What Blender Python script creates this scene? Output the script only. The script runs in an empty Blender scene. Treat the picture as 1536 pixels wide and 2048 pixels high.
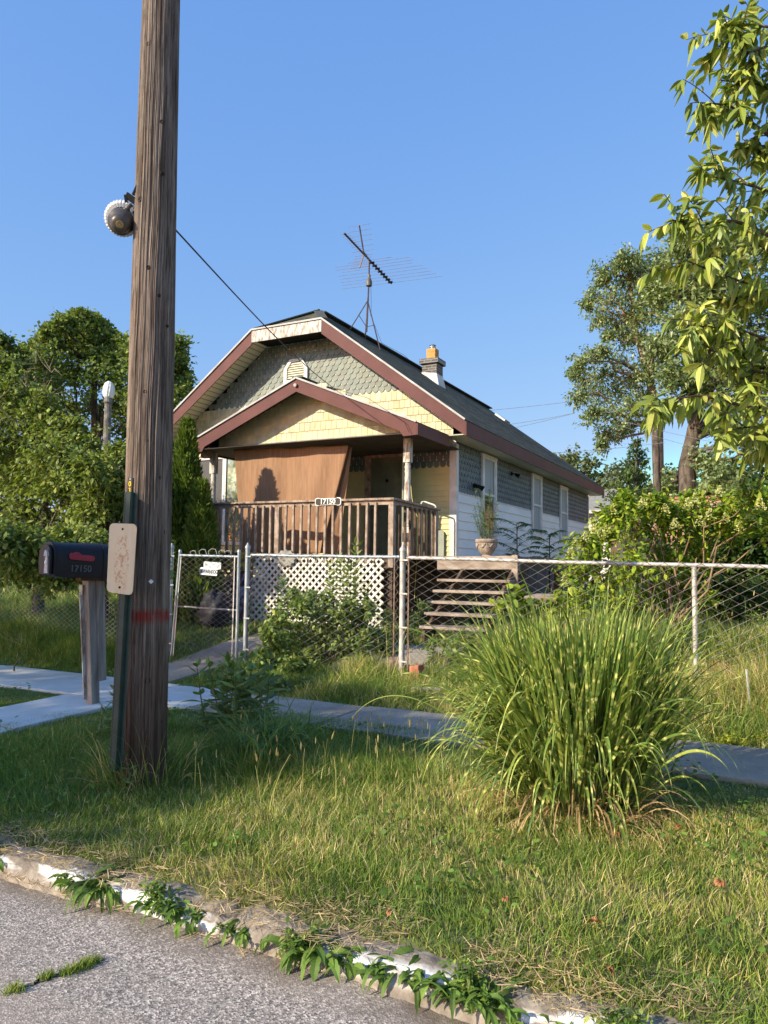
import bpy, math, random
import numpy as np
from mathutils import Vector, Matrix
rng = np.random.default_rng(7)
random.seed(7)
R = math.radians
sc = bpy.context.scene
COL = sc.collection

# ---------------------------------------------------------------- camera
F = 1490.0; YAW = R(27.4); PIT = math.atan(106 / 1490.0); ROLL = 0.012
CAM = Vector((0, 0, 1.6))
dv = Vector((-math.sin(YAW) * math.cos(PIT), math.cos(YAW) * math.cos(PIT), math.sin(PIT)))
r0 = Vector((math.cos(YAW), math.sin(YAW), 0)); u0 = r0.cross(dv)
rv = (r0 * math.cos(ROLL) + u0 * math.sin(ROLL)).normalized(); uv_ = rv.cross(dv)
cd = bpy.data.cameras.new("camera"); cam = bpy.data.objects.new("camera", cd); COL.objects.link(cam)
cam.matrix_world = Matrix(((rv.x, uv_.x, -dv.x, CAM.x), (rv.y, uv_.y, -dv.y, CAM.y), (rv.z, uv_.z, -dv.z, CAM.z), (0, 0, 0, 1)))
cd.sensor_fit = 'VERTICAL'; cd.sensor_height = 36; cd.lens = 36 * F / 2048; cd.clip_end = 3000; cd.clip_start = 0.05
sc.camera = cam

# ---------------------------------------------------------------- world, sun, exposure
SUN_EL = R(28.0); LX, LY = 0.515, 0.857            # horizontal direction the light travels in
w = bpy.data.worlds.new("World"); sc.world = w; w.use_nodes = True
nt = w.node_tree; nt.nodes.clear()
sky = nt.nodes.new("ShaderNodeTexSky"); sky.sky_type = 'NISHITA'; sky.sun_disc = False
sky.sun_elevation = SUN_EL; sky.sun_rotation = math.atan2(-LX, -LY)
sky.air_density = 1.5; sky.dust_density = 0.3; sky.ozone_density = 8
bg = nt.nodes.new("ShaderNodeBackground"); bg.inputs[1].default_value = 0.15
wo = nt.nodes.new("ShaderNodeOutputWorld")
# tuned sky: a gentler fall-off towards the horizon than the clear-air model gives
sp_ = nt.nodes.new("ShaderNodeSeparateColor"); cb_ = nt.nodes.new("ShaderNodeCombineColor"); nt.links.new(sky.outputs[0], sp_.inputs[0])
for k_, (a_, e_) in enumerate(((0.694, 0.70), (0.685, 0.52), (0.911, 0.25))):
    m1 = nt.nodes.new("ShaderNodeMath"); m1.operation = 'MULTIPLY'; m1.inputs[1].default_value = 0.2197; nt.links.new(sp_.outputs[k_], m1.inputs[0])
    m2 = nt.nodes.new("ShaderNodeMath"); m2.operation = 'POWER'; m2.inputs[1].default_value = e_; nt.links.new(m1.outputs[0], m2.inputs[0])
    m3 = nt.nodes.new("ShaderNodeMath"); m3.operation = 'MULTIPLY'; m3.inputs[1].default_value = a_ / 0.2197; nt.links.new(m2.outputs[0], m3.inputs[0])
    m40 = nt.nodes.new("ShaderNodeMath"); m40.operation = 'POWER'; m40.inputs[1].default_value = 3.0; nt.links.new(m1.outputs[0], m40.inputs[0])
    m4 = nt.nodes.new("ShaderNodeMath"); m4.operation = 'MULTIPLY'; m4.inputs[1].default_value = (1.7, 0.74, 0.42)[k_] / 0.2197; nt.links.new(m40.outputs[0], m4.inputs[0])  # sun side of the sky, out of view, boosted as added fill light
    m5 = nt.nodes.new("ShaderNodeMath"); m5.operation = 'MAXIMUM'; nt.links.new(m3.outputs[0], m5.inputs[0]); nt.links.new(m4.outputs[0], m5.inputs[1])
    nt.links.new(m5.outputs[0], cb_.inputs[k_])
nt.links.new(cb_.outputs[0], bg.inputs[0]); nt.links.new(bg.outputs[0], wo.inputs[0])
sl = bpy.data.lights.new("sun", 'SUN'); sl.energy = 5.0; sl.angle = R(0.53); sl.color = (1.0, 0.87, 0.66)
so = bpy.data.objects.new("sun", sl); COL.objects.link(so)
so.rotation_euler = Vector((LX * math.cos(SUN_EL), LY * math.cos(SUN_EL), -math.sin(SUN_EL))).to_track_quat('-Z', 'Y').to_euler()
so.location = (-20, -20, 20)
sc.view_settings.view_transform = 'Standard'; sc.view_settings.look = 'None'
sc.view_settings.exposure = 0.55; sc.view_settings.gamma = 1.0; sc.view_settings.use_curve_mapping = False
sc.cycles.max_bounces = 6; sc.cycles.transparent_max_bounces = 8; sc.cycles.diffuse_bounces = 3
sc.cycles.use_denoising = True

# ---------------------------------------------------------------- placing helpers
def ray(px, py):
    v = dv * F + rv * (px - 768) + uv_ * (1024 - py); return v.normalized()
def atY(px, py, y):
    v = ray(px, py); return CAM + v * (y / v.y)
def atX(px, py, x):
    v = ray(px, py); return CAM + v * (x / v.x)
def atZ(px, py, z):
    v = ray(px, py); return CAM + v * ((z - CAM.z) / v.z)
def atD(px, py, d):
    v = ray(px, py); return CAM + v * (d / math.hypot(v.x, v.y))

# ---------------------------------------------------------------- object helpers
def put(o, parent=None):
    COL.objects.link(o)
    if parent is not None: o.parent = parent
    return o
def tag(o, label=None, cat=None, group=None, kind=None):
    if label: o['label'] = label
    if cat: o['category'] = cat
    if group: o['group'] = group
    if kind: o['kind'] = kind
    return o
def thing(name, label, cat, loc=(0, 0, 0), group=None):
    o = bpy.data.objects.new(name, None); o.empty_display_size = 0.1; o.location = loc
    put(o); return tag(o, label, cat, group)
def origin(parent):
    v = Vector((0, 0, 0))
    while parent is not None:
        v += Vector(parent.location); parent = parent.parent
    return v

class MB:
    """collects primitives in world coordinates, builds ONE mesh object"""
    def __init__(s): s.v = []; s.f = []; s.uv = {}
    def add(s, vs, fs):
        b = len(s.v); s.v += [tuple(v) for v in vs]; s.f += [tuple(b + i for i in f) for f in fs]; return s
    def box(s, x0, x1, y0, y1, z0, z1):
        vs = [(x, y, z) for z in (z0, z1) for y in (y0, y1) for x in (x0, x1)]
        return s.add(vs, [(0, 2, 3, 1), (4, 5, 7, 6), (0, 1, 5, 4), (2, 6, 7, 3), (0, 4, 6, 2), (1, 3, 7, 5)])
    def hexa(s, b, t):
        """bottom quad b, top quad t (both counter-clockwise seen from above)"""
        return s.add(list(b) + list(t), [(3, 2, 1, 0), (4, 5, 6, 7), (0, 1, 5, 4), (1, 2, 6, 5), (2, 3, 7, 6), (3, 0, 4, 7)])
    def bar(s, a, b, w, h, up=(0, 0, 1)):
        a = Vector(a); b = Vector(b); d = (b - a).normalized(); up = Vector(up)
        if abs(d.dot(up)) > 0.98: up = Vector((0, 1, 0))
        x = d.cross(up).normalized(); y = x.cross(d).normalized()
        q = [(-1, -1), (1, -1), (1, 1), (-1, 1)]
        vs = [p + x * (i * w / 2) + y * (j * h / 2) for p in (a, b) for i, j in q]
        return s.add(vs, [(0, 1, 2, 3), (7, 6, 5, 4), (0, 4, 5, 1), (1, 5, 6, 2), (2, 6, 7, 3), (3, 7, 4, 0)])
    def tube(s, pts, r, n=8, cap=True):
        pts = [Vector(p) for p in pts]; m = len(pts)
        rr = r if isinstance(r, (list, tuple)) else [r] * m
        rings = []; px = None
        for i, p in enumerate(pts):
            d = (pts[min(i + 1, m - 1)] - pts[max(i - 1, 0)]).normalized()
            if px is None:
                px = d.cross(Vector((0, 0, 1)))
                if px.length < 0.05: px = d.cross(Vector((0, 1, 0)))
            px = (px - d * px.dot(d)).normalized(); py = d.cross(px)
            rings.append([p + (px * math.cos(2 * math.pi * k / n) + py * math.sin(2 * math.pi * k / n)) * rr[i] for k in range(n)])
        fs = [(i * n + k, i * n + (k + 1) % n, (i + 1) * n + (k + 1) % n, (i + 1) * n + k) for i in range(m - 1) for k in range(n)]
        if cap: fs += [tuple(range(n))[::-1], tuple(range((m - 1) * n, m * n))]
        return s.add([v for g in rings for v in g], fs)
    def lathe(s, c, prof, n=24, axis=(0, 0, 1), square=False):
        """prof: list of (distance along the axis, radius)"""
        c = Vector(c); a = Vector(axis).normalized()
        x = a.cross(Vector((0, 0, 1)))
        if x.length < 0.05: x = Vector((1, 0, 0))
        x.normalize(); y = a.cross(x)
        vs = [c + a * h + (x * math.cos(2 * math.pi * k / n) + y * math.sin(2 * math.pi * k / n)) * r for h, r in prof for k in range(n)]
        m = len(prof)
        fs = [(i * n + k, i * n + (k + 1) % n, (i + 1) * n + (k + 1) % n, (i + 1) * n + k) for i in range(m - 1) for k in range(n)]
        fs += [tuple(range(n))[::-1], tuple(range((m - 1) * n, m * n))]
        return s.add(vs, fs)
    def prism(s, poly, d):
        """polygon of 3-D points pushed along d"""
        d = Vector(d); p = [Vector(q) for q in poly]; n = len(p)
        fs = [tuple(range(n))[::-1], tuple(range(n, 2 * n))] + [(i, (i + 1) % n, n + (i + 1) % n, n + i) for i in range(n)]
        return s.add(p + [q + d for q in p], fs)
    def build(s, name, mat, parent=None, smooth=False, bevel=0):
        o0 = origin(parent)
        me = bpy.data.meshes.new(name)
        me.from_pydata([(v[0] - o0.x, v[1] - o0.y, v[2] - o0.z) for v in s.v], [], s.f)
        me.validate(); 
        if smooth:
            me.shade_smooth()
            try: me.set_sharp_from_angle(angle=R(40))
            except Exception: pass
        me.materials.append(mat)
        o = bpy.data.objects.new(name, me); put(o, parent)
        import bmesh
        bm = bmesh.new(); bm.from_mesh(me); bmesh.ops.recalc_face_normals(bm, faces=bm.faces); bm.to_mesh(me); bm.free()
        if bevel:
            m = o.modifiers.new("bevel", 'BEVEL'); m.width = bevel; m.segments = 2; m.limit_method = 'ANGLE'
        return o

class FM:
    """numpy quads, with one colour per leaf or blade, built as ONE mesh object"""
    def __init__(s): s.V = []; s.F = []; s.C = []; s.n = 0
    def add(s, V, Fc, C):
        s.V.append(V.astype(np.float32)); s.F.append((Fc + s.n).astype(np.int32)); s.C.append(C.astype(np.float32)); s.n += len(V)
    def blades(s, P, D, S, L, W, prof, B=None, C=None, cup=0.0):
        n = len(P); rows = len(prof); t = np.linspace(0, 1, rows)[None, :, None]
        L = np.broadcast_to(L, (n,))[:, None, None]; W = np.broadcast_to(W, (n,))[:, None, None]
        cen = P[:, None, :] + D[:, None, :] * L * t
        if B is not None: cen = cen + B[:, None, :] * L * t * t
        pr = np.asarray(prof)[None, :, None] * 0.5
        off = S[:, None, :] * W * pr
        if cup:
            N = np.cross(D, S)[:, None, :] * W * pr * cup
            V = np.stack([cen - off + N, cen - N * 0.3, cen + off + N], axis=2); c = 3
        else:
            V = np.stack([cen - off, cen + off], axis=2); c = 2
        idx = np.arange(n * rows * c).reshape(n, rows, c)
        q = np.stack([idx[:, :-1, :-1], idx[:, :-1, 1:], idx[:, 1:, 1:], idx[:, 1:, :-1]], axis=-1).reshape(-1, 4)
        s.add(V.reshape(-1, 3), q, np.repeat(C, rows * c, axis=0))
    def tube(s, pts, rad, col, n=5):
        pts = np.asarray(pts, float); m = len(pts); rad = np.broadcast_to(rad, (m,))
        d = np.gradient(pts, axis=0); d /= np.linalg.norm(d, axis=1)[:, None] + 1e-9
        ref = np.array([0.3, 0.2, 1.0]) if abs(d[0][2]) < 0.9 else np.array([1.0, 0.2, 0])
        x = np.cross(d, ref); x /= np.linalg.norm(x, axis=1)[:, None] + 1e-9; y = np.cross(d, x)
        a = np.arange(n) * 2 * np.pi / n
        V = pts[:, None, :] + (x[:, None, :] * np.cos(a)[None, :, None] + y[:, None, :] * np.sin(a)[None, :, None]) * rad[:, None, None]
        i = np.arange(m * n).reshape(m, n); j = np.roll(i, -1, axis=1)
        q = np.stack([i[:-1], j[:-1], j[1:], i[1:]], axis=-1).reshape(-1, 4)
        s.add(V.reshape(-1, 3), q, np.tile(np.asarray(col, float)[None, :], (m * n, 1)))
    def build(s, name, mat, parent=None, smooth=False):
        V = np.concatenate(s.V) - np.array(origin(parent), dtype=np.float32)
        Fc = np.concatenate(s.F); C = np.concatenate(s.C)
        me = bpy.data.meshes.new(name)
        me.vertices.add(len(V)); me.vertices.foreach_set("co", V.astype(np.float32).ravel())
        me.loops.add(Fc.size); me.loops.foreach_set("vertex_index", Fc.ravel())
        me.polygons.add(len(Fc)); me.polygons.foreach_set("loop_start", np.arange(0, Fc.size, 4, dtype=np.int32))
        me.update(calc_edges=True)
        me.shade_smooth() if smooth else me.shade_flat()
        ca = me.color_attributes.new("Col", 'FLOAT_COLOR', 'POINT')
        ca.data.foreach_set("color", np.concatenate([C, np.ones((len(C), 1), np.float32)], axis=1).astype(np.float32).ravel())
        me.materials.append(mat)
        o = bpy.data.objects.new(name, me); put(o, parent); return o

def unit(a): return a / (np.linalg.norm(a, axis=-1, keepdims=True) + 1e-9)
def pick(cols, n, jit=0.15):
    """random colours from a list, jittered in brightness"""
    cols = np.asarray(cols, float); c = cols[rng.integers(0, len(cols), n)]
    return np.clip(c * (1 + rng.normal(0, jit, (n, 1))), 0.002, 1)

# ---------------------------------------------------------------- materials
def nodes(name):
    m = bpy.data.materials.new(name); m.use_nodes = True; t = m.node_tree
    return m, t, t.nodes["Principled BSDF"]
def N(t, typ, **k):
    n = t.nodes.new(typ)
    for a, b in k.items(): setattr(n, a, b)
    return n
def ramp(t, fac, stops):
    r = N(t, "ShaderNodeValToRGB"); e = r.color_ramp.elements
    while len(e) < len(stops): e.new(0.5)
    for i, (p, c) in enumerate(stops):
        e[i].position = p; e[i].color = (*c, 1) if len(c) == 3 else c
    t.links.new(fac, r.inputs[0]); return r.outputs[0]
def noise(t, scale=5, detail=4, vec=(1, 1, 1), rough=0.55, src='Object', dist=0.0):
    tc = N(t, "ShaderNodeTexCoord"); mp = N(t, "ShaderNodeMapping"); mp.inputs['Scale'].default_value = vec
    t.links.new(tc.outputs[src], mp.inputs[0])
    n = N(t, "ShaderNodeTexNoise"); n.inputs['Scale'].default_value = scale; n.inputs['Detail'].default_value = detail
    n.inputs['Roughness'].default_value = rough; n.inputs['Distortion'].default_value = dist
    t.links.new(mp.outputs[0], n.inputs['Vector']); return n.outputs['Fac']
def bump(t, bs, h, strength=0.4, dist=0.01):
    b = N(t, "ShaderNodeBump"); b.inputs['Strength'].default_value = strength; b.inputs['Distance'].default_value = dist
    t.links.new(h, b.inputs['Height']); t.links.new(b.outputs[0], bs.inputs['Normal']); return b
def mixc(t, fac, a, b, typ='MIX'):
    m = N(t, "ShaderNodeMix", data_type='RGBA', blend_type=typ)
    for i, x in ((0, fac), (6, a), (7, b)):
        if hasattr(x, 'is_linked') or hasattr(x, 'links'): t.links.new(x, m.inputs[i])
        else: m.inputs[i].default_value = x if i == 0 else ((*x, 1) if len(x) == 3 else x)
    return m.outputs[2]
def M(name, c1, c2=None, rough=0.7, scale=6, vec=(1, 1, 1), bmp=0.0, bd=0.004, spec=0.3, metal=0.0, detail=5, lo=0.35, hi=0.65):
    m, t, b = nodes(name)
    c2 = c2 or tuple(x * 0.75 for x in c1)
    f = noise(t, scale, detail, vec)
    t.links.new(ramp(t, f, [(lo, c2), (hi, c1)]), b.inputs['Base Color'])
    b.inputs['Roughness'].default_value = rough; b.inputs['Specular IOR Level'].default_value = spec; b.inputs['Metallic'].default_value = metal
    if bmp: bump(t, b, noise(t, scale * 4, 4, vec), bmp, bd)
    return m
def leafmat(name, trans=0.35, rough=0.55, spec=0.25, tint=(1.0, 1.1, 0.5), gain=1.6):
    m, t, b = nodes(name)
    a_ = N(t, "ShaderNodeVertexColor", layer_name="Col")
    class A: outputs = [mixc(t, 1.0, a_.outputs[0], (gain * 1.05, gain, gain * 0.95), 'MULTIPLY')]
    a = A
    t.links.new(a.outputs[0], b.inputs['Base Color']); b.inputs['Roughness'].default_value = rough
    b.inputs['Specular IOR Level'].default_value = spec
    tr = N(t, "ShaderNodeBsdfTranslucent"); t.links.new(mixc(t, 1.0, a.outputs[0], tint, 'MULTIPLY'), tr.inputs[0])
    mx = N(t, "ShaderNodeMixShader"); mx.inputs[0].default_value = trans
    out = t.nodes["Material Output"]
    t.links.new(b.outputs[0], mx.inputs[1]); t.links.new(tr.outputs[0], mx.inputs[2]); t.links.new(mx.outputs[0], out.inputs[0])
    return m
def glassmat(name, col, rough=0.06):
    m, t, b = nodes(name); b.inputs['Base Color'].default_value = (*col, 1); b.inputs['Roughness'].default_value = rough
    b.inputs['Specular IOR Level'].default_value = 0.8; return m

m_leaf = leafmat("leaf"); m_grass = leafmat("grass_blade", 0.3, 0.6, 0.2, gain=1.8); m_petal = leafmat("petal", 0.3, gain=1.0); m_zebra = leafmat("striped_blade", 0.3, 0.45, 0.35, gain=1.5)
m_bark = M("bark", (0.16, 0.125, 0.095), (0.05, 0.04, 0.03), 0.9, 9, (1, 1, 0.25), 0.8, 0.02)
m_galv = M("galvanised_steel", (0.42, 0.47, 0.49), (0.25, 0.29, 0.31), 0.5, 14, (1, 1, 0.5), 0.1, 0.002, 0.5, 0.55)
m_galvpale = M("pale_galvanised_steel", (0.6, 0.58, 0.54), (0.36, 0.34, 0.31), 0.55, 18, (1, 1, 0.5), 0.1, 0.002, 0.5, 0.3)
m_wire = M("fence_wire", (0.26, 0.25, 0.235), (0.12, 0.105, 0.09), 0.6, 9, (1, 1, 1), 0, 0, 0.4, 0.0)
m_rust = M("rusty_steel", (0.26, 0.17, 0.12), (0.1, 0.06, 0.045), 0.8, 20)
m_brown = M("brown_fascia", (0.13, 0.045, 0.038), (0.10, 0.034, 0.028), 0.65, 2.5, (1, 1, 1), 0.05)
m_white = M("white_trim", (0.72, 0.71, 0.66), (0.55, 0.54, 0.49), 0.55, 4, (1, 1, 1), 0.1)
m_peel = M("peeling_white_paint", (0.62, 0.58, 0.5), (0.27, 0.21, 0.16), 0.8, 16, (1, 1, 0.35), 0.5, 0.003, lo=0.38, hi=0.55)
m_cream = M("cream_soffit", (0.66, 0.62, 0.48), (0.56, 0.52, 0.39), 0.6, 3)
m_dwood = M("weathered_deck_wood", (0.33, 0.24, 0.17), (0.14, 0.095, 0.065), 0.85, 14, (1, 1, 1), 0.5, 0.003)
m_rail = M("weathered_rail_wood", (0.40, 0.32, 0.25), (0.15, 0.095, 0.065), 0.85, 22, (0.5, 1, 0.3), 0.5, 0.003, lo=0.3, hi=0.6)
m_tread = M("grey_brown_tread", (0.42, 0.35, 0.28), (0.22, 0.165, 0.125), 0.85, 12, (0.3, 1, 1), 0.5, 0.003)
m_dark = M("dark_interior", (0.012, 0.011, 0.01), (0.006, 0.006, 0.006), 0.9)
m_black = M("black_plastic", (0.010, 0.011, 0.015), (0.007, 0.008, 0.011), 0.45, 30, (1, 1, 1), 0.06, 0.001, 0.28)
m_concrete = M("concrete", (0.44, 0.42, 0.39), (0.3, 0.285, 0.26), 0.9, 3.5, (1, 1, 1), 0.6, 0.006, detail=8)
# ================================================================ THE SETTING
def sstep(a, b, x):
    t = np.clip((x - a) / (b - a), 0, 1); return t * t * (3 - 2 * t)
def g(x, y):
    """height of the ground"""
    x = np.asarray(x, float); y = np.asarray(y, float)
    z = -0.03 + 0.145 * sstep(2.6, 2.85, y) + 0.06 * sstep(2.9, 5.6, y) + 0.10 * sstep(6.7, 7.9, y) + 0.26 * sstep(7.9, 9.4, y) + 0.08 * sstep(9.4, 11, y)
    z = z + 0.10 * sstep(-3.2, -1.0, x) * sstep(6.7, 7.9, y) - 0.08 * sstep(-3.2, -1.0, x) * sstep(8.5, 10, y)
    z = z + 0.22 * (1 - sstep(-10.5, -8.2, x)) * sstep(6.8, 8.0, y) * (1 - sstep(9.0, 11.0, y))
    z = z + 0.05 * sstep(-5.3, -5.0, -y) * 0 + 0.15 * (1 - sstep(-6.0, -5.5, y))
    return z
def gz(x, y): return float(g(x, y))

# ground sheet, fine near the camera and stretched out to the horizon
m_soil, t, b = nodes("soil_and_thatch")
f1 = noise(t, 1.2, 6); f2 = noise(t, 26, 6)
c = ramp(t, f2, [(0.3, (0.06, 0.055, 0.025)), (0.5, (0.13, 0.12, 0.055)), (0.7, (0.24, 0.2, 0.11))])
c = mixc(t, ramp(t, f1, [(0.45, (0, 0, 0)), (0.6, (1, 1, 1))]), c, (0.09, 0.11, 0.035))
t.links.new(c, b.inputs['Base Color']); b.inputs['Roughness'].default_value = 0.95; bump(t, b, f2, 0.8, 0.02)
def axis(a, b, near, step, far):
    p = list(np.arange(a, b + 1e-6, step)); s = step; q = b
    while q < far: s *= 1.35; q += s; p.append(q)
    s = step; q = a
    while q > -near: s *= 1.35; q -= s; p.insert(0, q)
    return np.array(p)
gx = axis(-16, 4, 900, 0.2, 900); gy = axis(2.4, 14, 700, 0.08, 1500)
GX, GY = np.meshgrid(gx, gy); GZ = g(GX, GY) + rng.normal(0, 0.004, GX.shape) * (GY > 2.85) * (GY < 30)
i = np.arange(GX.size).reshape(GX.shape)
fm = FM(); fm.add(np.stack([GX, GY, GZ], -1).reshape(-1, 3), np.stack([i[:-1, :-1], i[:-1, 1:], i[1:, 1:], i[1:, :-1]], -1).reshape(-1, 4), np.zeros((GX.size, 3)))
tag(fm.build("ground", m_soil, None, True), kind='structure')

# road of worn chip asphalt
m_road, t, b = nodes("worn_chip_asphalt")
tc = N(t, "ShaderNodeTexCoord"); vo = N(t, "ShaderNodeTexVoronoi"); vo.inputs['Scale'].default_value = 140
t.links.new(tc.outputs['Object'], vo.inputs['Vector'])
vd = N(t, "ShaderNodeTexVoronoi"); vd.inputs['Scale'].default_value = 62; t.links.new(tc.outputs['Object'], vd.inputs['Vector'])
sep = N(t, "ShaderNodeSeparateColor"); t.links.new(vo.outputs['Color'], sep.inputs[0])
chips = ramp(t, sep.outputs[0], [(0.0, (0.09, 0.08, 0.07)), (0.3, (0.2, 0.175, 0.155)), (0.75, (0.36, 0.31, 0.265)), (0.97, (0.62, 0.55, 0.47))])
sep2 = N(t, "ShaderNodeSeparateColor"); t.links.new(vd.outputs['Color'], sep2.inputs[0])
big = ramp(t, sep2.outputs[1], [(0.86, (0, 0, 0)), (0.9, (1, 1, 1))]); near = ramp(t, vd.outputs['Distance'], [(0.3, (1, 1, 1)), (0.42, (0, 0, 0))])
c = mixc(t, mixc(t, 1.0, big, near, 'MULTIPLY'), chips, (0.36, 0.32, 0.29))
dirt = ramp(t, noise(t, 0.9, 6, (0.6, 2.2, 1)), [(0.42, (0, 0, 0)), (0.72, (0.8, 0.8, 0.8))])
c = mixc(t, dirt, c, (0.34, 0.28, 0.225))
sxr = N(t, "ShaderNodeSeparateXYZ"); t.links.new(tc.outputs['Object'], sxr.inputs[0]); mrr = N(t, "ShaderNodeMapRange"); mrr.inputs[1].default_value = 2.36; mrr.inputs[2].default_value = 2.54; t.links.new(sxr.outputs[1], mrr.inputs[0])
gut = mixc(t, 1.0, mrr.outputs[0], ramp(t, noise(t, 3.2, 7, (1, 1.6, 1)), [(0.38, (0.1, 0.1, 0.1)), (0.6, (0.85, 0.85, 0.85))]), 'MULTIPLY'); c = mixc(t, gut, c, (0.13, 0.10, 0.075))
crk = N(t, "ShaderNodeTexVoronoi", feature='DISTANCE_TO_EDGE'); crk.inputs['Scale'].default_value = 0.9; wn_ = N(t, "ShaderNodeMix", data_type='VECTOR'); nz2 = N(t, "ShaderNodeTexNoise"); nz2.inputs['Scale'].default_value = 3; t.links.new(tc.outputs['Object'], nz2.inputs['Vector']); wn_.inputs[0].default_value = 0.12; t.links.new(tc.outputs['Object'], wn_.inputs[4]); t.links.new(nz2.outputs['Color'], wn_.inputs[5]); t.links.new(wn_.outputs[1], crk.inputs['Vector'])
c = mixc(t, ramp(t, crk.outputs['Distance'], [(0.0, (0.3, 0.3, 0.3)), (0.004, (0, 0, 0))]), c, (0.05, 0.042, 0.035))
t.links.new(c, b.inputs['Base Color']); b.inputs['Roughness'].default_value = 0.85
bump(t, b, vo.outputs['Distance'], 0.5, 0.004)
xs = np.arange(-60, 60.1, 0.5); ys = np.concatenate([np.arange(-5.5, 1.0, 0.5), np.arange(1.0, 2.71, 0.06)])
X, Y = np.meshgrid(xs, ys); i = np.arange(X.size).reshape(X.shape)
Z = 0.0 + 0.012 * np.sin(X * 0.9) * 0 + 0.03 * sstep(2.25, 2.6, Y) * (0.5 + 0.5 * np.sin(X * 2.3 + np.sin(X * 5)))
fm = FM(); fm.add(np.stack([X, Y, Z], -1).reshape(-1, 3), np.stack([i[:-1, :-1], i[:-1, 1:], i[1:, 1:], i[1:, :-1]], -1).reshape(-1, 4), np.zeros((X.size, 3)))
tag(fm.build("road", m_road, None, True), kind='structure')

# chipped kerb with worn white paint on its nose
m_kerb, t, b = nodes("chipped_kerb")
f = noise(t, 14, 8); geo = N(t, "ShaderNodeTexCoord"); sx = N(t, "ShaderNodeSeparateXYZ"); t.links.new(geo.outputs['Object'], sx.inputs[0])
base = ramp(t, f, [(0.3, (0.13, 0.105, 0.08)), (0.5, (0.25, 0.21, 0.165)), (0.75, (0.4, 0.35, 0.29))])
band = ramp(t, sx.outputs[1], [(0.0, (1, 1, 1)), (1.0, (1, 1, 1))])
mr = N(t, "ShaderNodeMapRange"); mr.inputs[1].default_value = 2.575; mr.inputs[2].default_value = 2.74; t.links.new(sx.outputs[1], mr.inputs[0])
band = ramp(t, mr.outputs[0], [(0.0, (0, 0, 0)), (0.15, (1, 1, 1)), (0.45, (1, 1, 1)), (0.7, (0, 0, 0))])
pat = ramp(t, noise(t, 5, 8, (0.5, 2, 2)), [(0.44, (0, 0, 0)), (0.52, (1, 1, 1))])
t.links.new(mixc(t, mixc(t, 1.0, band, pat, 'MULTIPLY'), base, (0.7, 0.69, 0.65)), b.inputs['Base Color'])
b.inputs['Roughness'].default_value = 0.9; bump(t, b, f, 1.0, 0.015)
xs = np.arange(-30, 12.01, 0.025); prof = [(2.56, -0.03), (2.575, 0.02), (2.60, 0.055), (2.635, 0.082), (2.68, 0.092), (2.74, 0.095), (2.80, 0.088), (2.88, 0.078)]
n = len(prof); K = np.zeros((len(xs), n, 3)); nz = np.convolve(rng.normal(0, 1, len(xs) + 20), np.ones(21) / 21 ** 0.5 / 1, 'valid')[:len(xs)]
for j, (yy, zz) in enumerate(prof):
    nn = np.convolve(rng.normal(0, 1, len(xs) + 6), np.ones(7) / 7, 'valid')[:len(xs)]
    K[:, j, 0] = xs; K[:, j, 1] = yy + nn * 0.022 + nz * 0.008; K[:, j, 2] = zz + nn * 0.016 * (j > 1) - 0.028 * np.clip(nz, 0.3, 2) * (j > 1) + 0.008
i = np.arange(len(xs) * n).reshape(len(xs), n)
fm = FM(); fm.add(K.reshape(-1, 3), np.stack([i[:-1, :-1], i[1:, :-1], i[1:, 1:], i[:-1, 1:]], -1).reshape(-1, 4), np.zeros((K.size // 3, 3)))
tag(fm.build("kerb_strip", m_kerb, None, True), kind='structure')

# pavement slabs, the carriage walk on the left and the garden path
m_slab, t, b = nodes("pavement_concrete")
f = noise(t, 2.2, 8); f2 = noise(t, 45, 6)
sx = N(t, "ShaderNodeSeparateXYZ"); tc = N(t, "ShaderNodeTexCoord"); t.links.new(tc.outputs['Object'], sx.inputs[0])
c = ramp(t, f, [(0.3, (0.25, 0.21, 0.165)), (0.7, (0.40, 0.34, 0.275))])
c = mixc(t, ramp(t, f2, [(0.45, (0.0, 0.0, 0.0)), (0.75, (0.5, 0.5, 0.5))]), c, (0.15, 0.14, 0.125))
t.links.new(c, b.inputs['Base Color']); b.inputs['Roughness'].default_value = 0.9; bump(t, b, f2, 0.5, 0.004)
m_newslab = M("newer_pavement_concrete", (0.62, 0.61, 0.57), (0.5, 0.49, 0.455), 0.85, 3, (1, 1, 1), 0.3, 0.003, detail=7)
def slabs(name, mat, x0, x1, y0, y1, step, alongx=True, lift=0.035, tilt=0.006):
    mb = MB(); p = x0 if alongx else y0; e = x1 if alongx else y1
    while p < e - 0.05:
        q = min(p + step, e); a, c_ = (p + 0.006, q - 0.006)
        X0, X1, Y0, Y1 = (a, c_, y0, y1) if alongx else (x0, x1, a, c_)
        tt = [random.uniform(-tilt, tilt) for _ in range(4)]
        co = [(X0, Y0), (X1, Y0), (X1, Y1), (X0, Y1)]
        mb.hexa([(u, v, gz(u, v) - 0.06) for u, v in co], [(u, v, gz(u, v) + lift + tt[k]) for k, (u, v) in enumerate(co)]); p = q
    return tag(mb.build(name, mat, None, bevel=0.008), kind='structure')
slabs("pavement", m_newslab, -24, -5.03, 5.6, 6.6, 1.5)
o = slabs("pavement", m_slab, -5.02, 9, 5.6, 6.58, 1.46, tilt=0.012)
slabs("carriage_path", m_newslab, -6.62, -5.72, 2.98, 5.6, 1.3, False)
slabs("garden_path", m_slab, -7.1, -6.28, 6.6, 9.9, 1.1, False, 0.03)
slabs("garden_path", m_slab, -4.9, -3.5, 8.1, 9.1, 0.95, False, 0.05, 0.015)
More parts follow.
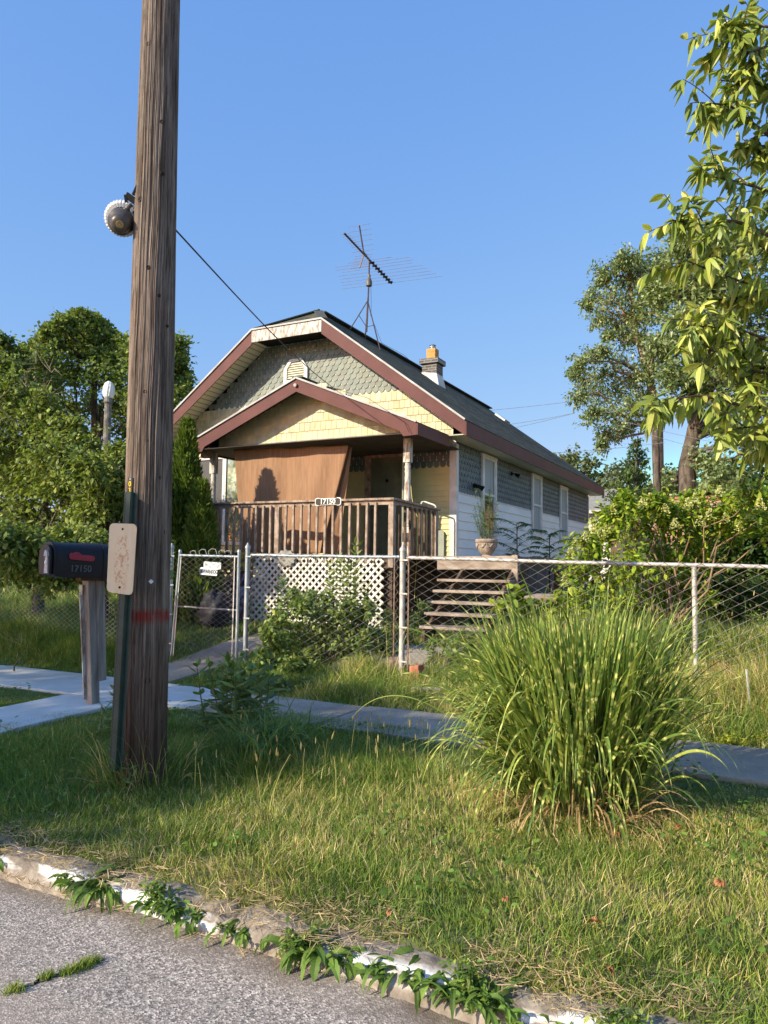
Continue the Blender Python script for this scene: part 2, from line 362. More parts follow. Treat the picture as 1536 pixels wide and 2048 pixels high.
# ================================================================ THE HOUSE
XR, XL, XC, YF, YB = -5.23, -12.26, -8.745, 13.0, 24.5
SL = 0.745
def zroof(x): return 7.16 - SL * abs(x - XC)
def mtile(name, rough=0.6, jit=0.1):
    m, t, b = nodes(name); a = N(t, "ShaderNodeVertexColor", layer_name="Col")
    f = noise(t, 5, 5); cc = mixc(t, 1.0, a.outputs[0], ramp(t, f, [(0.3, (0.78, 0.76, 0.72)), (0.6, (1, 1, 1))]), 'MULTIPLY')
    t.links.new(cc, b.inputs['Base Color']); b.inputs['Roughness'].default_value = rough; return m
m_tile = mtile("painted_shingle")
house = thing("house", "small one-storey house with clipped gable, green scalloped shingles, yellow siding and porch", "house", (XC, YF, 0.6))
def part(mb, name, mat, parent=house, **k): return mb.build(name, mat, parent, **k)

def wall_frame(axis_, at, sgn):
    """returns a function (u, z, out) -> world point for a wall plane; u runs along the wall"""
    if axis_ == 'Y': return lambda u, z, o: (u, at - o, z)       # faces -Y
    return lambda u, z, o: (at + o * sgn, u, z)                  # faces +X
def lap(fr, u0, u1, z0, z1, ex, thick=0.022):
    mb = MB(); z = z0; k = 0
    while z < z1 - 0.01:
        t_ = min(z + ex, z1)
        a, b_ = u0, u1
        mb.add([fr(a, z, 0), fr(b_, z, 0), fr(b_, z, thick), fr(a, z, thick), fr(a, t_, 0), fr(b_, t_, 0), fr(b_, t_, 0.002), fr(a, t_, 0.002)],
               [(0, 1, 2, 3), (3, 2, 6, 7), (0, 3, 7, 4), (1, 5, 6, 2), (4, 7, 6, 5), (0, 4, 5, 1)])
        z = t_; k += 1
    return mb
def tiles(fr, rows, zf, u0, u1, wd, hgt, keep, cols, round_=True, jit=0.06):
    """individually laid shingles: fr wall frame, keep(u,z) says where; bottoms stand proud"""
    V = []; Fq = []; C = []
    fm = FM()
    for r_ in range(rows):
        z = zf + r_ * hgt; off = (wd / 2 if r_ % 2 else 0)
        u = u0 - off
        while u < u1:
            cu = u + wd / 2
            if keep(cu, z):
                c = pick(cols, 1, jit)[0]; g_ = 0.007
                ww = wd - g_; a0, a1 = max(u + g_ / 2, u0), min(u + wd - g_ / 2, u1)
                if a1 - a0 > 0.02:
                    o0 = 0.016 + random.uniform(0, 0.003); top = z + hgt * 1.25; n = 6
                    if round_: prof = [(a0 + (a1 - a0) * k / n, z + (0.5 * hgt) * (1 - math.sin(math.pi * k / n) ** 0.6)) for k in range(n + 1)]
                    else: prof = [(a0, z + random.uniform(-0.002, 0.002)), (a1, z)]
                    m_ = len(prof)
                    def oo(zz): return 0.002 + (o0 - 0.002) * (top - zz) / (top - z)
                    vs = [fr(p, zz, oo(zz)) for p, zz in prof] + [fr(p, top, 0.002) for p, zz in prof] + [fr(p, zz, -0.004) for p, zz in prof]
                    fs = [(k, k + 1, m_ + k + 1, m_ + k) for k in range(m_ - 1)] + [(2 * m_ + k, 2 * m_ + k + 1, k + 1, k) for k in range(m_ - 1)]
                    fm.add(np.array(vs), np.array(fs), np.tile(c, (len(vs), 1)))
            u += wd
    return fm
FRONT = wall_frame('Y', YF, 1); SIDE = wall_frame('X', XR, 1); PORCH = wall_frame('Y', 11.42, 1)
GREEN = [(0.165, 0.195, 0.155), (0.185, 0.21, 0.165), (0.15, 0.18, 0.145), (0.195, 0.215, 0.17)]
TEAL = [(0.095, 0.135, 0.14), (0.11, 0.15, 0.15), (0.085, 0.12, 0.125)]
YEL = [(0.66, 0.56, 0.31), (0.62, 0.52, 0.28), (0.68, 0.59, 0.35), (0.6, 0.53, 0.33)]

# carcass: wall core with gables
core = MB()
poly = [(XL, 0, 1.3), (XR, 0, 1.3), (XR, 0, 3.95), (-7.88, 0, zroof(-7.88) - 0.16), (-9.61, 0, zroof(-9.61) - 0.16), (XL, 0, 3.95)]
core.prism([(x, YF + 0.001, z) for x, _, z in poly], (0, YB - YF, 0))
m_pale = M("pale_siding_paint", (0.84, 0.84, 0.78), (0.74, 0.745, 0.7), 0.6, 3, (0.4, 0.4, 1), 0.1)
m_yellow = M("yellow_siding_paint", (0.60, 0.54, 0.27), (0.50, 0.46, 0.22), 0.6, 3)
part(core, "wall", m_pale)
m_block = M("foundation_block", (0.12, 0.115, 0.105), (0.07, 0.065, 0.06), 0.9, 5, (1, 1, 1), 0.4)  # dark block colour stands in for the shade under the deck
fb = MB(); fb.box(XL + 0.06, XR + 0.012, YF - 0.012, YB - 0.05, 0.2, 1.755); part(fb, "foundation", m_block)
# front wall cladding
part(lap(FRONT, -9.6, XR - 0.06, 1.76, 3.52, 0.105), "yellow_siding", m_yellow)
part(tiles(FRONT, 4, 3.46, -9.6, XR - 0.06, 0.135, 0.115, lambda u, z: z < 3.86, TEAL), "scalloped_shingles", m_tile)
part(lap(FRONT, XL + 0.05, -9.601, 1.3, 3.02, 0.105), "yellow_siding", m_yellow)
part(tiles(FRONT, 14, 3.02, XL + 0.05, -9.601, 0.12, 0.165, lambda u, z: z < min(5.0, zroof(u) - 0.25), YEL, False), "yellow_shingles", m_tile)
part(tiles(FRONT, 11, 3.86, -9.6, XR - 0.05, 0.12, 0.165, lambda u, z: z < min(4.92, zroof(u) - 0.25), YEL, False), "yellow_shingles", m_tile)
part(tiles(FRONT, 14, 5.04, XL, XR, 0.145, 0.112, lambda u, z: z < min(zroof(u) - 0.26, 6.36), GREEN), "scalloped_shingles", m_tile)
# side wall cladding
part(lap(SIDE, YF + 0.05, YB - 0.02, 1.6, 3.02, 0.172), "white_siding", m_pale)
part(tiles(SIDE, 8, 2.98, YF + 0.05, YB - 0.02, 0.15, 0.118, lambda u, z: z < 3.9, TEAL), "scalloped_shingles", m_tile)
cb = MB(); cb.box(XR - 0.11, XR + 0.03, YF - 0.03, YF, 1.72, 3.9); cb.box(XR + 0.0, XR + 0.03, YF, YF + 0.09, 1.72, 3.9); part(cb, "corner_board", m_white)
cb = MB(); cb.box(XR + 0.0, XR + 0.03, YB - 0.08, YB + 0.02, 1.3, 3.9); part(cb, "corner_board", m_white)

# roof
m_roof, t, b = nodes("asphalt_shingles")
uvn = N(t, "ShaderNodeUVMap"); br = N(t, "ShaderNodeTexBrick"); t.links.new(uvn.outputs[0], br.inputs['Vector'])
br.inputs['Scale'].default_value = 1; br.inputs['Brick Width'].default_value = 0.3; br.inputs['Row Height'].default_value = 0.14
br.inputs['Mortar Size'].default_value = 0.009; br.inputs['Color1'].default_value = (0.065, 0.066, 0.052, 1); br.inputs['Color2'].default_value = (0.13, 0.125, 0.1, 1)
br.inputs['Mortar'].default_value = (0.015, 0.015, 0.013, 1); br.inputs['Mortar Smooth'].default_value = 0.1
f = noise(t, 90, 3); f2 = noise(t, 1.1, 6)
c = mixc(t, 1.0, br.outputs['Color'], ramp(t, f, [(0.3, (0.45, 0.45, 0.45)), (0.7, (1.9, 1.9, 1.8))]), 'MULTIPLY')
c = mixc(t, ramp(t, f2, [(0.45, (0, 0, 0)), (0.65, (0.5, 0.5, 0.5))]), c, (0.06, 0.07, 0.045))
t.links.new(c, b.inputs['Base Color']); b.inputs['Roughness'].default_value = 1.0; b.inputs['Specular IOR Level'].default_value = 0.05; bump(t, b, br.outputs['Fac'], -1.0, 0.012)
def roofpanel(name, pts, u, v, parent, mat=m_roof, th=0.045):
    """a slab with UVs in metres: u along the eave, v up the slope"""
    p = [Vector(q) for q in pts]; nrm = Vector(u).cross(Vector(v)).normalized()
    if nrm.z < 0: nrm = -nrm
    mb = MB(); n = len(p); mb.add([q - nrm * th for q in p] + p, [tuple(range(n))[::-1], tuple(range(n, 2 * n))] + [(i, (i + 1) % n, n + (i + 1) % n, n + i) for i in range(n)])
    o = mb.build(name, mat, parent); me = o.data; uvl = me.uv_layers.new(name="UVMap")
    uu = Vector(u).normalized(); vv = Vector(v).normalized()
    for l in me.loops:
        q = me.vertices[l.vertex_index].co; uvl.data[l.index].uv = (q.dot(uu), q.dot(vv))
    return o
YG = 12.4; XE = -4.80; XW = 2 * XC - XE; ze = zroof(XE); HX = 0.865; YH = 13.6; zh = zroof(XC + HX)
roof = roofpanel("roof", [(XE, YG, ze), (XE, YB + 0.4, ze), (XC, YB + 0.4, 7.16), (XC, YH, 7.16), (XC + HX, YG, zh)], (0, 1, 0), (-1, 0, SL), house)
roofpanel("roof_slope", [(XW, YG, ze), (XC - HX, YG, zh), (XC, YH, 7.16), (XC, YB + 0.4, 7.16), (XW, YB + 0.4, ze)], (0, 1, 0), (1, 0, SL), roof)
roofpanel("roof_hip", [(XC + HX, YG, zh), (XC, YH, 7.16), (XC - HX, YG, zh)], (1, 0, 0), (0, YH - YG, 7.16 - zh), roof)
rc = MB(); rc.bar((XC, YH + 0.1, 7.185), (XC, YB + 0.4, 7.185), 0.24, 0.03)
for s in (1, -1): rc.bar((XC + s * HX, YG + 0.02, zh + 0.02), (XC, YH, 7.185), 0.2, 0.025)
m_cap = M("ridge_shingle", (0.10, 0.105, 0.085), (0.05, 0.055, 0.045), 0.95, 30)
part(rc, "ridge_cap", m_cap, roof)
# drip edges and rake / fascia boards
dr = MB(); fa = MB(); sf = MB()
for s, xe in ((1, XE), (-1, XW)):
    a = Vector((xe, YG, ze)); b_ = Vector((XC + s * HX, YG, zh))
    dr.bar(a + Vector((0, -0.035, 0.0)), b_ + Vector((0, -0.035, 0.0)), 0.026, 0.034)
    fa.prism([a + Vector((0, -0.02, -0.03)), b_ + Vector((0, -0.02, -0.03)), b_ + Vector((0, -0.02, -0.31)), a + Vector((-s * 0.0, -0.02, -0.29))], (0, 0.022, 0))
    # sloping soffit between rake and wall
    sf.prism([a + Vector((-s * 0.02, 0.002, -0.10)), b_ + Vector((0, 0.002, -0.14)), b_ + Vector((0, 0.6, -0.14)), a + Vector((-s * 0.02, 0.6, -0.10))], (0, 0, -0.02))
    # eave fascia and flat soffit
    fa.box(min(xe, xe + s * 0.022), max(xe, xe + s * 0.022), YG - 0.018, YB + 0.4, ze - 0.29, ze - 0.03)
    wx = XR if s > 0 else XL
    sf.box(min(wx, xe), max(wx, xe), YG + 0.004, YB + 0.38, ze - 0.27, ze - 0.25)
dr.bar((XC + HX, YG - 0.035, zh), (XC - HX, YG - 0.035, zh), 0.026, 0.034)
m_drip = M("drip_edge_paint", (0.5, 0.49, 0.45), (0.36, 0.35, 0.32), 0.6, 5)
part(dr, "drip_edge", m_drip, roof); part(fa, "fascia", m_brown)
m_soffit, t, b = nodes("cream_boarded_soffit")
tc = N(t, "ShaderNodeTexCoord"); wv = N(t, "ShaderNodeTexWave"); wv.bands_direction = 'Z'; wv.inputs['Scale'].default_value = 4.2
t.links.new(tc.outputs['Object'], wv.inputs['Vector'])
t.links.new(ramp(t, wv.outputs['Fac'], [(0.0, (0.2, 0.17, 0.11)), (0.1, (0.66, 0.62, 0.47)), (1, (0.7, 0.66, 0.5))]), b.inputs['Base Color']); b.inputs['Roughness'].default_value = 0.6
part(sf, "soffit", m_soffit)
hf = MB(); hf.box(XC - HX, XC + HX, YG - 0.025, YG, zh - 0.27, zh - 0.03); part(hf, "clipped_gable_board", m_peel)
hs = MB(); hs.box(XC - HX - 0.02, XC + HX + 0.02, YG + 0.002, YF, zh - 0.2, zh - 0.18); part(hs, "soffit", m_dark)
# louvred gable vent (octagonal top)
va = Vector((-8.87, YF, 5.45)); vt = MB()
oc = lambda w_, h_: [(-w_, 0), (w_, 0), (w_, h_ * 0.6), (w_ * 0.5, h_), (-w_ * 0.5, h_), (-w_, h_ * 0.6)]
def ringpoly(mb, o_, i_, dy0, dy1, c):
    n = len(o_); P = [Vector((c.x + x, YF - dy1, c.z + z)) for x, z in o_] + [Vector((c.x + x, YF - dy1, c.z + z)) for x, z in i_]
    P += [Vector((c.x + x, YF - dy0, c.z + z)) for x, z in o_] + [Vector((c.x + x, YF - dy0, c.z + z)) for x, z in i_]
    fs = []
    for k in range(n):
        j = (k + 1) % n
        fs += [(k, j, n + j, n + k), (2 * n + k, 2 * n + j, j, k), (n + k, n + j, 3 * n + j, 3 * n + k)]
    mb.add(P, fs)
inner = [(x * 0.74, 0.06 + z * 0.78) for x, z in oc(0.3, 0.5)]
ringpoly(vt, oc(0.3, 0.5), inner, 0.0, 0.06, va); vent = part(vt, "gable_vent", m_white)
lv = MB()
for k in range(7):
    z = va.z + 0.09 + k * 0.05; hw = 0.215 if z < va.z + 0.33 else 0.215 - (z - va.z - 0.33) * 0.9
    lv.hexa([(va.x - hw, YF - 0.045, z), (va.x + hw, YF - 0.045, z), (va.x + hw, YF - 0.02, z + 0.034), (va.x - hw, YF - 0.02, z + 0.034)],
            [(va.x - hw, YF - 0.045, z + 0.008), (va.x + hw, YF - 0.045, z + 0.008), (va.x + hw, YF - 0.02, z + 0.042), (va.x - hw, YF - 0.02, z + 0.042)])
part(lv, "louvre", m_cream, vent)

# chimney
m_cbrick, t, b = nodes("grey_chimney_brick")
tc = N(t, "ShaderNodeTexCoord"); mp = N(t, "ShaderNodeMapping"); mp.inputs['Rotation'].default_value = (R(90), 0, 0); t.links.new(tc.outputs['Object'], mp.inputs[0])
br = N(t, "ShaderNodeTexBrick"); t.links.new(mp.outputs[0], br.inputs['Vector']); br.inputs['Scale'].default_value = 1
br.inputs['Brick Width'].default_value = 0.2; br.inputs['Row Height'].default_value = 0.07; br.inputs['Mortar Size'].default_value = 0.008
br.inputs['Color1'].default_value = (0.16, 0.14, 0.12, 1); br.inputs['Color2'].default_value = (0.09, 0.08, 0.07, 1); br.inputs['Mortar'].default_value = (0.3, 0.28, 0.25, 1)
t.links.new(br.outputs['Color'], b.inputs['Base Color']); b.inputs['Roughness'].default_value = 0.9
cc = atY(865, 745, 18.0); cx, cy = cc.x, 18.0
ch = MB(); ch.box(cx - 0.21, cx + 0.21, cy - 0.21, cy + 0.21, 6.3, 6.95); ch.box(cx - 0.27, cx + 0.27, cy - 0.27, cy + 0.27, 6.951, 7.08)
chim = part(ch, "chimney", m_cbrick, roof)
fl = MB(); fl.hexa([(cx - 0.3, cy - 0.26, 6.35), (cx + 0.36, cy - 0.26, 5.95), (cx + 0.36, cy + 0.3, 5.95), (cx - 0.3, cy + 0.3, 6.35)], [(cx - 0.215, cy - 0.215, 6.74), (cx + 0.215, cy - 0.215, 6.66), (cx + 0.215, cy + 0.215, 6.66), (cx - 0.215, cy + 0.215, 6.74)])
part(fl, "flashing", m_white, roof)
ft = MB(); ft.box(cx - 0.125, cx + 0.125, cy - 0.125, cy + 0.125, 7.082, 7.38); part(ft, "flue", M("orange_clay", (0.6, 0.33, 0.1), (0.48, 0.24, 0.07), 0.8, 8), roof)
fc = MB(); fc.lathe((cx, cy, 7.382), [(0, 0.06), (0.05, 0.06), (0.055, 0.085), (0.07, 0.085), (0.075, 0.06), (0.1, 0.06), (0.105, 0.09), (0.125, 0.07), (0.13, 0.01)], 16); part(fc, "flue_cap", m_galv, roof)
sv = MB(); sv.bar((XC + 1.3, 22.2, zroof(XC + 1.3) + 0.09), (XC + 1.3, 22.7, zroof(XC + 1.3) + 0.09), 0.4, 0.06, (0.6, 0, 0.8)); part(sv, "roof_vent", m_galv, roof)

# windows
m_glass = glassmat("window_glass", (0.03, 0.035, 0.04)); m_screen = M("window_screen", (0.075, 0.075, 0.075), (0.06, 0.06, 0.06), 0.5, 3)
m_curtain = M("pale_curtain", (0.42, 0.46, 0.45), (0.28, 0.31, 0.3), 0.7, 4, (1, 6, 0.3))
def side_window(y0, y1, z0, z1, drapes):
    f_ = MB(); x = XR; c_ = 0.11
    f_.box(x + 0.0, x + 0.055, y0, y0 + c_, z0, z1); f_.box(x + 0.0, x + 0.055, y1 - c_, y1, z0, z1)
    f_.box(x + 0.0, x + 0.06, y0 - 0.02, y1 + 0.02, z1, z1 + 0.06); f_.box(x + 0.0, x + 0.07, y0 - 0.02, y1 + 0.02, z0 - 0.07, z0)
    wn = part(f_, "window", m_white)
    s_ = MB(); zm = (z0 + z1) / 2
    for a, b2, dx in ((z0, zm + 0.02, 0.036), (zm - 0.02, z1, 0.048)):
        s_.box(x + dx - 0.012, x + dx, y0 + c_ + .001, y0 + c_ + 0.045, a, b2); s_.box(x + dx - 0.012, x + dx, y1 - c_ - 0.045, y1 - c_ - .001, a, b2)
        s_.box(x + dx - 0.012, x + dx, y0 + c_ + 0.045, y1 - c_ - 0.045, a + .001, a + 0.05); s_.box(x + dx - 0.012, x + dx, y0 + c_ + 0.045, y1 - c_ - 0.045, b2 - 0.04, b2 - .001)
    part(s_, "sash", m_white, wn)
    p_ = MB(); p_.box(x + 0.022, x + 0.030, y0 + c_ + 0.04, y1 - c_ - 0.04, zm + 0.03, z1 - 0.03); part(p_, "pane", m_curtain, wn)
    p_ = MB(); p_.box(x + 0.0215, x + 0.0225, y0 + c_ + 0.04, y1 - c_ - 0.04, z0 + 0.04, zm - 0.02); part(p_, "pane", m_glass if drapes else m_curtain, wn)
    return wn
side_window(14.35, 15.25, 2.3, 3.86, True); side_window(17.95, 18.85, 2.42, 3.86, False); side_window(20.72, 21.6, 2.42, 3.84, False)
f_ = MB(); X0, X1, Z0, Z1 = -11.62, -9.75, 2.0, 3.98
for a, b2 in ((X0, X0 + 0.07), (-10.76, -10.66), (X1 - 0.07, X1)): f_.box(a, b2, YF - 0.06, YF, Z0 + .07, Z1 - .07)
f_.box(X0, X1, YF - 0.062, YF, Z1 - 0.07, Z1); f_.box(X0 - 0.03, X1 + 0.03, YF - 0.08, YF, Z0, Z0 + 0.07)
wn = part(f_, "window", m_white)
p_ = MB(); p_.box(X0 + 0.07, -10.76, YF - 0.03, YF - 0.02, Z0 + 0.07, Z1 - 0.07); part(p_, "screen", m_screen, wn)
m_refl, t, b = nodes("reflecting_glass"); b.inputs['Base Color'].default_value = (0.05, 0.055, 0.055, 1); b.inputs['Roughness'].default_value = 0.04; b.inputs['Specular IOR Level'].default_value = 1.0; b.inputs['Coat Weight'].default_value = 0.6
bump(t, b, noise(t, 1.5, 2), 0.05, 0.02)
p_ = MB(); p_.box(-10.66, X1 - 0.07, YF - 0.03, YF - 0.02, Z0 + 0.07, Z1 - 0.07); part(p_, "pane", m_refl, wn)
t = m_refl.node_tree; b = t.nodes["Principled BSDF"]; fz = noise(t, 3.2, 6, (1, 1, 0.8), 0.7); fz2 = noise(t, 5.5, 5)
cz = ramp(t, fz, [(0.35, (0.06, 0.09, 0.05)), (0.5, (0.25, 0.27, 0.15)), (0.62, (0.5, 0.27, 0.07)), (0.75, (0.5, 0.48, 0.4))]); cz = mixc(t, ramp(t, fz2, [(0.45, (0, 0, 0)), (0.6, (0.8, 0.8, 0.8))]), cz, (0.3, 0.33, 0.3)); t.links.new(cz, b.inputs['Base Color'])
# door
d = MB(); d.box(-7.02, -6.30, YF - 0.032, YF, 1.76, 3.72)
m_door = M("grey_green_door", (0.15, 0.17, 0.115), (0.1, 0.115, 0.08), 0.5, 4)
door = part(d, "door", m_door)
dp = MB()
for xa in (-6.94, -6.64):
    for za, zb in ((1.9, 2.5), (2.6, 3.2), (3.3, 3.6)): dp.box(xa, xa + 0.24, YF - 0.042, YF - 0.0321, za, zb)
part(dp, "door_panel", m_door, door)
dk = MB(); dk.lathe((-6.94, YF - 0.033, 2.72), [(0, 0.02), (0.03, 0.012), (0.05, 0.03), (0.07, 0.02)], 12, (0, -1, 0)); part(dk, "handle", m_galv, door)
dl = MB(); dl.lathe((-6.66, YF - 0.043, 3.25), [(0, 0.035), (0.02, 0.03)], 10, (0, -1, 0)); part(dl, "knocker", m_dark, door)
df = MB(); df.box(-7.16, -7.021, YF - 0.05, YF, 1.76, 3.72); df.box(-6.299, -6.18, YF - 0.05, YF, 1.76, 3.72); df.box(-7.16, -6.18, YF - 0.052, YF, 3.7205, 3.83)
part(df, "door_frame", m_rail, door)
# storm door standing open against the sun
sd = MB(); sd.bar((-6.28, YF - 0.06, 2.72), (-5.98, YF - 0.72, 2.72), 0.03, 1.9); part(sd, "storm_door", M("pale_green_door", (0.42, 0.44, 0.30), (0.33, 0.36, 0.24), 0.5, 3), door)

# flood lights on the side wall
def flood(y, z, two=False):
    mb = MB(); p = Vector((XR + 0.02, y, z)); mb.lathe(p, [(0, 0.05), (0.025, 0.045)], 12, (1, 0, 0))
    for s in ((-1, 1) if two else (1,)):
        q = p + Vector((0.06, 0.1 * s, 0)); mb.tube([p, q], 0.014, 6)
        mb.lathe(q, [(0, 0.025), (0.04, 0.035), (0.1, 0.055), (0.11, 0.05)], 14, (0.75, 0.25 * s, -0.5))
    return part(mb, "flood_light", m_dark, smooth=True)
flood(13.95, 3.2, True); flood(16.35, 3.72)

# ---------------- porch
PX, PE = -7.5, 2.39; YP = 11.0
def zp(x): return 4.94 - 0.41 * abs(x - PX)
pr = roofpanel("porch_roof", [(PX + PE, YP, zp(PX + PE)), (PX + PE, YG - 0.06, zp(PX + PE)), (PX + PE - 0.35, YF - 0.02, zp(PX + PE - 0.35)), (PX, YF - 0.02, 4.94), (PX, YP, 4.94)], (0, 1, 0), (-1, 0, 0.41), house)
roofpanel("roof_slope", [(PX - PE, YP, zp(PX - PE)), (PX, YP, 4.94), (PX, YF - 0.02, 4.94), (PX - PE, YF - 0.02, zp(PX - PE))], (0, 1, 0), (1, 0, 0.41), pr)
rc = MB(); rc.bar((PX, YP, 4.955), (PX, YF - 0.02, 4.955), 0.22, 0.025); part(rc, "ridge_cap", m_cap, pr)
dr = MB(); fa = MB()
for s in (1, -1):
    a = Vector((PX + s * PE, YP, zp(PX + PE))); b_ = Vector((PX, YP, 4.94))
    dr.bar(a + Vector((0, -0.035, 0)), b_ + Vector((0, -0.035, 0)), 0.026, 0.032)
    fa.prism([a + Vector((0, -0.02, -0.03)), b_ + Vector((0, -0.02, -0.03)), b_ + Vector((0, -0.02, -0.25)), a + Vector((-s * 0.3, -0.02, -0.14)), a + Vector((-s * 0.24, -0.02, -0.23)), a + Vector((0, -0.02, -0.22))], (0, 0.022, 0))
    x = PX + s * PE; ye = YG - 0.045 if s > 0 else YF - 0.05
    fa.box(min(x, x + s * 0.022), max(x, x + s * 0.022), YP - 0.018, ye, zp(x) - 0.22, zp(x) - 0.03)
part(dr, "drip_edge", m_drip, pr); part(fa, "fascia", m_brown, pr)
mdl = MB(); mdl.lathe((PX, YP - 0.042, 4.80), [(-0.003, 0.035), (0.02, 0.032)], 12, (0, -1, 0)); part(mdl, "medallion", m_peel, pr)
pg = MB(); pg.prism([(-9.6, 11.425, 3.88), (-5.42, 11.425, 3.88), (-5.42, 11.425, zp(-5.42) - 0.07), (PX, 11.425, 4.86), (-9.6, 11.425, zp(-9.6) - 0.07)], (0, 0.1, 0))
pw = part(pg, "porch_gable", m_yellow)
part(tiles(PORCH, 6, 3.88, -9.6, -5.42, 0.115, 0.165, lambda u, z: z < zp(u) - 0.1, YEL, False), "yellow_shingles", m_tile, pw)
bm_ = MB(); bm_.box(-9.9, -5.35, 11.39, 11.53, 3.79, 3.8795); part(bm_, "beam", M("grey_beam", (0.3, 0.3, 0.25), (0.2, 0.2, 0.17), 0.7, 6), pw)
pc = MB(); pc.box(-9.88, -5.12, 11.0, YF - 0.02, 3.775, 3.785); part(pc, "porch_ceiling", M("brown_ceiling", (0.09, 0.07, 0.05), (0.05, 0.04, 0.03), 0.8, 4))
# brackets under the left eave and turned posts
bk = MB()
for y in (11.25,): bk.bar((-9.86, y, 3.72), (-9.68, y, 3.72), 0.12, 0.14)
part(bk, "bracket", m_dwood)
def post(x, y):
    mb = MB(); mb.box(x - 0.06, x + 0.06, y - 0.06, y + 0.06, 3.36, 3.789); mb.box(x - 0.062, x + 0.062, y - 0.062, y + 0.062, 1.752, 2.25)
    mb.lathe((x, y, 0), [(2.25, 0.05), (2.27, 0.06), (2.29, 0.045), (2.33, 0.055), (2.36, 0.046), (2.42, 0.056), (2.7, 0.06), (2.95, 0.055), (3.0, 0.05), (3.02, 0.056), (3.04, 0.048), (3.1, 0.055), (3.16, 0.048), (3.2, 0.056), (3.25, 0.046), (3.28, 0.058), (3.32, 0.045), (3.36, 0.052)], 20)
    return part(mb, "porch_post", m_peel, smooth=True)
post(-5.49, 11.46); post(-9.75, 11.46)
# deck, rim, joists
DZ = 1.75; m_deckdark = M("dark_deck_rim", (0.15, 0.10, 0.07), (0.07, 0.045, 0.03), 0.85, 12, (0.4, 1, 1), 0.4)
dk = MB(); y = 10.46
while y < 12.9: dk.box(-9.9, -5.27, y, y + 0.134, DZ - 0.035, DZ + random.uniform(0, 0.003)); y += 0.14
y = 10.78
while y < 17.4: dk.box(-5.262, -3.36, y, min(y + 0.134, 17.4), DZ - 0.035, DZ + random.uniform(0, 0.003)) if y < 12.9 else dk.box(XR + 0.03, -3.36, y, y + 0.134, DZ - 0.035, DZ + random.uniform(0, 0.003)); y += 0.14
deck = part(dk, "deck", m_dwood)
rm = MB(); rm.box(-9.0, -5.28, 10.5, 10.54, DZ - 0.2, DZ - 0.037); rm.box(-5.32, -5.28, 10.541, 12.9, DZ - 0.2, DZ - 0.037)
rm.box(-3.42, -3.37, 10.83, 17.3, DZ - 0.2, DZ - 0.037); part(rm, "rim_joist", m_deckdark, deck)
for x, y in ((-5.37, 10.57), (-8.95, 10.57), (-3.43, 10.9), (-3.43, 13.4), (-3.43, 16.6), (-9.8, 11.5)):
    mb = MB(); mb.box(x - 0.045, x + 0.045, y - 0.045 + 0.05, y + 0.045 + 0.05, gz(x, y) - 0.1, DZ - 0.038); part(mb, "support_post", m_deckdark, deck)
# railing
rl = MB(); ry = 10.5
rl.bar((-9.0, ry, 2.665), (-5.24, ry, 2.645), 0.13, 0.035); rl.bar((-8.96, ry, 2.61), (-5.27, ry, 2.59), 0.035, 0.07)
rl.bar((-5.3, ry + 0.07, 2.644), (-5.3, 12.32, 2.60), 0.13, 0.035); rl.bar((-5.3, ry + 0.04, 2.59), (-5.3, 12.28, 2.55), 0.035, 0.07)
rail = part(rl, "railing", m_rail, bevel=0.004)
x = -8.72; k = 0
while x < -5.45:
    if abs(x + 7.5) > 0.07:
        mb = MB(); w_ = 0.037; lx = random.uniform(-0.008, 0.008); mb.bar((x + lx, ry - 0.03, 2.6), (x, ry - 0.03, 1.62), w_, w_, (0, 1, 0)); part(mb, "baluster", m_rail, rail)
    x += 0.157; k += 1
y = 10.72
while y < 12.2:
    mb = MB(); mb.bar((-5.265, y, 2.56), (-5.265, y, 1.62), 0.037, 0.037, (0, 1, 0)); part(mb, "baluster", m_deckdark, rail); y += 0.19
for x, y in ((-8.86, 10.5), (-7.5, 10.5), (-5.31, 10.505), (-5.31, 12.2)):
    mb = MB(); mb.box(x - 0.045, x + 0.045, y - 0.025, y + 0.065, 1.56, 2.575); part(mb, "newel_post", m_rail, rail, bevel=0.004)
# lattice skirt: two layers of strips
def lattice(x0, x1, z0, z1, y, mat):
    mb = MB(); sp = 0.128; w_ = 0.036
    for L, s in ((0, 1), (1, -1)):
        yy = y + L * 0.009; H = z1 - z0
        c_ = x0 - H - (x1 - x0)
        c_ = math.floor((x0 - H) / sp) * sp
        while c_ < x1 + H:
            # strip through (c_, z0) with slope s
            pts = []
            for (xa, za) in ((c_, z0), (c_ + s * H, z1)): pts.append((xa, za))
            (xa, za), (xb, zb) = pts
            def clip(xa, za, xb, zb):
                for lim, gt in ((x0, True), (x1, False)):
                    for _ in range(1):
                        ina = xa >= lim if gt else xa <= lim; inb = xb >= lim if gt else xb <= lim
                        if not ina and not inb: return None
                        if not ina: t_ = (lim - xa) / (xb - xa); xa, za = lim, za + (zb - za) * t_
                        elif not inb: t_ = (lim - xa) / (xb - xa); xb, zb = lim, za + (zb - za) * t_
                return xa, za, xb, zb
            q = clip(xa, za, xb, zb)
            if q and abs(q[1] - q[3]) > 0.03: mb.bar((q[0], yy, q[1]), (q[2], yy, q[3]), 0.007, w_, (0, 0, 1)) if False else mb.bar((q[0], yy, q[1]), (q[2], yy, q[3]), w_, 0.007, (0, -1, 0))
            c_ += sp
    return mb
lt = lattice(-8.2, -5.42, 0.56, 1.745, 10.455, None); part(lt, "lattice_skirt", M("white_lattice", (0.74, 0.72, 0.64), (0.6, 0.58, 0.5), 0.6, 4), deck)
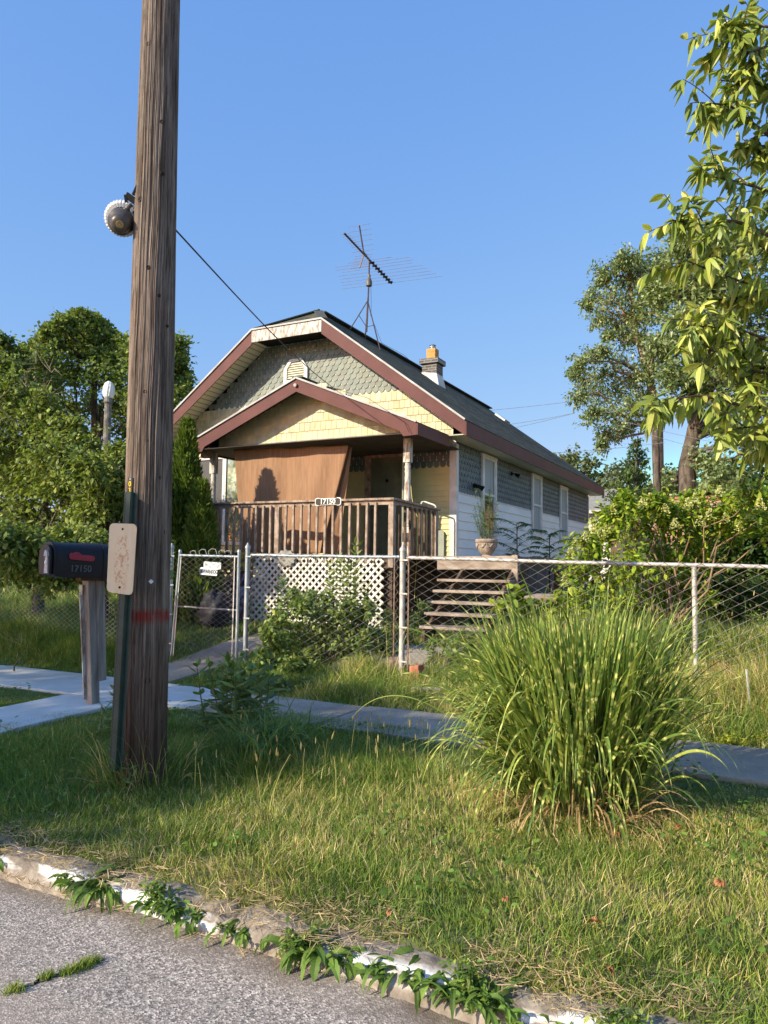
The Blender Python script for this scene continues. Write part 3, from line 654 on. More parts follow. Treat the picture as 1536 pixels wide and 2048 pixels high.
lt = lattice(-8.98, -8.22, 0.56, 1.60, 10.47, None); part(lt, "lattice_skirt", M("grey_lattice", (0.30, 0.30, 0.27), (0.18, 0.18, 0.16), 0.7, 6), deck)
# steps: six treads on stringers
st = []
tr = [(10.62, 1.56), (10.33, 1.395), (10.07, 1.24), (9.82, 1.09), (9.57, 0.94), (9.31, 0.775)]
sg = MB()
for xs_ in (-4.2, -3.4):
    sg.hexa([(xs_ - 0.02, 9.3, 0.45), (xs_ + 0.02, 9.3, 0.45), (xs_ + 0.02, 10.85, 1.3), (xs_ - 0.02, 10.85, 1.3)], [(xs_ - 0.02, 9.3, 0.70), (xs_ + 0.02, 9.3, 0.70), (xs_ + 0.02, 10.85, 1.62), (xs_ - 0.02, 10.85, 1.62)])
steps = part(sg, "steps", m_deckdark)
for k, (y, z) in enumerate(tr[1:]):
    mb = MB(); mb.box(-4.44 + 0.045 * k, -3.31, y - 0.02, y + 0.24, z - 0.03, z + 0.008); part(mb, "tread", m_tread, steps, bevel=0.005)
mb = MB(); mb.bar((-4.62, 10.76, 1.64), (-3.30, 10.76, 1.66), 0.04, 0.2); part(mb, "riser_board", m_tread, steps)
mb = MB(); mb.box(-3.40, -3.31, 10.68, 10.735, 1.05, 1.77); part(mb, "step_post", m_tread, steps)
m_sun = M("grey_green_picket", (0.33, 0.36, 0.29), (0.27, 0.3, 0.24), 0.7, 5)
pk = thing("picket_panel", "short rounded grey-green picket pieces leaning on the yellow wall corner", "picket", (-5.5, 12.9, 1.755))
for x in (-5.66, -5.50):
    mb = MB(); P = [(x - 0.07, 12.93, 1.757), (x + 0.07, 12.93, 1.757)] + [(x + 0.07 * math.cos(a), 12.93, 2.2 + 0.07 * math.sin(a)) for a in np.linspace(0, math.pi, 9)]
    mb.prism(P, (0, 0.02, 0)); mb.build("picket", m_sun, pk)
mb = MB(); mb.box(-5.73, -5.43, 12.952, 12.965, 1.88, 1.94); mb.build("rail", m_sun, pk)
hp = MB(); hp.tube([(-5.76, 12.6, 1.76), (-5.76, 12.6, 2.72), (-5.74, 12.6, 2.775), (-5.70, 12.6, 2.79), (-5.50, 12.6, 2.72), (-5.465, 12.6, 2.70), (-5.45, 12.6, 2.64), (-5.45, 12.6, 1.76)], 0.016, 8)
tag(hp.build("grab_rail", m_white, None, True), "white bent pipe grab rail behind the porch railing", "grab rail")
# brown shade cloth hung behind the porch railing
m_tarp, t, b = nodes("brown_shade_cloth")
f = noise(t, 9, 6, (3, 3, 0.25)); f2 = noise(t, 60, 3, (4, 4, 1))
c = ramp(t, f, [(0.3, (0.24, 0.125, 0.06)), (0.7, (0.34, 0.19, 0.10))]); c = mixc(t, ramp(t, f2, [(0.62, (0, 0, 0)), (0.75, (0.35, 0.35, 0.35))]), c, (0.5, 0.33, 0.2))
t.links.new(c, b.inputs['Base Color']); b.inputs['Roughness'].default_value = 0.8; bump(t, b, noise(t, 3, 3, (1.5, 1, 0.5)), 0.5, 0.05)
tp = thing("shade_cloth", "brown shade cloth hanging from the porch beam, its right edge folded back", "shade cloth", (-8.0, 11.33, 1.8))
def cloth(TL, TR, BL, BR, y0, amp, name, nu=60, nv=40, side=0.0):
    V = np.zeros((nv + 1, nu + 1, 3))
    for j in range(nv + 1):
        v = j / nv
        for i_ in range(nu + 1):
            u = i_ / nu; x = (TL[0] * (1 - u) + TR[0] * u) * (1 - v) + (BL[0] * (1 - u) + BR[0] * u) * v; z = (TL[1] * (1 - u) + TR[1] * u) * (1 - v) + (BL[1] * (1 - u) + BR[1] * u) * v
            sag = -0.05 * math.sin(math.pi * u) * (1 - v) * abs(math.sin(u * 9))
            V[j, i_] = (x, y0 + amp * (math.sin(u * 14 + v * 2) * 0.6 + math.sin(u * 31 - v * 3) * 0.25) * (0.3 + v) + side * u, z + sag * 0.5)
    i0 = np.arange((nv + 1) * (nu + 1)).reshape(nv + 1, nu + 1)
    fm = FM(); fm.add(V.reshape(-1, 3), np.stack([i0[:-1, :-1], i0[1:, :-1], i0[1:, 1:], i0[:-1, 1:]], -1).reshape(-1, 4), np.zeros((V.size // 3, 3)))
    o = fm.build(name, m_tarp, tp, True); s_ = o.modifiers.new("s", 'SOLIDIFY'); s_.thickness = 0.004; return o
cloth((-9.15, 3.80), (-6.60, 3.71), (-8.92, 1.80), (-7.15, 1.79), 11.33, 0.05, "cloth")
cloth((-6.75, 3.71), (-6.60, 3.71), (-7.35, 1.80), (-6.86, 1.80), 11.42, 0.035, "cloth_fold", 20, 30, 0.04)
# house number plaque on the railing
m_ink = M("black_enamel", (0.02, 0.022, 0.022), (0.03, 0.035, 0.033), 0.4, 8); m_numw = M("white_enamel", (0.85, 0.86, 0.82), (0.75, 0.76, 0.72), 0.4)
def text(body, loc, size, mat, parent, name, right=(1, 0, 0), up=(0, 0, 1), depth=0.002, shear=0.0, align='CENTER', wx=1.0):
    cu = bpy.data.curves.new(name, 'FONT'); cu.body = body; cu.size = size; cu.extrude = depth; cu.align_x = align; cu.align_y = 'CENTER'; cu.shear = shear; cu.offset = 0.0015 * size / 0.1
    tmp = bpy.data.objects.new(name, cu); COL.objects.link(tmp)
    me = bpy.data.meshes.new_from_object(tmp.evaluated_get(bpy.context.evaluated_depsgraph_get())); bpy.data.objects.remove(tmp)
    r_ = Vector(right).normalized(); u_ = Vector(up).normalized(); n_ = r_.cross(u_)
    mt = Matrix(((r_.x * wx, u_.x, n_.x, 0), (r_.y * wx, u_.y, n_.y, 0), (r_.z * wx, u_.z, n_.z, 0), (0, 0, 0, 1)))
    me.transform(Matrix.Translation(Vector(loc) - origin(parent)) @ mt); me.materials.clear(); me.materials.append(mat)
    o = bpy.data.objects.new(name, me); put(o, parent); return o
np_ = thing("number_plaque", "black house number plaque with white border reading 17150 on the porch railing", "house number", (-6.45, 10.44, 2.63))
def plaque(w_, h_, y0, y1):
    P = [(-w_, -h_ * .55), (-w_ * .93, -h_ * .9), (-w_ * .74, -h_), (-w_ * .62, -h_ * .82), (w_ * .62, -h_ * .82), (w_ * .74, -h_), (w_ * .93, -h_ * .9), (w_, -h_ * .55)]
    P += [(x, -z) for x, z in P[::-1]]
    mb = MB(); mb.prism([(-6.45 + x, y0, 2.63 + z) for x, z in P], (0, y1 - y0, 0)); return mb
plaque(0.25, 0.068, 10.43, 10.45).build("border", m_numw, np_); plaque(0.235, 0.056, 10.424, 10.4295).build("plate", m_ink, np_)
text("17150", (-6.45, 10.422, 2.628), 0.115, m_numw, np_, "lettering", wx=1.05)
# yellow cord hanging on the porch post
yc = MB(); yc.tube([(-5.4, 11.4, 2.95), (-5.37, 11.38, 2.75), (-5.30, 11.32, 2.55), (-5.20, 11.25, 2.40), (-5.19, 11.24, 1.9), (-5.21, 11.2, 1.3), (-5.2, 11.15, 1.0)], 0.006, 6)
tag(yc.build("hanging_rope", M("yellow_cord", (0.6, 0.5, 0.12), (0.5, 0.42, 0.1), 0.6), None, True), "thin yellow cord hanging from the right porch post over the side railing", "cord")
# ================================================================ UTILITY POLE AND WHAT HANGS ON IT
m_pole, t, b = nodes("weathered_pole_wood")
tc = N(t, "ShaderNodeTexCoord"); sx = N(t, "ShaderNodeSeparateXYZ"); t.links.new(tc.outputs['Object'], sx.inputs[0])
gr = noise(t, 26, 7, (1, 1, 0.035), 0.7); gr2 = noise(t, 70, 4, (1, 1, 0.06), 0.6); bl = noise(t, 2.2, 5, (1, 1, 0.5))
c = ramp(t, gr, [(0.34, (0.05, 0.038, 0.03)), (0.44, (0.14, 0.112, 0.09)), (0.58, (0.26, 0.215, 0.175)), (0.75, (0.38, 0.325, 0.27))])
c = mixc(t, ramp(t, gr2, [(0.36, (0.8, 0.8, 0.8)), (0.5, (0, 0, 0))]), c, (0.06, 0.042, 0.03))
c = mixc(t, ramp(t, bl, [(0.52, (0, 0, 0)), (0.75, (0.55, 0.55, 0.55))]), c, (0.17, 0.12, 0.09))
mr = N(t, "ShaderNodeMapRange"); mr.inputs[1].default_value = 1.1; mr.inputs[2].default_value = 0.25; t.links.new(sx.outputs[2], mr.inputs[0])
c = mixc(t, ramp(t, mr.outputs[0], [(0.0, (0, 0, 0)), (1.0, (0.75, 0.75, 0.75))]), c, (0.062, 0.034, 0.022))
# sprayed red band
mr2 = N(t, "ShaderNodeMapRange"); mr2.inputs[1].default_value = 1.03; mr2.inputs[2].default_value = 1.15; t.links.new(sx.outputs[2], mr2.inputs[0])
band = ramp(t, mr2.outputs[0], [(0.0, (0, 0, 0)), (0.35, (0.75, 0.75, 0.75)), (0.7, (0.8, 0.8, 0.8)), (1.0, (0, 0, 0))])
band = mixc(t, 1.0, band, ramp(t, noise(t, 20, 4, (1, 1, 0.3)), [(0.35, (0.15, 0.15, 0.15)), (0.6, (1, 1, 1))]), 'MULTIPLY')
c = mixc(t, band, c, (0.25, 0.015, 0.012))
t.links.new(c, b.inputs['Base Color']); b.inputs['Roughness'].default_value = 0.88; b.inputs['Specular IOR Level'].default_value = 0.15
bump(t, b, gr, 1.0, 0.012)
PB = Vector((-3.757, 3.78, 0.05)); PT = Vector((-3.872, 3.78, 9.2))
pole = thing("utility_pole", "tall cracked wooden utility pole with a red paint band, in the kerbside grass", "utility pole", (PB.x, PB.y, 0.15))
nz_, na = 260, 420
ang = np.arange(na) * 2 * np.pi / na; zz = np.linspace(0, 1, nz_) ** 1.25
cr = [(rng.uniform(0, 2 * np.pi), rng.uniform(0, 1), rng.uniform(0.06, 0.35), rng.uniform(0.009, 0.02), rng.uniform(0.002, 0.007)) for _ in range(420)]
A, ZZ = np.meshgrid(ang, zz)
rr = np.interp(ZZ, [0, 0.33, 0.61, 1], [0.156, 0.153, 0.131, 0.116]) + 0.012 * np.exp(-ZZ * 40)
tw = A + 0.12 * np.sin(ZZ * 9) + 0.02 * np.sin(ZZ * 60 + A * 3)
rr = rr + 0.0015 * np.sin(tw * 9 + 2) + 0.0012 * np.sin(tw * 23 + 5 * np.sin(ZZ * 4)) + 0.0008 * np.sin(tw * 57)
for a0, z0, hl, wa, dp_ in cr:
    da = (tw - a0 + np.pi) % (2 * np.pi) - np.pi; rr = rr - dp_ * np.exp(-(da / wa) ** 2) * np.exp(-((ZZ - z0) / hl) ** 4)
P0 = np.array(PB); P1 = np.array(PT)
cen = P0 + (P1 - P0) * ZZ[..., None]
cen[..., 0] += 0.004 * np.sin(ZZ * 11)
V = cen + np.stack([np.cos(A) * rr, np.sin(A) * rr, np.zeros_like(rr)], -1)
i = np.arange(V.shape[0] * na).reshape(-1, na); j = np.roll(i, -1, 1)
fm = FM(); fm.add(V.reshape(-1, 3), np.stack([i[:-1], j[:-1], j[1:], i[1:]], -1).reshape(-1, 4), np.zeros((V.size // 3, 3)))
shaft = fm.build("shaft", m_pole, pole, True)
def polesurf(px, py, out=0.0):
    """point on the pole's surface seen at this place of the design drawing"""
    v = ray(px, py); z = 1.6
    for _ in range(6):
        f = (z - PB.z) / (PT.z - PB.z); cxx = PB.x + (PT.x - PB.x) * f; cyy = PB.y + (PT.y - PB.y) * f; r_ = float(np.interp(f, [0, 0.33, 0.61, 1], [0.156, 0.153, 0.131, 0.116])) + out
        a_ = v.x ** 2 + v.y ** 2; b_ = -2 * (v.x * cxx + v.y * cyy); c_ = cxx ** 2 + cyy ** 2 - r_ ** 2
        D_ = max(b_ * b_ - 4 * a_ * c_, 0); k = (-b_ - math.sqrt(D_)) / (2 * a_); p = CAM + v * k; z = p.z
    n = Vector((p.x - cxx, p.y - cyy, 0)).normalized(); return p, n
m_knot = M("knot_wood", (0.05, 0.034, 0.024), (0.015, 0.01, 0.008), 0.9, 40)
for px, py, s in ((296, 87, .016), (324, 243, .016), (325, 346, .014), (296, 534, .014), (290, 783, .013), (335, 652, .012), (279, 398, .02), (331, 1064, .015), (295, 1362, .02), (320, 1444, .018), (322, 955, .012), (318, 590, .012), (292, 880, .012)):
    p, n = polesurf(px, py); k_ = MB(); s *= 0.75
    k_.lathe(p - n * 0.012, [(0, s * 1.5), (0.008, s * 1.45), (0.0135, s * 1.1), (0.011, s * 0.5), (0.002, s * 0.2)], 12, n)
    k_.build("knot", m_knot, pole, True)
# number strip 03
p, n = polesurf(261, 972, 0.002); rt = Vector((-n.y, n.x, 0)); rt = rt if rt.dot(rv) > 0 else -rt
m_yel = M("yellow_numeral", (0.85, 0.62, 0.03), (0.75, 0.52, 0.02), 0.5)
st_ = MB(); q = p + n * 0.004
st_.hexa([q - rt * 0.021 - Vector((0, 0, .055)), q + rt * 0.021 - Vector((0, 0, .055)), q + rt * 0.021 - Vector((0, 0, .055)) - n * 0.02, q - rt * 0.021 - Vector((0, 0, .055)) - n * 0.02],
         [q - rt * 0.021 + Vector((0, 0, .055)), q + rt * 0.021 + Vector((0, 0, .055)), q + rt * 0.021 + Vector((0, 0, .055)) - n * 0.02, q - rt * 0.021 + Vector((0, 0, .055)) - n * 0.02])
st_ = st_.build("number_strip", m_ink, pole)
def mtext(s, at_, size): return text(s, at_ + n * 0.001, size, m_yel, pole if False else st_, "numeral", rt, (0, 0, 1))
mtext("0", q + Vector((0, 0, 0.012)), 0.05); mtext("3", q - Vector((0, 0, 0.032)), 0.05)
nl = MB(); nl.lathe(q + Vector((0, 0, 0.046)) - n * 0.001, [(0, 0.005), (0.003, 0.004)], 8, n); nl.build("nail_head", m_numw, st_)
# little reflector tag
p, n = polesurf(302, 1163, 0.004); rt = Vector((-n.y, n.x, 0)); mb = MB(); s = 0.017
mb.prism([p + rt * s, p + Vector((0, 0, s)), p - rt * s, p - Vector((0, 0, s))], n * 0.003); mb.build("reflector", M("bright_reflector", (0.85, 0.85, 0.9), (0.6, 0.6, 0.65), 0.2, 60, spec=0.8), pole)

# street lamp fixture hanging at the side
ax = (CAM - Vector((-4.0, 3.62, 4.0))).normalized(); ax = (ax + Vector((-0.12, 0, 0.0)) - uv_ * 0.1).normalized()
LC = Vector((-4.0, 3.66, 4.01))
lamp = thing("pole_lamp", "dark bell-shaped lamp with a ribbed glass skirt bracketed to the utility pole", "lamp", tuple(LC))
m_bell = M("grey_bell_housing", (0.10, 0.09, 0.08), (0.065, 0.058, 0.052), 0.4, 10, spec=0.5, metal=0.3)
m_brass = M("brass_button", (0.5, 0.4, 0.2), (0.2, 0.15, 0.08), 0.4, 120, metal=0.6)
m_rib, t, b = nodes("ribbed_lens"); b.inputs['Base Color'].default_value = (0.8, 0.8, 0.74, 1); b.inputs['Roughness'].default_value = 0.25; b.inputs['Transmission Weight'].default_value = 0.15
mb = MB(); nn = 96; prof = [(-0.09, 0.05), (-0.085, 0.1), (-0.06, 0.118), (-0.02, 0.125), (0.01, 0.122), (0.03, 0.11), (0.035, 0.085)]
x_ = ax.cross(Vector((0, 0, 1))).normalized(); y_ = ax.cross(x_); vs = []
for h_, r_ in prof:
    for k in range(nn):
        q_ = r_ * (1 - 0.04 * (k % 3 == 0)); a_ = 2 * math.pi * k / nn; vs.append(LC + ax * h_ + (x_ * math.cos(a_) + y_ * math.sin(a_)) * q_)
mb.add(vs, [(i_ * nn + k, i_ * nn + (k + 1) % nn, (i_ + 1) * nn + (k + 1) % nn, (i_ + 1) * nn + k) for i_ in range(len(prof) - 1) for k in range(nn)])
mb.build("ribbed_lens", m_rib, lamp)
H0 = LC - uv_ * 0.015 - rv * 0.005
mb = MB(); mb.lathe(H0, [(-0.06, 0.07), (0.02, 0.088), (0.06, 0.09), (0.075, 0.085), (0.09, 0.07), (0.13, 0.066), (0.15, 0.06), (0.165, 0.045), (0.17, 0.02)], 36, ax); mb.build("housing", m_bell, lamp, True)
mb = MB(); mb.lathe(H0 + ax * 0.166, [(0, 0.026), (0.01, 0.026), (0.012, 0.02), (0.008, 0.018), (0.008, 0.004)], 24, ax); mb.build("button", m_brass, lamp, True)
mb = MB(); a_ = H0 + ax * 0.05 + uv_ * 0.06 + rv * 0.02; mb.lathe(a_, [(-0.02, 0.03), (0.03, 0.026), (0.035, 0.02), (0.08, 0.018)], 16, (uv_ * 0.8 + rv * 0.6)); mb.build("neck", m_bell, lamp, True)
mb = MB(); s1 = LC + uv_ * 0.175 + rv * 0.03 + ax * 0.06; s2 = LC + uv_ * 0.075 + rv * 0.17 + ax * 0.06
mb.bar(s1, s2, 0.045, 0.012, ax); mb.bar(s2 + uv_ * 0.0, s2 - rv * 0.09 - uv_ * 0.03, 0.03, 0.012, ax)
mb.bar(s1 - rv * 0.005, s1 - uv_ * 0.11 + rv * 0.01, 0.02, 0.012, ax); mb.build("bracket", m_dark, lamp)
mb = MB(); mb.tube([s1 + rv * 0.05, s1 + rv * 0.08 + uv_ * 0.06, s1 + rv * 0.12 + uv_ * 0.12, s1 + rv * 0.17 + uv_ * 0.2 - ax * 0.06], [0.012, 0.014, 0.007, 0.005], 8); mb.build("lead_wire", m_dark, lamp, True)

# service cable from the pole down to the gable
ca = Vector((-3.70, 3.86, 3.96)); ce = Vector((-7.5, 12.34, 5.02)); pts = []
for k in range(25):
    f = k / 24; pts.append(ca.lerp(ce, f) - Vector((0, 0, 0.09 * math.sin(math.pi * f))))
mb = MB(); mb.tube(pts, 0.0065, 6); tag(mb.build("service_cable", M("dark_cable", (0.05, 0.025, 0.03), (0.03, 0.015, 0.02), 0.6), None, True), "thin dark service cable sloping from the wooden pole down to the gable", "cable")
mb = MB(); mb.tube([ce, (-7.3, 12.36, 4.99), (-7.0, 11.2, 4.78), (-6.0, 10.93, 4.42), (-5.3, 10.93, 3.95), (-5.22, 10.93, 3.78)], 0.004, 5); 
tag(mb.build("drop_wire", m_dark, None, True), "thin wire running down the right brown rake board of the porch gable", "wire")

# ================================================================ SIGN POST LEANING ON THE POLE
sp = thing("sign_post", "green perforated steel channel post with a blank peeling yellowed plate, leaning on the utility pole", "sign post", (-3.79, 3.56, 0.15))
m_gpost = M("dark_green_enamel", (0.03, 0.06, 0.05), (0.018, 0.04, 0.033), 0.5, 12)
c0 = atY(231, 1540, 3.53); c1 = atY(262, 985, 3.58)
ud = (c1 - c0).normalized(); wd_ = Vector((0.95, 0.3, 0)).normalized(); nd = wd_.cross(ud).normalized()
if nd.y > 0: nd = -nd
mb = MB()
def strip(mb, u0, n0, u1, n1, th=0.003):
    a_ = [c0 + wd_ * u0 + nd * n0, c0 + wd_ * u1 + nd * n1]; L_ = (c1 - c0)
    dd = Vector(a_[1] - a_[0]).cross(ud).normalized() * th
    mb.hexa([a_[0], a_[1], a_[1] + dd, a_[0] + dd], [a_[0] + L_, a_[1] + L_, a_[1] + dd + L_, a_[0] + dd + L_])
strip(mb, -0.045, 0.0, -0.02, 0.0); strip(mb, -0.02, 0.0, -0.014, 0.034); strip(mb, -0.014, 0.034, 0.018, 0.034); strip(mb, 0.018, 0.034, 0.024, 0.0); strip(mb, 0.024, 0.0, 0.05, 0.0)
mb.build("channel", m_gpost, sp)
hl = MB(); L_ = (c1 - c0).length; k = 0.06
while k < L_ - 0.02:
    q = c0 + ud * k - wd_ * 0.033 + nd * 0.0005; hl.lathe(q, [(0, 0.0055), (0.0035, 0.0055)], 6, nd); k += 0.0254
o = hl.build("bolt_holes", m_dark, sp)
m_plate, t, b = nodes("yellowed_peeling_plate")
f = noise(t, 3, 5); f2 = noise(t, 28, 8, (1, 1, 1), 0.7, 'Object', 1.5); tc = N(t, "ShaderNodeTexCoord")
g_ = N(t, "ShaderNodeTexGradient"); g_.gradient_type = 'SPHERICAL'; mp = N(t, "ShaderNodeMapping"); mp.inputs['Location'].default_value = (-0.5 * 2.0, -0.42 * 2.0, 0); mp.inputs['Scale'].default_value = (3.0, 2.0, 0)
mp.inputs['Location'].default_value = (-1.55, -0.85, 0)
t.links.new(tc.outputs['UV'], mp.inputs[0]); t.links.new(mp.outputs[0], g_.inputs[0])
c = ramp(t, f, [(0.3, (0.43, 0.40, 0.26)), (0.7, (0.50, 0.49, 0.37))])
c = mixc(t, ramp(t, noise(t, 6, 4, (1, 1, 0.1)), [(0.55, (0, 0, 0)), (0.7, (0.6, 0.6, 0.6))]), c, (0.52, 0.54, 0.48))
msk = mixc(t, 1.0, ramp(t, g_.outputs['Fac'], [(0.0, (0, 0, 0)), (0.35, (1, 1, 1))]), ramp(t, f2, [(0.5, (0, 0, 0)), (0.56, (1, 1, 1))]), 'MULTIPLY')
c = mixc(t, msk, c, (0.33, 0.21, 0.12))
t.links.new(c, b.inputs['Base Color']); b.inputs['Roughness'].default_value = 0.45; b.inputs['Specular IOR Level'].default_value = 0.4
tl, trr, bll, brr = [atY(*q_, 3.50) for q_ in ((219, 1046), (274, 1048), (213, 1184), (265, 1191))]
def lerp2(u, v): return (bll.lerp(brr, u)).lerp(tl.lerp(trr, u), v)
P = []; r_ = 0.17
for cx_, cy_, a0 in ((1 - r_, 1 - r_ * .42, 0), (r_, 1 - r_ * .42, 90), (r_, r_ * .42, 180), (1 - r_, r_ * .42, 270)):
    for k in range(7): a_ = R(a0 + 15 * k); P.append((cx_ + r_ * math.cos(a_), cy_ + r_ * .42 * math.sin(a_)))
pts = [lerp2(u, v) for u, v in P]; mb = MB(); pn = (trr - tl).cross(tl - bll).normalized(); pn = -pn if pn.y < 0 else pn
mb.prism(pts, pn * 0.003); o = mb.build("sign_plate", m_plate, sp, bevel=0.001)
uvl = o.data.uv_layers.new(name="UVMap")
for l in o.data.loops:
    k = l.vertex_index % len(P); uvl.data[l.index].uv = P[k]
for u, v in ((0.5, 0.92), (0.5, 0.09)):
    mb = MB(); mb.lathe(lerp2(u, v) - pn * 0.0, [(-0.004, 0.007), (0.0, 0.008)], 8, pn); mb.build("bolt", m_dark, o)

# ================================================================ MAILBOX
MX = Vector((-5.98, 5.3, 0.2)); mbx = thing("mailbox", "black plastic rural mailbox with a red flag on a leaning weathered wooden post", "mailbox", tuple(MX))
def prof_box(w_, h_, n=10):
    """arched cross-section in (y,z)"""
    P = [(-w_ / 2, 0), (w_ / 2, 0), (w_ / 2 * 1.06, h_ * 0.5)]
    for k in range(1, n): a_ = math.pi * k / n; P.append((w_ / 2 * 1.06 * math.cos(a_), h_ * 0.55 + h_ * 0.45 * math.sin(a_) ** 0.75))
    P.append((-w_ / 2 * 1.06, h_ * 0.5)); return P
bd_ = Vector((0.30, 0.954, -0.012)).normalized()     # long axis of the box; its door faces left
sd_ = Vector((-0.954, 0.30, 0)).normalized()
MC = Vector((-6.13, 4.86, 1.445)); secs = []
for s_, w_, h_, z_ in ((0.0, 0.30, 0.31, 0.03), (0.012, 0.31, 0.33, 0.018), (0.03, 0.31, 0.33, 0.012), (0.1, 0.295, 0.335, 0.0), (0.45, 0.295, 0.345, 0.0), (0.452, 0.285, 0.337, 0.0), (0.464, 0.285, 0.337, 0.0), (0.466, 0.295, 0.343, 0.0), (0.6, 0.29, 0.33, 0.0), (0.69, 0.26, 0.30, 0.004), (0.70, 0.22, 0.27, 0.02)):
    secs.append([MC + bd_ * (s_ * 1.03) + sd_ * y_ + Vector((0, 0, z_ + zz_)) for y_, zz_ in prof_box(w_, h_)])
mb = MB(); n_ = len(secs[0]); mb.add([v for s_ in secs for v in s_], [(i_ * n_ + k, i_ * n_ + (k + 1) % n_, (i_ + 1) * n_ + (k + 1) % n_, (i_ + 1) * n_ + k) for i_ in range(len(secs) - 1) for k in range(n_)] + [tuple(range(n_))[::-1], tuple(range((len(secs) - 1) * n_, len(secs) * n_))])
mb.build("box", m_black, mbx, True)
# door in a raised hood, with its grey latch plate
mb = MB(); ds = [MC - bd_ * 0.012 + sd_ * (y_ * 0.86) + Vector((0, 0, 0.03 + zz_ * 0.86)) for y_, zz_ in prof_box(0.30, 0.33)]; mb.prism(ds, -bd_ * 0.02 + bd_ * 0.0); door_ = mb.build("door", m_black, mbx)
m_lat = M("grey_latch", (0.45, 0.46, 0.45), (0.36, 0.37, 0.36), 0.45)
def fr_(y_, z_, o_=0.0): return MC - bd_ * (0.034 + o_) + sd_ * y_ + Vector((0, 0, z_))
mb = MB(); mb.prism([fr_(-0.115, 0.04), fr_(-0.03, 0.04), fr_(-0.05, 0.2), fr_(-0.1, 0.2)], -bd_ * 0.012); mb.prism([fr_(-0.12, 0.201), fr_(-0.035, 0.201), fr_(-0.045, 0.24), fr_(-0.07, 0.26), fr_(-0.105, 0.24)], -bd_ * 0.022); mb.build("latch", m_lat, door_)
mb = MB(); mb.lathe(fr_(-0.072, 0.145, 0.013), [(0, 0.02), (0.006, 0.018)], 16, -bd_); mb.build("emblem", m_numw, door_)
# flag on the near side, panel and numbers
m_flag = M("red_plastic_flag", (0.34, 0.035, 0.055), (0.26, 0.028, 0.045), 0.5, 8)
def side_(s_, z_, o_=0.0): return MC + bd_ * s_ - sd_ * (0.1565 + o_) + Vector((0, 0, z_))
P = [(0.135, 0.19), (0.15, 0.175), (0.35, 0.158), (0.375, 0.165), (0.385, 0.185), (0.38, 0.205), (0.36, 0.215), (0.25, 0.222), (0.235, 0.238), (0.22, 0.246), (0.19, 0.246), (0.175, 0.235), (0.15, 0.235), (0.135, 0.22)]
mb = MB(); mb.prism([side_(s_, z_) for s_, z_ in P], -sd_ * 0.012); flg = mb.build("flag", m_flag, mbx, bevel=0.003)
mb = MB(); mb.lathe(side_(0.165, 0.21, 0.012), [(0, 0.009), (0.004, 0.007)], 10, -sd_); mb.build("rivet", m_flag, flg)
text("17150", side_(0.255, 0.085, 0.0005), 0.088, M("worn_silver_numeral", (0.16, 0.15, 0.15), (0.035, 0.035, 0.04), 0.5, 90), mbx, "lettering", bd_, (0, 0, 1), 0.001, wx=0.95)
# post of two boards
pb = MB(); b0 = Vector((-5.96, 5.32, 0.12)); b1 = Vector((-6.02, 5.26, 1.44)); off = sd_ * 0.02
pb.bar(b0, b1, 0.1, 0.09, (1, 0, 0)); wp = M("weathered_grey_post", (0.34, 0.30, 0.25), (0.13, 0.105, 0.085), 0.9, 12, (1, 1, 0.12), 0.9, 0.006, lo=0.3, hi=0.62)
post_ = pb.build("post", wp, mbx, bevel=0.006)
pb = MB(); pb.bar(Vector((-5.935, 5.385, 0.42)), Vector((-5.975, 5.345, 1.44)), 0.09, 0.05, (1, 0, 0)); pb.build("post_board", wp, post_, bevel=0.004)
pb = MB(); pb.bar(Vector((-6.0, 5.262, 0.25)), Vector((-6.055, 5.205, 1.30)), 0.055, 0.012, (1, 0, 0)); pb.build("paint_strip", m_peel, post_)
pb = MB(); pb.box(-6.07, -6.03, 5.185, 5.20, 1.27, 1.37); pb.build("tag_plate", M("beige_tag", (0.55, 0.5, 0.38), (0.45, 0.4, 0.3), 0.6), post_)
pb = MB(); pb.bar(MC + bd_ * 0.30 + Vector((0, 0, -0.015)), MC + bd_ * 0.66 + Vector((0, 0, -0.015)), 0.12, 0.028); pb.build("mount_board", m_deckdark, mbx)

# ================================================================ CHAIN-LINK FENCE AND GATE
def mesh_panel(x0, x1, y_at, zb, zt, p=0.062, r=0.0034):
    """woven diamonds: zigzag wires hooked into each other"""
    fm = FM(); ncol = int(round((x1 - x0) / p)); px_ = (x1 - x0) / ncol; H = zt(x0) - zb(x0)
    for k in range(ncol + 1):
        xa = x0 + k * px_; zbot = zb(min(xa, x1)); ztop = zt(min(xa, x1)); nr = int((ztop - zbot) / (p / 1.0)) 
        ph = p; ph = p * 1.12; nsteps = int((ztop - zbot) / (ph / 2)); pts = []
        for s in range(nsteps + 1):
            xx = xa + (px_ / 2 if (s + k) % 2 else -px_ / 2) * 1.0; zz_ = ztop + 0.012 - s * ph / 2
            xx = min(max(xx, x0), x1); pts.append((xx, y_at(xx) + (0.002 if s % 2 else -0.002), zz_))
        fm.tube(pts, r, (0, 0, 0), 3)
    return fm
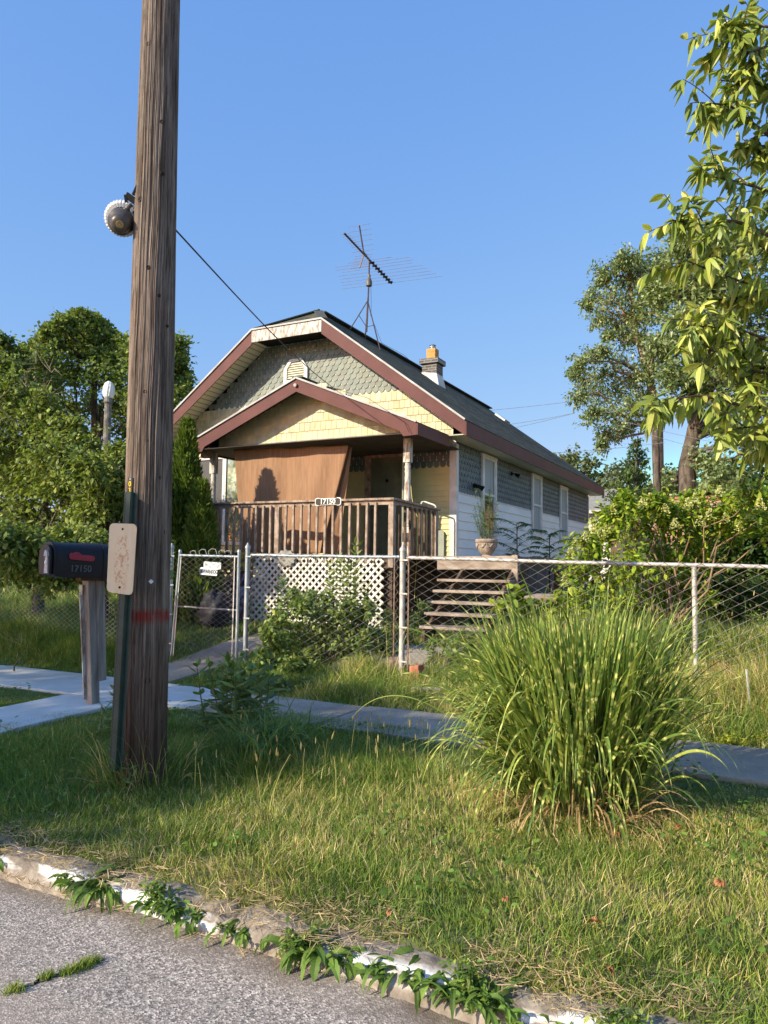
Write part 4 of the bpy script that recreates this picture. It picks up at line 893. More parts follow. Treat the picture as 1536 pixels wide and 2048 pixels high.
def fence(name, label, posts, cat, segs, tops, bots, y_at, rail_r=0.021, group="chain-link fence runs", mat=None, meshmat=None, rail=True):
    mat = mat or m_galv
    o = thing(name, label, cat, (segs[0][0], y_at(segs[0][0]), gz(segs[0][0], y_at(segs[0][0]))), group)
    pit = 0.085 if rail else 0.06; zt = lambda x: float(np.interp(x, [q[0] for q in tops], [q[1] for q in tops])); zb = lambda x: float(np.interp(x, [q[0] for q in bots], [q[1] for q in bots]))
    for a_, b2 in segs:
        mesh_panel(a_, b2, lambda x: y_at(x) - 0.03, zb, zt, pit).build("wire_mesh", meshmat or m_wire, o)
        if rail:
            mb = MB(); n = 7; mb.tube([(a_ + (b2 - a_) * k / n, y_at(a_ + (b2 - a_) * k / n), zt(a_ + (b2 - a_) * k / n) - 0.012 + 0.004 * math.sin(k * 2.1)) for k in range(n + 1)], rail_r, 10); mb.build("top_rail", mat, o, True)
    for x, ztop, r, cap in posts:
        y = y_at(x); mb = MB(); zg = gz(x, y) - 0.15
        mb.tube([(x, y, zg), (x, y, ztop)], r, 14); po = mb.build("post", mat, o, True)
        if cap:
            mb = MB(); mb.lathe((x, y, ztop - 0.005), [(0, r * 1.18), (0.025, r * 1.18), (0.04, r * 0.9), (0.055, r * 0.5), (0.07, r * 0.35), (0.078, 0.004)], 14); mb.build("post_cap", mat, po, True)
            for zz_ in np.linspace(zg + 0.35, ztop - 0.12, 4):
                mb = MB(); mb.lathe((x, y, zz_), [(0, r * 1.12), (0.02, r * 1.12)], 14); mb.bar((x + 0.0, y - r * 1.1, zz_ + 0.01), (x + r + 0.05, y - r * 0.7 - 0.01, zz_ + 0.01), 0.012, 0.018); mb.build("tension_band", mat, po, True)
    return o, zt, zb
yl = lambda x: 7.9
bot = lambda xs: [(x, gz(x, 7.9) + 0.02) for x in xs]
fo, zt, zb = fence("chain_link_fence", "chain-link fence run between gate and pale terminal post, before the white lattice", [(-6.11, 1.80, 0.031, True)], "fence", [(-6.05, -3.88)], [(-6.05, 1.72), (-3.9, 1.705)], bot((-6.05, -5, -3.9)), yl, mat=m_galv)
fo2, zt2, zb2 = fence("chain_link_fence", "long chain-link fence run with pale rail behind the striped ornamental grass", [(-3.84, 1.77, 0.033, True), (-0.665, 1.62, 0.024, False), (2.4, 1.62, 0.024, False)], "fence", [(-3.78, 2.4)], [(-3.8, 1.70), (-0.66, 1.645), (2.4, 1.60)], bot((-3.8, -2.5, -1.5, -0.6, 1, 2.4)), yl, mat=m_galvpale)
for x in (-3.93, -3.745):
    mb = MB(); mb.bar((x, 7.865, gz(x, 7.9) + 0.1), (x, 7.865, 1.69), 0.016, 0.006, (0, 1, 0)); mb.build("tension_bar", m_rust, fo2)
fo3, zt3, zb3 = fence("chain_link_fence", "shaded chain-link fence run left of the gate, below the overgrown hedge", [(-7.43, 1.80, 0.031, True), (-11.1, 1.66, 0.026, False), (-14.5, 1.6, 0.026, False)], "fence", [(-14.5, -7.5)], [(-14.5, 1.60), (-11.1, 1.50), (-9.6, 1.36), (-8.3, 1.40), (-7.5, 1.68)], [(x, gz(x, 7.9) + 0.02) for x in (-14.5, -11, -9.5, -8.5, -7.5)], yl, rail=False, mat=m_galv, meshmat=m_galvpale)
mb = MB(); mb.tube([(x, 7.86, zt3(x) - 0.03 + 0.008 * math.sin(x * 9)) for x in np.linspace(-14.5, -7.5, 40)], 0.004, 5); mb.build("top_wire", m_galvpale, fo3, True)
# gate
GX0, GX1, gy_ = -7.24, -6.22, 7.86
gt = thing("gate", "narrow grey chain-link garden gate with dog warning plates, standing beside the fence post", "gate", (GX0, gy_, 0.2))
lean = 0.075
def gp(f, z): # gate leans slightly: its foot stands further left
    return (GX0 + (GX1 - GX0) * f - lean * (1.72 - z) * (1 - f) * 0.9, gy_, z)
mb = MB(); mb.tube([gp(0, 0.17), gp(0, 1.745)], 0.021, 12); fr = mb.build("frame_stile", m_galv, gt, True)
mb = MB(); mb.tube([gp(1, 0.22), gp(1, 1.76)], 0.021, 12); mb.build("frame_stile", m_galv, gt, True)
for z_ in (1.70, 1.0, 0.22):
    mb = MB(); mb.tube([gp(0, z_), gp(1, z_ - 0.015)], 0.018 if z_ > 1.5 else 0.012, 10); mb.build("frame_rail", m_galv if z_ > 1.5 else m_galvpale, gt, True)
for x_ in (0, 1):
    mb = MB(); mb.lathe(gp(x_, 1.745), [(0, 0.025), (0.02, 0.024), (0.035, 0.012)], 12); mb.build("stile_cap", m_galv, gt, True)
g1 = mesh_panel(GX0 + 0.05, GX1 - 0.05, lambda x: gy_ - 0.03, lambda x: 0.26, lambda x: 1.70); g1.build("wire_mesh", m_wire, gt)
for f_ in (0.05, 0.955):
    mb = MB(); mb.bar(Vector(gp(f_, 0.24)) - Vector((0, 0.03, 0)), Vector(gp(f_, 1.68)) - Vector((0, 0.03, 0)), 0.014, 0.006, (0, 1, 0)); mb.build("tension_bar", m_galvpale, gt)
for z_ in (1.55, 1.12, 0.5): 
    for f_ in (0, 1):
        mb = MB(); mb.lathe(gp(f_, z_), [(0, 0.025), (0.022, 0.025)], 12); mb.build("hinge_band", m_galv, gt, True)
def whoop(x, w_, h_):
    return [(x - w_ / 2, gy_, 1.715), (x - w_ / 2 - 0.01, gy_, 1.715 + h_ * 0.6), (x - w_ * 0.2, gy_, 1.715 + h_), (x + w_ * 0.3, gy_, 1.715 + h_ * 0.92), (x + w_ / 2, gy_, 1.715)]
for x_, w_, h_ in ((-7.0, 0.1, 0.05), (-6.83, 0.12, 0.07), (-6.66, 0.14, 0.075), (-6.5, 0.1, 0.06), (-6.4, 0.1, 0.05)):
    mb = MB(); mb.tube(whoop(x_, w_, h_), 0.0035, 5); mb.build("wire_hook", m_galvpale, gt, True)
m_sign = M("white_sign_plate", (0.78, 0.79, 0.78), (0.68, 0.69, 0.69), 0.4)
s1_ = thing("warning_plate", "white number-plate style sign reading BEWARE of DOG wired to the gate", "sign", (-6.67, gy_ - 0.04, 1.46))
def plate(cx_, cz_, w_, h_, tilt, par, name, mat, y=gy_ - 0.045):
    ca_, sa_ = math.cos(tilt), math.sin(tilt); P = []
    r_ = 0.015
    for sx_, sz_, a0 in ((1, 1, 0), (-1, 1, 90), (-1, -1, 180), (1, -1, 270)):
        for k in range(5): a_ = R(a0 + 22.5 * k); P.append((sx_ * (w_ / 2 - r_) + r_ * math.cos(a_), sz_ * (h_ / 2 - r_) + r_ * math.sin(a_)))
    mb = MB(); mb.prism([(cx_ + x * ca_ - z * sa_, y, cz_ + x * sa_ + z * ca_) for x, z in P], (0, 0.002, 0)); return mb.build(name, mat, par)
pw_ = atY(417, 1143, gy_ - 0.045); plate(pw_.x, pw_.z, 0.30, 0.10, -0.05, s1_, "plate", m_sign)
m_letter = M("black_lettering", (0.05, 0.06, 0.08), (0.04, 0.05, 0.07), 0.5)
tv = (math.cos(-0.05), 0, math.sin(-0.05)); tu = (-math.sin(-0.05), 0, math.cos(-0.05))
for s_, dx_, sz_, wx_ in (("BEWARE", -0.055, 0.075, 0.62), ("of", 0.045, 0.05, 0.7), ("DOG", 0.1, 0.075, 0.62)):
    text(s_, (pw_.x + dx_ * tv[0], gy_ - 0.0475, pw_.z + dx_ * tv[2] - 0.002), sz_, m_letter, s1_, "lettering", tv, tu, 0.0006, wx=wx_)
s2_ = thing("blank_plate", "blank pale plate wired to the gate above the dog warning sign", "sign", (-6.6, gy_ + 0.02, 1.55))
p2_ = atY(425, 1131, gy_ + 0.01); plate(p2_.x, p2_.z, 0.30, 0.095, -0.05, s2_, "plate", m_sign, gy_ + 0.004)
for k in range(5): 
    mb = MB(); mb.lathe((p2_.x - 0.11 + 0.055 * k, gy_ + 0.003, p2_.z + 0.005 - 0.05 * (-0.11 + 0.055 * k)), [(0, 0.018), (0.002, 0.017)], 12, (0, -1, 0)); mb.build("faded_spot", M("faded_grey", (0.5, 0.52, 0.5), (0.42, 0.45, 0.43), 0.5), s2_) if k in (0, 4) else None

# ================================================================ ANTENNA
m_ant = M("antenna_tube", (0.12, 0.085, 0.08), (0.06, 0.045, 0.045), 0.55, 10, metal=0.3); m_rod = M("antenna_rod", (0.33, 0.27, 0.25), (0.24, 0.19, 0.18), 0.5, metal=0.4)
AB = atX(733, 664, -8.32); an = thing("television_antenna", "old rooftop television antenna on a tripod mast", "antenna", tuple(AB))
top = Vector((AB.x + 0.06, AB.y, 8.98)); rot_z = atX(741, 572, -8.3).z
mb = MB(); mb.tube([AB, (AB.x + 0.04, AB.y, rot_z - 0.05)], 0.021, 8); mb.build("mast", m_ant, an, True)
mb = MB(); mb.lathe((AB.x + 0.05, AB.y, rot_z - 0.06), [(0, 0.03), (0.01, 0.07), (0.1, 0.075), (0.18, 0.05), (0.2, 0.035), (0.28, 0.035)], 12); mb.build("rotator", M("rotator_case", (0.2, 0.19, 0.16), (0.1, 0.09, 0.08), 0.5), an, True)
bz = atX(741, 525, -8.26).z; mb = MB(); mb.tube([(AB.x + 0.045, AB.y, rot_z + 0.1), (AB.x + 0.05, AB.y, bz + 0.08)], 0.018, 8); mb.build("mast", m_ant, an, True)
apex = Vector((AB.x + 0.02, AB.y, AB.z + 0.75))
for f_ in ((-0.28, -0.3), (-0.2, 0.3), (0.38, -0.02)):
    q = Vector((AB.x + f_[0], AB.y + f_[1], zroof(AB.x + f_[0]) + 0.02)); mb = MB(); mb.tube([apex, q], 0.014, 6); mb.tube([AB + Vector((0, 0, 0.12)), apex.lerp(q, 0.5)], 0.008, 5); mb.build("leg", m_ant, an, True)
BZ = bz
def onZ(px, py): return atZ(px, py, BZ)
b0_ = onZ(688, 466); b1_ = onZ(783, 567)
mb = MB(); mb.bar(b0_, b1_, 0.03, 0.03); mb.build("boom", m_ant, an)
mb = MB(); md = Vector((AB.x + 0.05, AB.y, BZ)); mb.bar(md + (b0_ - b1_) * 0.14 + Vector((0, 0, 0.10)), md + (b0_ - b1_) * -0.02 + Vector((0, 0, 0.05)), 0.02, 0.02); mb.build("boom_brace", m_ant, an)
bd2 = (b1_ - b0_).normalized(); el = Vector((-bd2.y, bd2.x, 0)).normalized(); el = el if el.dot(rv) > 0 else -el
def rod(f, l1, l2, r=0.004, dz=0.0):
    c_ = b0_.lerp(b1_, f) + Vector((0, 0, dz)); mb = MB(); mb.tube([c_ - el * l1, c_ + el * l2], r, 5); mb.build("element", m_rod, an, True)
for k in range(11): rod(0.02 + k * 0.037, 0.1, 0.1, 0.005)
for k, (f, l) in enumerate(((0.5, 0.55), (0.55, 0.95), (0.60, 1.0), (0.66, 0.9), (0.72, 1.1), (0.79, 1.15), (0.85, 1.2), (0.92, 1.25), (0.985, 1.35))): rod(f, l, l * 1.0, 0.0045, 0.01 * (k % 2))
for k in range(8):
    c_ = b0_.lerp(b1_, 0.55 + k * 0.06); mb = MB(); mb.bar(c_ - el * 0.06, c_ + el * 0.06, 0.02, 0.05); mb.build("insulator", m_dark, an)
vq = b0_.lerp(b1_, 0.38); tp_ = vq + Vector((0, 0, 0.55)) - bd2 * 0.3; bt_ = vq + Vector((0, 0, -0.42)) - bd2 * 0.25
mb = MB(); mb.bar(vq, tp_, 0.025, 0.025, el); mb.build("reflector_arm", m_ant, an); mb = MB(); mb.bar(vq, bt_, 0.025, 0.025, el); mb.build("reflector_arm", m_rod, an)
for k in range(6):
    for e_, kk in ((tp_, 1.0), (bt_, 0.8)):
        c_ = vq.lerp(e_, (k + 0.6) / 5.6); mb = MB(); mb.tube([c_ - el * 0.27 * kk, c_ + el * 0.27 * kk], 0.004, 5); mb.build("element", m_rod, an, True)
mb = MB(); mb.tube([(AB.x + 0.1, AB.y, rot_z - 0.05), (AB.x + 0.12, AB.y, rot_z - 0.6), (AB.x + 0.1, AB.y, AB.z + 0.4), (AB.x + 0.3, AB.y + 0.2, zroof(AB.x + 0.3) + 0.2), (AB.x + 0.6, AB.y + 0.8, zroof(AB.x + 0.6) + 0.25), (AB.x + 0.9, AB.y + 1.8, zroof(AB.x + 0.9) + 0.03)], 0.004, 5); mb.build("lead_wire", m_dark, an, True)

# ================================================================ STREET LAMP far left
LP = atD(209, 1000, 27); lp = thing("street_lamp", "street lamp post with a white ribbed acorn globe rising out of the overgrown hedge", "street lamp", (LP.x, LP.y, 0.6))
lz = atD(209, 796, 27).z
mb = MB(); mb.lathe((LP.x, LP.y, 0.3), [(0, 0.24), (1.0, 0.22), (1.1, 0.17), (lz - 0.75, 0.12), (lz - 0.5, 0.12), (lz - 0.45, 0.16), (lz - 0.32, 0.13)], 12); mb.build("post", M("fluted_concrete_post", (0.22, 0.21, 0.18), (0.1, 0.095, 0.08), 0.9, 6), lp)
mb = MB(); nn = 48; prof = [(0, 0.12), (0.06, 0.165), (0.2, 0.195), (0.38, 0.185), (0.52, 0.13), (0.59, 0.055), (0.6, 0.01)]; vs = []
for i_, (h_, r_) in enumerate(prof):
    for k in range(nn): a_ = 2 * math.pi * (k + i_ * 0.8) / nn; rr_ = r_ * (1 + 0.05 * ((k // 2) % 2)); vs.append((LP.x + rr_ * math.cos(a_), LP.y + rr_ * math.sin(a_), lz + h_))
mb.add(vs, [(i_ * nn + k, i_ * nn + (k + 1) % nn, (i_ + 1) * nn + (k + 1) % nn, (i_ + 1) * nn + k) for i_ in range(len(prof) - 1) for k in range(nn)] + [tuple(range((len(prof) - 1) * nn, len(prof) * nn))])
mb.build("globe", M("milky_globe", (0.78, 0.78, 0.74), (0.7, 0.7, 0.66), 0.35), lp)

# ================================================================ URN WITH PLANT
U = atY(973, 1113, 12.2); U.z = DZ + 0.005
m_urn = M("weathered_stone_urn", (0.44, 0.37, 0.29), (0.24, 0.19, 0.15), 0.9, 10, (1, 1, 1), 0.6, 0.01)
ur = thing("stone_urn", "weathered stone urn planter with moulded swags standing on the side deck by the white wall", "urn", tuple(U))
mb = MB(); mb.lathe(U, [(0, 0.09), (0.02, 0.10), (0.04, 0.075), (0.06, 0.10), (0.12, 0.145), (0.18, 0.165), (0.25, 0.17), (0.26, 0.19), (0.29, 0.195), (0.31, 0.18), (0.30, 0.14), (0.27, 0.13)], 28); mb.build("bowl", m_urn, ur, True)
for k in range(8):
    a_ = 2 * math.pi * k / 8 + 0.3; mb = MB(); mb.tube([U + Vector((math.cos(a_ + d_) * 0.17, math.sin(a_ + d_) * 0.17, 0.24 - 0.07 * math.sin(math.pi * (d_ / 0.7)))) for d_ in np.linspace(0, 0.7, 6)], 0.014, 6); mb.build("swag", m_urn, ur, True)
mb = MB(); mb.lathe(U + Vector((0, 0, 0.275)), [(0, 0.135), (0.012, 0.12), (0.015, 0.01)], 16); mb.build("soil", m_soil, ur)
# ================================================================ VEGETATION
def npv(v): return np.array(v, float)
def randdir(n, up=0.0):
    d = rng.normal(0, 1, (n, 3)); d[:, 2] += up; return unit(d)
def visible(P, m=250):
    v = P - npv(CAM); z = v @ npv(dv); x = 768 + F * (v @ npv(rv)) / np.maximum(z, 0.01); y = 1024 - F * (v @ npv(uv_)) / np.maximum(z, 0.01)
    return (z > 0.1) & (x > -m) & (x < 1536 + m) & (y > -m) & (y < 2048 + m)
LEAFP = [0.15, 0.85, 1.0, 0.6, 0.05]
def leaves(fm, P, D, L, W, cols, jit=0.2, prof=(0.1, 1.0, 0.08), droop=0.25, cup=0.0):
    n = len(P); up = np.tile([0, 0, 1.0], (n, 1)) + rng.normal(0, 0.45, (n, 3)); S = unit(np.cross(D, up))
    B = np.tile([0, 0, -droop], (n, 1)) * rng.uniform(0.5, 1.5, (n, 1))
    L = L * rng.uniform(0.65, 1.25, n); W = W * rng.uniform(0.7, 1.25, n)
    fm.blades(P, D, S, L, W, prof, B, pick(cols, n, jit), cup)
def crown(fm, clumps, L, W, cols, twigs=14, per=12, upb=0.25, wood=None, droop=0.25, jit=0.2, prof=(0.1, 1.0, 0.08), flat=0.8, cup=0.0):
    """clumps: (centre, radius). twigs radiate in each clump and carry leaves along them"""
    for c_, r in clumps:
        c_ = npv(c_); k = max(3, int(twigs * rng.uniform(0.7, 1.3))); d = randdir(k, upb); d[:, 2] *= flat
        ln = r * rng.uniform(0.55, 1.15, k); st = c_ + rng.normal(0, r * 0.22, (k, 3))
        T = np.linspace(0.25, 1.05, per)[None, :, None] + rng.normal(0, 0.05, (k, per, 1))
        P = st[:, None, :] + d[:, None, :] * ln[:, None, None] * T; P[..., 2] -= 0.12 * ln[:, None] * T[..., 0] ** 2
        P = P + rng.normal(0, r * 0.07 + L * 0.3, P.shape); P = P.reshape(-1, 3)
        D = unit(np.repeat(d, per, axis=0) * 0.5 + randdir(len(P), 0.15)); leaves(fm, P, D, L, W, cols, jit, prof, droop, cup)
        if wood is not None:
            for q in range(0, k, 3):
                e = st[q] + d[q] * ln[q] * 0.9; wood.tube([c_, (c_ + e) / 2 + rng.normal(0, 0.04 * r, 3), e], [0.02 * r + 0.004, 0.014 * r + 0.003, 0.003], (0, 0, 0), 4)
def limb(wood, a, b, r0, r1, sag=0.0, n=7, wob=0.04, sides=7):
    a = npv(a); b = npv(b); t_ = np.linspace(0, 1, n)[:, None]; L = np.linalg.norm(b - a)
    pts = a + (b - a) * t_; pts[1:-1] += rng.normal(0, wob * L * 0.4, (n - 2, 3)); pts[:, 2] += sag * L * np.sin(np.pi * t_[:, 0])
    wood.tube(pts, np.linspace(r0, r1, n), (0, 0, 0), sides); return pts
def tree(name, label, cat, trunk, tr, clumps, L, W, cols, twigs=14, per=12, group=None, limbs=True, bark=None, mat=None, **k):
    base = trunk[0]; o = thing(name, label, cat, tuple(base), group); wood = FM(); fm = FM()
    tp_ = npv(trunk); wood.tube(tp_, np.linspace(tr, tr * 0.35, len(tp_)), (0, 0, 0), 9)
    if limbs:
        for c_, r in clumps:
            c_ = npv(c_); dd = np.linalg.norm(tp_ - c_, axis=1) + (tp_[:, 2] > c_[2] - 0.2 * r) * 3; j = int(np.argmin(dd))
            limb(wood, tp_[j], c_, tr * 0.32, tr * 0.09, 0.05, wob=0.10)
    crown(fm, clumps, L, W, cols, twigs, per, wood=wood, **k)
    wood.build("trunk", bark or m_bark, o, True); fm.build("crown", mat or m_leaf, o); return o
def blob(cx_, cy_, cz_, rx, ry, rz, n, r):
    """n clump centres filling an ellipsoid, biased to its outside"""
    d = randdir(n); q = rng.uniform(0.35, 1, (n, 1)) ** 0.5; P = npv((cx_, cy_, cz_)) + d * q * npv((rx, ry, rz))
    return [(p, r * rng.uniform(0.7, 1.25)) for p in P]

# ---- shade trees across the street, behind the photographer's left shoulder
def st(s, t_): return (0.857 * s + 0.515 * t_, -0.515 * s + 0.857 * t_)
DK = [(0.035, 0.07, 0.018), (0.05, 0.09, 0.022), (0.06, 0.1, 0.03)]
cl = []
for s_, z_, r in ((-5.0, 5.4, 0.9), (-5.2, 7.0, 0.95), (-5.3, 8.0, 0.7), (-6.3, 4.8, 1.0), (-6.6, 6.2, 1.1), (-6.6, 7.6, 1.0), (-6.8, 8.3, 0.8), (-7.8, 5.2, 1.1), (-7.9, 6.7, 1.0), (-8.0, 8.0, 0.9), (-6.0, 6.8, 1.0), (-7.3, 7.2, 1.0), (-5.2, 8.5, 0.55), (-5.9, 8.4, 0.7)):
    x, y = st(s_, -12.7 + rng.uniform(-0.8, 0.8)); cl.append(((x, y, z_), r))
x, y = st(-6.4, -12.7); tree("shade_tree", "leafy street tree standing across the road from the utility pole", "tree", [(x, y, 0.1), (x, y, 2.5), (x + 0.1, y, 4.5), (x, y, 7)], 0.2, cl, 0.2, 0.14, DK, 40, 16, mat=m_leaf)
cl = []
for s_, z_, r in ((-9.2, 5.6, 1.1), (-9.3, 7.2, 1.1), (-9.4, 8.6, 0.9), (-10.6, 5.4, 1.2), (-10.8, 7.0, 1.2), (-10.6, 8.6, 1.0), (-12.0, 6.0, 1.2), (-12.2, 7.6, 1.1), (-12.2, 8.9, 0.9), (-13.6, 6.2, 1.2), (-13.7, 7.8, 1.1), (-13.5, 9.0, 0.9)):
    x, y = st(s_, -12.9 + rng.uniform(-0.8, 0.8)); cl.append(((x, y, z_), r))
x, y = st(-11.3, -12.9); tree("shade_tree", "broad leafy street tree across the road, farther left of the other shade tree", "tree", [(x, y, 0.1), (x, y, 2.5), (x + 0.1, y, 4.5), (x, y, 7)], 0.22, cl, 0.22, 0.16, DK, 36, 16, mat=m_leaf)

# ---- far left: maple, its neighbours, tangled hedge
MID = [(0.10, 0.145, 0.04), (0.13, 0.175, 0.05), (0.16, 0.205, 0.06), (0.08, 0.12, 0.035)]
OLV = [(0.125, 0.17, 0.035), (0.16, 0.205, 0.04), (0.1, 0.145, 0.035), (0.19, 0.21, 0.06)]
def pc(lst, dist, jd=0.8):
    """clumps given as (px, py, radius in px) at a real distance"""
    out = []
    for px, py, rp in lst:
        d_ = dist + rng.uniform(-jd, jd); p = atD(px, py, d_); out.append((npv(p), rp * d_ / F)); 
    return out
b0 = atD(185, 1000, 33.5); tree("maple_tree", "tall green maple with upswept sprays rising behind the hedge on the left", "tree", [(b0.x, b0.y, 0.6), (b0.x, b0.y, 3), (b0.x, b0.y, 6), (b0.x - 0.2, b0.y, 10.0)], 0.28,
    pc([(95, 690, 26), (130, 668, 28), (160, 655, 26), (188, 662, 28), (120, 700, 45), (165, 705, 48), (205, 700, 40), (235, 720, 36), (250, 700, 24), (90, 740, 45), (140, 760, 55), (190, 770, 55), (235, 780, 50), (100, 800, 50), (60, 720, 28), (250, 830, 45), (205, 840, 45), (150, 830, 45), (180, 690, 40), (145, 690, 30), (215, 735, 45), (70, 770, 40), (255, 880, 40), (262, 740, 26), (150, 640, 14), (175, 645, 12), (95, 672, 14), (215, 672, 14), (238, 690, 14), (130, 645, 10), (163, 634, 11), (192, 642, 10), (118, 655, 11), (140, 650, 12), (228, 680, 11), (255, 700, 11), (80, 690, 12), (100, 662, 10), (205, 655, 11)], 33, 1.6),
    0.17, 0.13, MID, 46, 18, upb=1.1, droop=0.1, flat=1.0)
b0 = atD(330, 1000, 30); tree("maple_tree", "dark green tree rising between the utility pole and the house roof", "tree", [(b0.x, b0.y, 0.6), (b0.x, b0.y, 3), (b0.x, b0.y, 6), (b0.x, b0.y, 9)], 0.26,
    pc([(355, 690, 24), (345, 720, 36), (362, 745, 26), (335, 760, 40), (320, 700, 40), (300, 740, 45), (350, 790, 34), (325, 810, 40), (290, 800, 50), (300, 860, 40), (372, 770, 16), (280, 700, 36)], 29, 1.2), 0.17, 0.13, MID, 40, 17, upb=0.6, droop=0.1)
b0 = atD(20, 1000, 31); tree("maple_tree", "dark pointed tree top at the left edge behind the hedge", "tree", [(b0.x, b0.y, 0.6), (b0.x, b0.y, 4), (b0.x, b0.y, 9.2)], 0.24,
    pc([(8, 684, 16), (8, 705, 22), (5, 735, 30), (35, 712, 20), (45, 735, 28), (15, 770, 40), (50, 775, 34), (-30, 720, 40), (-30, 770, 40)], 31, 1.0), 0.16, 0.11, DK + MID, 24, 15, upb=0.6, droop=0.1)
# overgrown boundary: mulberries and vines in several crowns
hd = [((-60, 900), [(-60, 760, 60), (-30, 810, 70), (0, 760, 46), (30, 790, 50), (-80, 860, 80), (-10, 870, 70), (10, 930, 70), (-70, 960, 80), (60, 800, 36), (0, 740, 30), (-60, 1040, 70), (0, 1030, 70)], 15.5, "yellowish green vine-covered tree at the left edge above the fence"),
      ((90, 900), [(70, 850, 60), (110, 860, 55), (60, 910, 65), (120, 920, 60), (90, 960, 65), (150, 900, 45), (40, 960, 60), (130, 990, 60), (85, 810, 34), (50, 1030, 60), (110, 1050, 60)], 14.0, "tangled bright green mulberry between the left tree and the street lamp"),
      ((215, 950), [(165, 885, 34), (205, 960, 40), (248, 905, 30), (175, 935, 42), (230, 950, 48), (200, 990, 50), (245, 1010, 44), (170, 1020, 50), (225, 1050, 48), (265, 960, 30), (150, 860, 24), (270, 1040, 34), (290, 980, 34), (310, 1020, 30)], 13.0, "mulberry with large drooping leaves beside the utility pole, hiding the street lamp post"),
      ((40, 1080), [(-40, 1080, 60), (10, 1090, 50), (60, 1085, 45), (110, 1095, 44), (160, 1090, 44), (205, 1095, 44), (250, 1100, 40), (300, 1090, 36), (30, 1130, 36), (90, 1150, 36), (150, 1150, 36), (210, 1150, 36), (270, 1140, 32), (320, 1140, 24)], 10.6, "low vines and seedlings spilling over the fence behind the black mailbox")]
for (bx, by), cls_, dd_, lab in hd:
    q = atD(bx, by, dd_); L_ = 0.085 if dd_ > 11 else 0.075
    tree("hedge_tree", lab, "tree" if dd_ > 11 else "vines", [(q.x, q.y, gz(q.x, q.y)), (q.x, q.y, 1.6 if dd_ > 11 else gz(q.x, q.y) + 0.1), (q.x + 0.1, q.y, 3.0 if dd_ > 11 else gz(q.x, q.y) + 0.2)], 0.11 if dd_ > 11 else 0.014, pc(cls_, dd_, 0.9), L_, L_ * 0.72, OLV + MID[:2], 58 if dd_ > 11 else 50, 18, upb=0.2, droop=0.4, group="overgrown boundary trees on the left", jit=0.25, cup=0.15, limbs=dd_ > 11)
# dead twigs showing in the tangle
fm = FM()
for px, py in ((62, 735), (80, 750), (95, 790), (20, 820), (110, 815), (40, 870), (70, 890), (55, 770), (85, 770)):
    q = npv(atD(px, py, 14.3)); 
    q = q + rng.normal(0, .15, 3)
    for _ in range(4): d = unit((randdir(1, 0.3) + np.array([[0.5, 0, 0.7]])))[0]; ln_ = rng.uniform(.25, .6); fm.tube([q, q + d * ln_ * .5 + rng.normal(0, .05, 3), q + d * ln_ + rng.normal(0, .1, 3)], [0.008, 0.005, 0.002], (0, 0, 0), 4)
tag(fm.build("dead_branches", M("dead_wood", (0.36, 0.28, 0.2), (0.2, 0.15, 0.1), 0.9, 8), None), "bare dead twigs tangled in the left hedge", "branches")

# ---- far right: ash trees, thin tree, wooden pole, low wood
ASH = [(0.13, 0.18, 0.075), (0.17, 0.225, 0.1), (0.1, 0.145, 0.06), (0.23, 0.275, 0.15)]
b0 = atD(1370, 985, 34); tree("ash_tree", "big ivy-hung ash tree with a forked trunk, tallest on the right", "tree",
    [(b0.x, b0.y, 0.5), tuple(atD(1375, 930, 34)), tuple(atD(1385, 880, 34)), tuple(atD(1400, 800, 34)), tuple(atD(1425, 700, 34)), tuple(atD(1430, 600, 34))], 0.42,
    pc([(1330, 530, 50), (1370, 500, 46), (1410, 480, 46), (1450, 490, 50), (1500, 500, 60), (1320, 590, 50), (1380, 580, 55), (1440, 570, 60), (1500, 580, 60), (1360, 650, 50), (1420, 650, 55), (1480, 660, 60), (1340, 700, 44), (1400, 720, 55), (1460, 740, 60), (1520, 720, 60), (1380, 780, 44), (1440, 800, 50), (1500, 800, 60), (1350, 750, 36), (1520, 880, 50), (1460, 860, 40), (1560, 640, 80), (1560, 800, 80), (1620, 720, 90), (1640, 560, 90), (1640, 880, 80), (1420, 930, 36), (1440, 960, 40), (1350, 960, 30), (1335, 980, 30), (1480, 960, 36)], 34, 2.2),
    0.2, 0.13, ASH, 60, 17, upb=0.1, droop=0.3, jit=0.25)
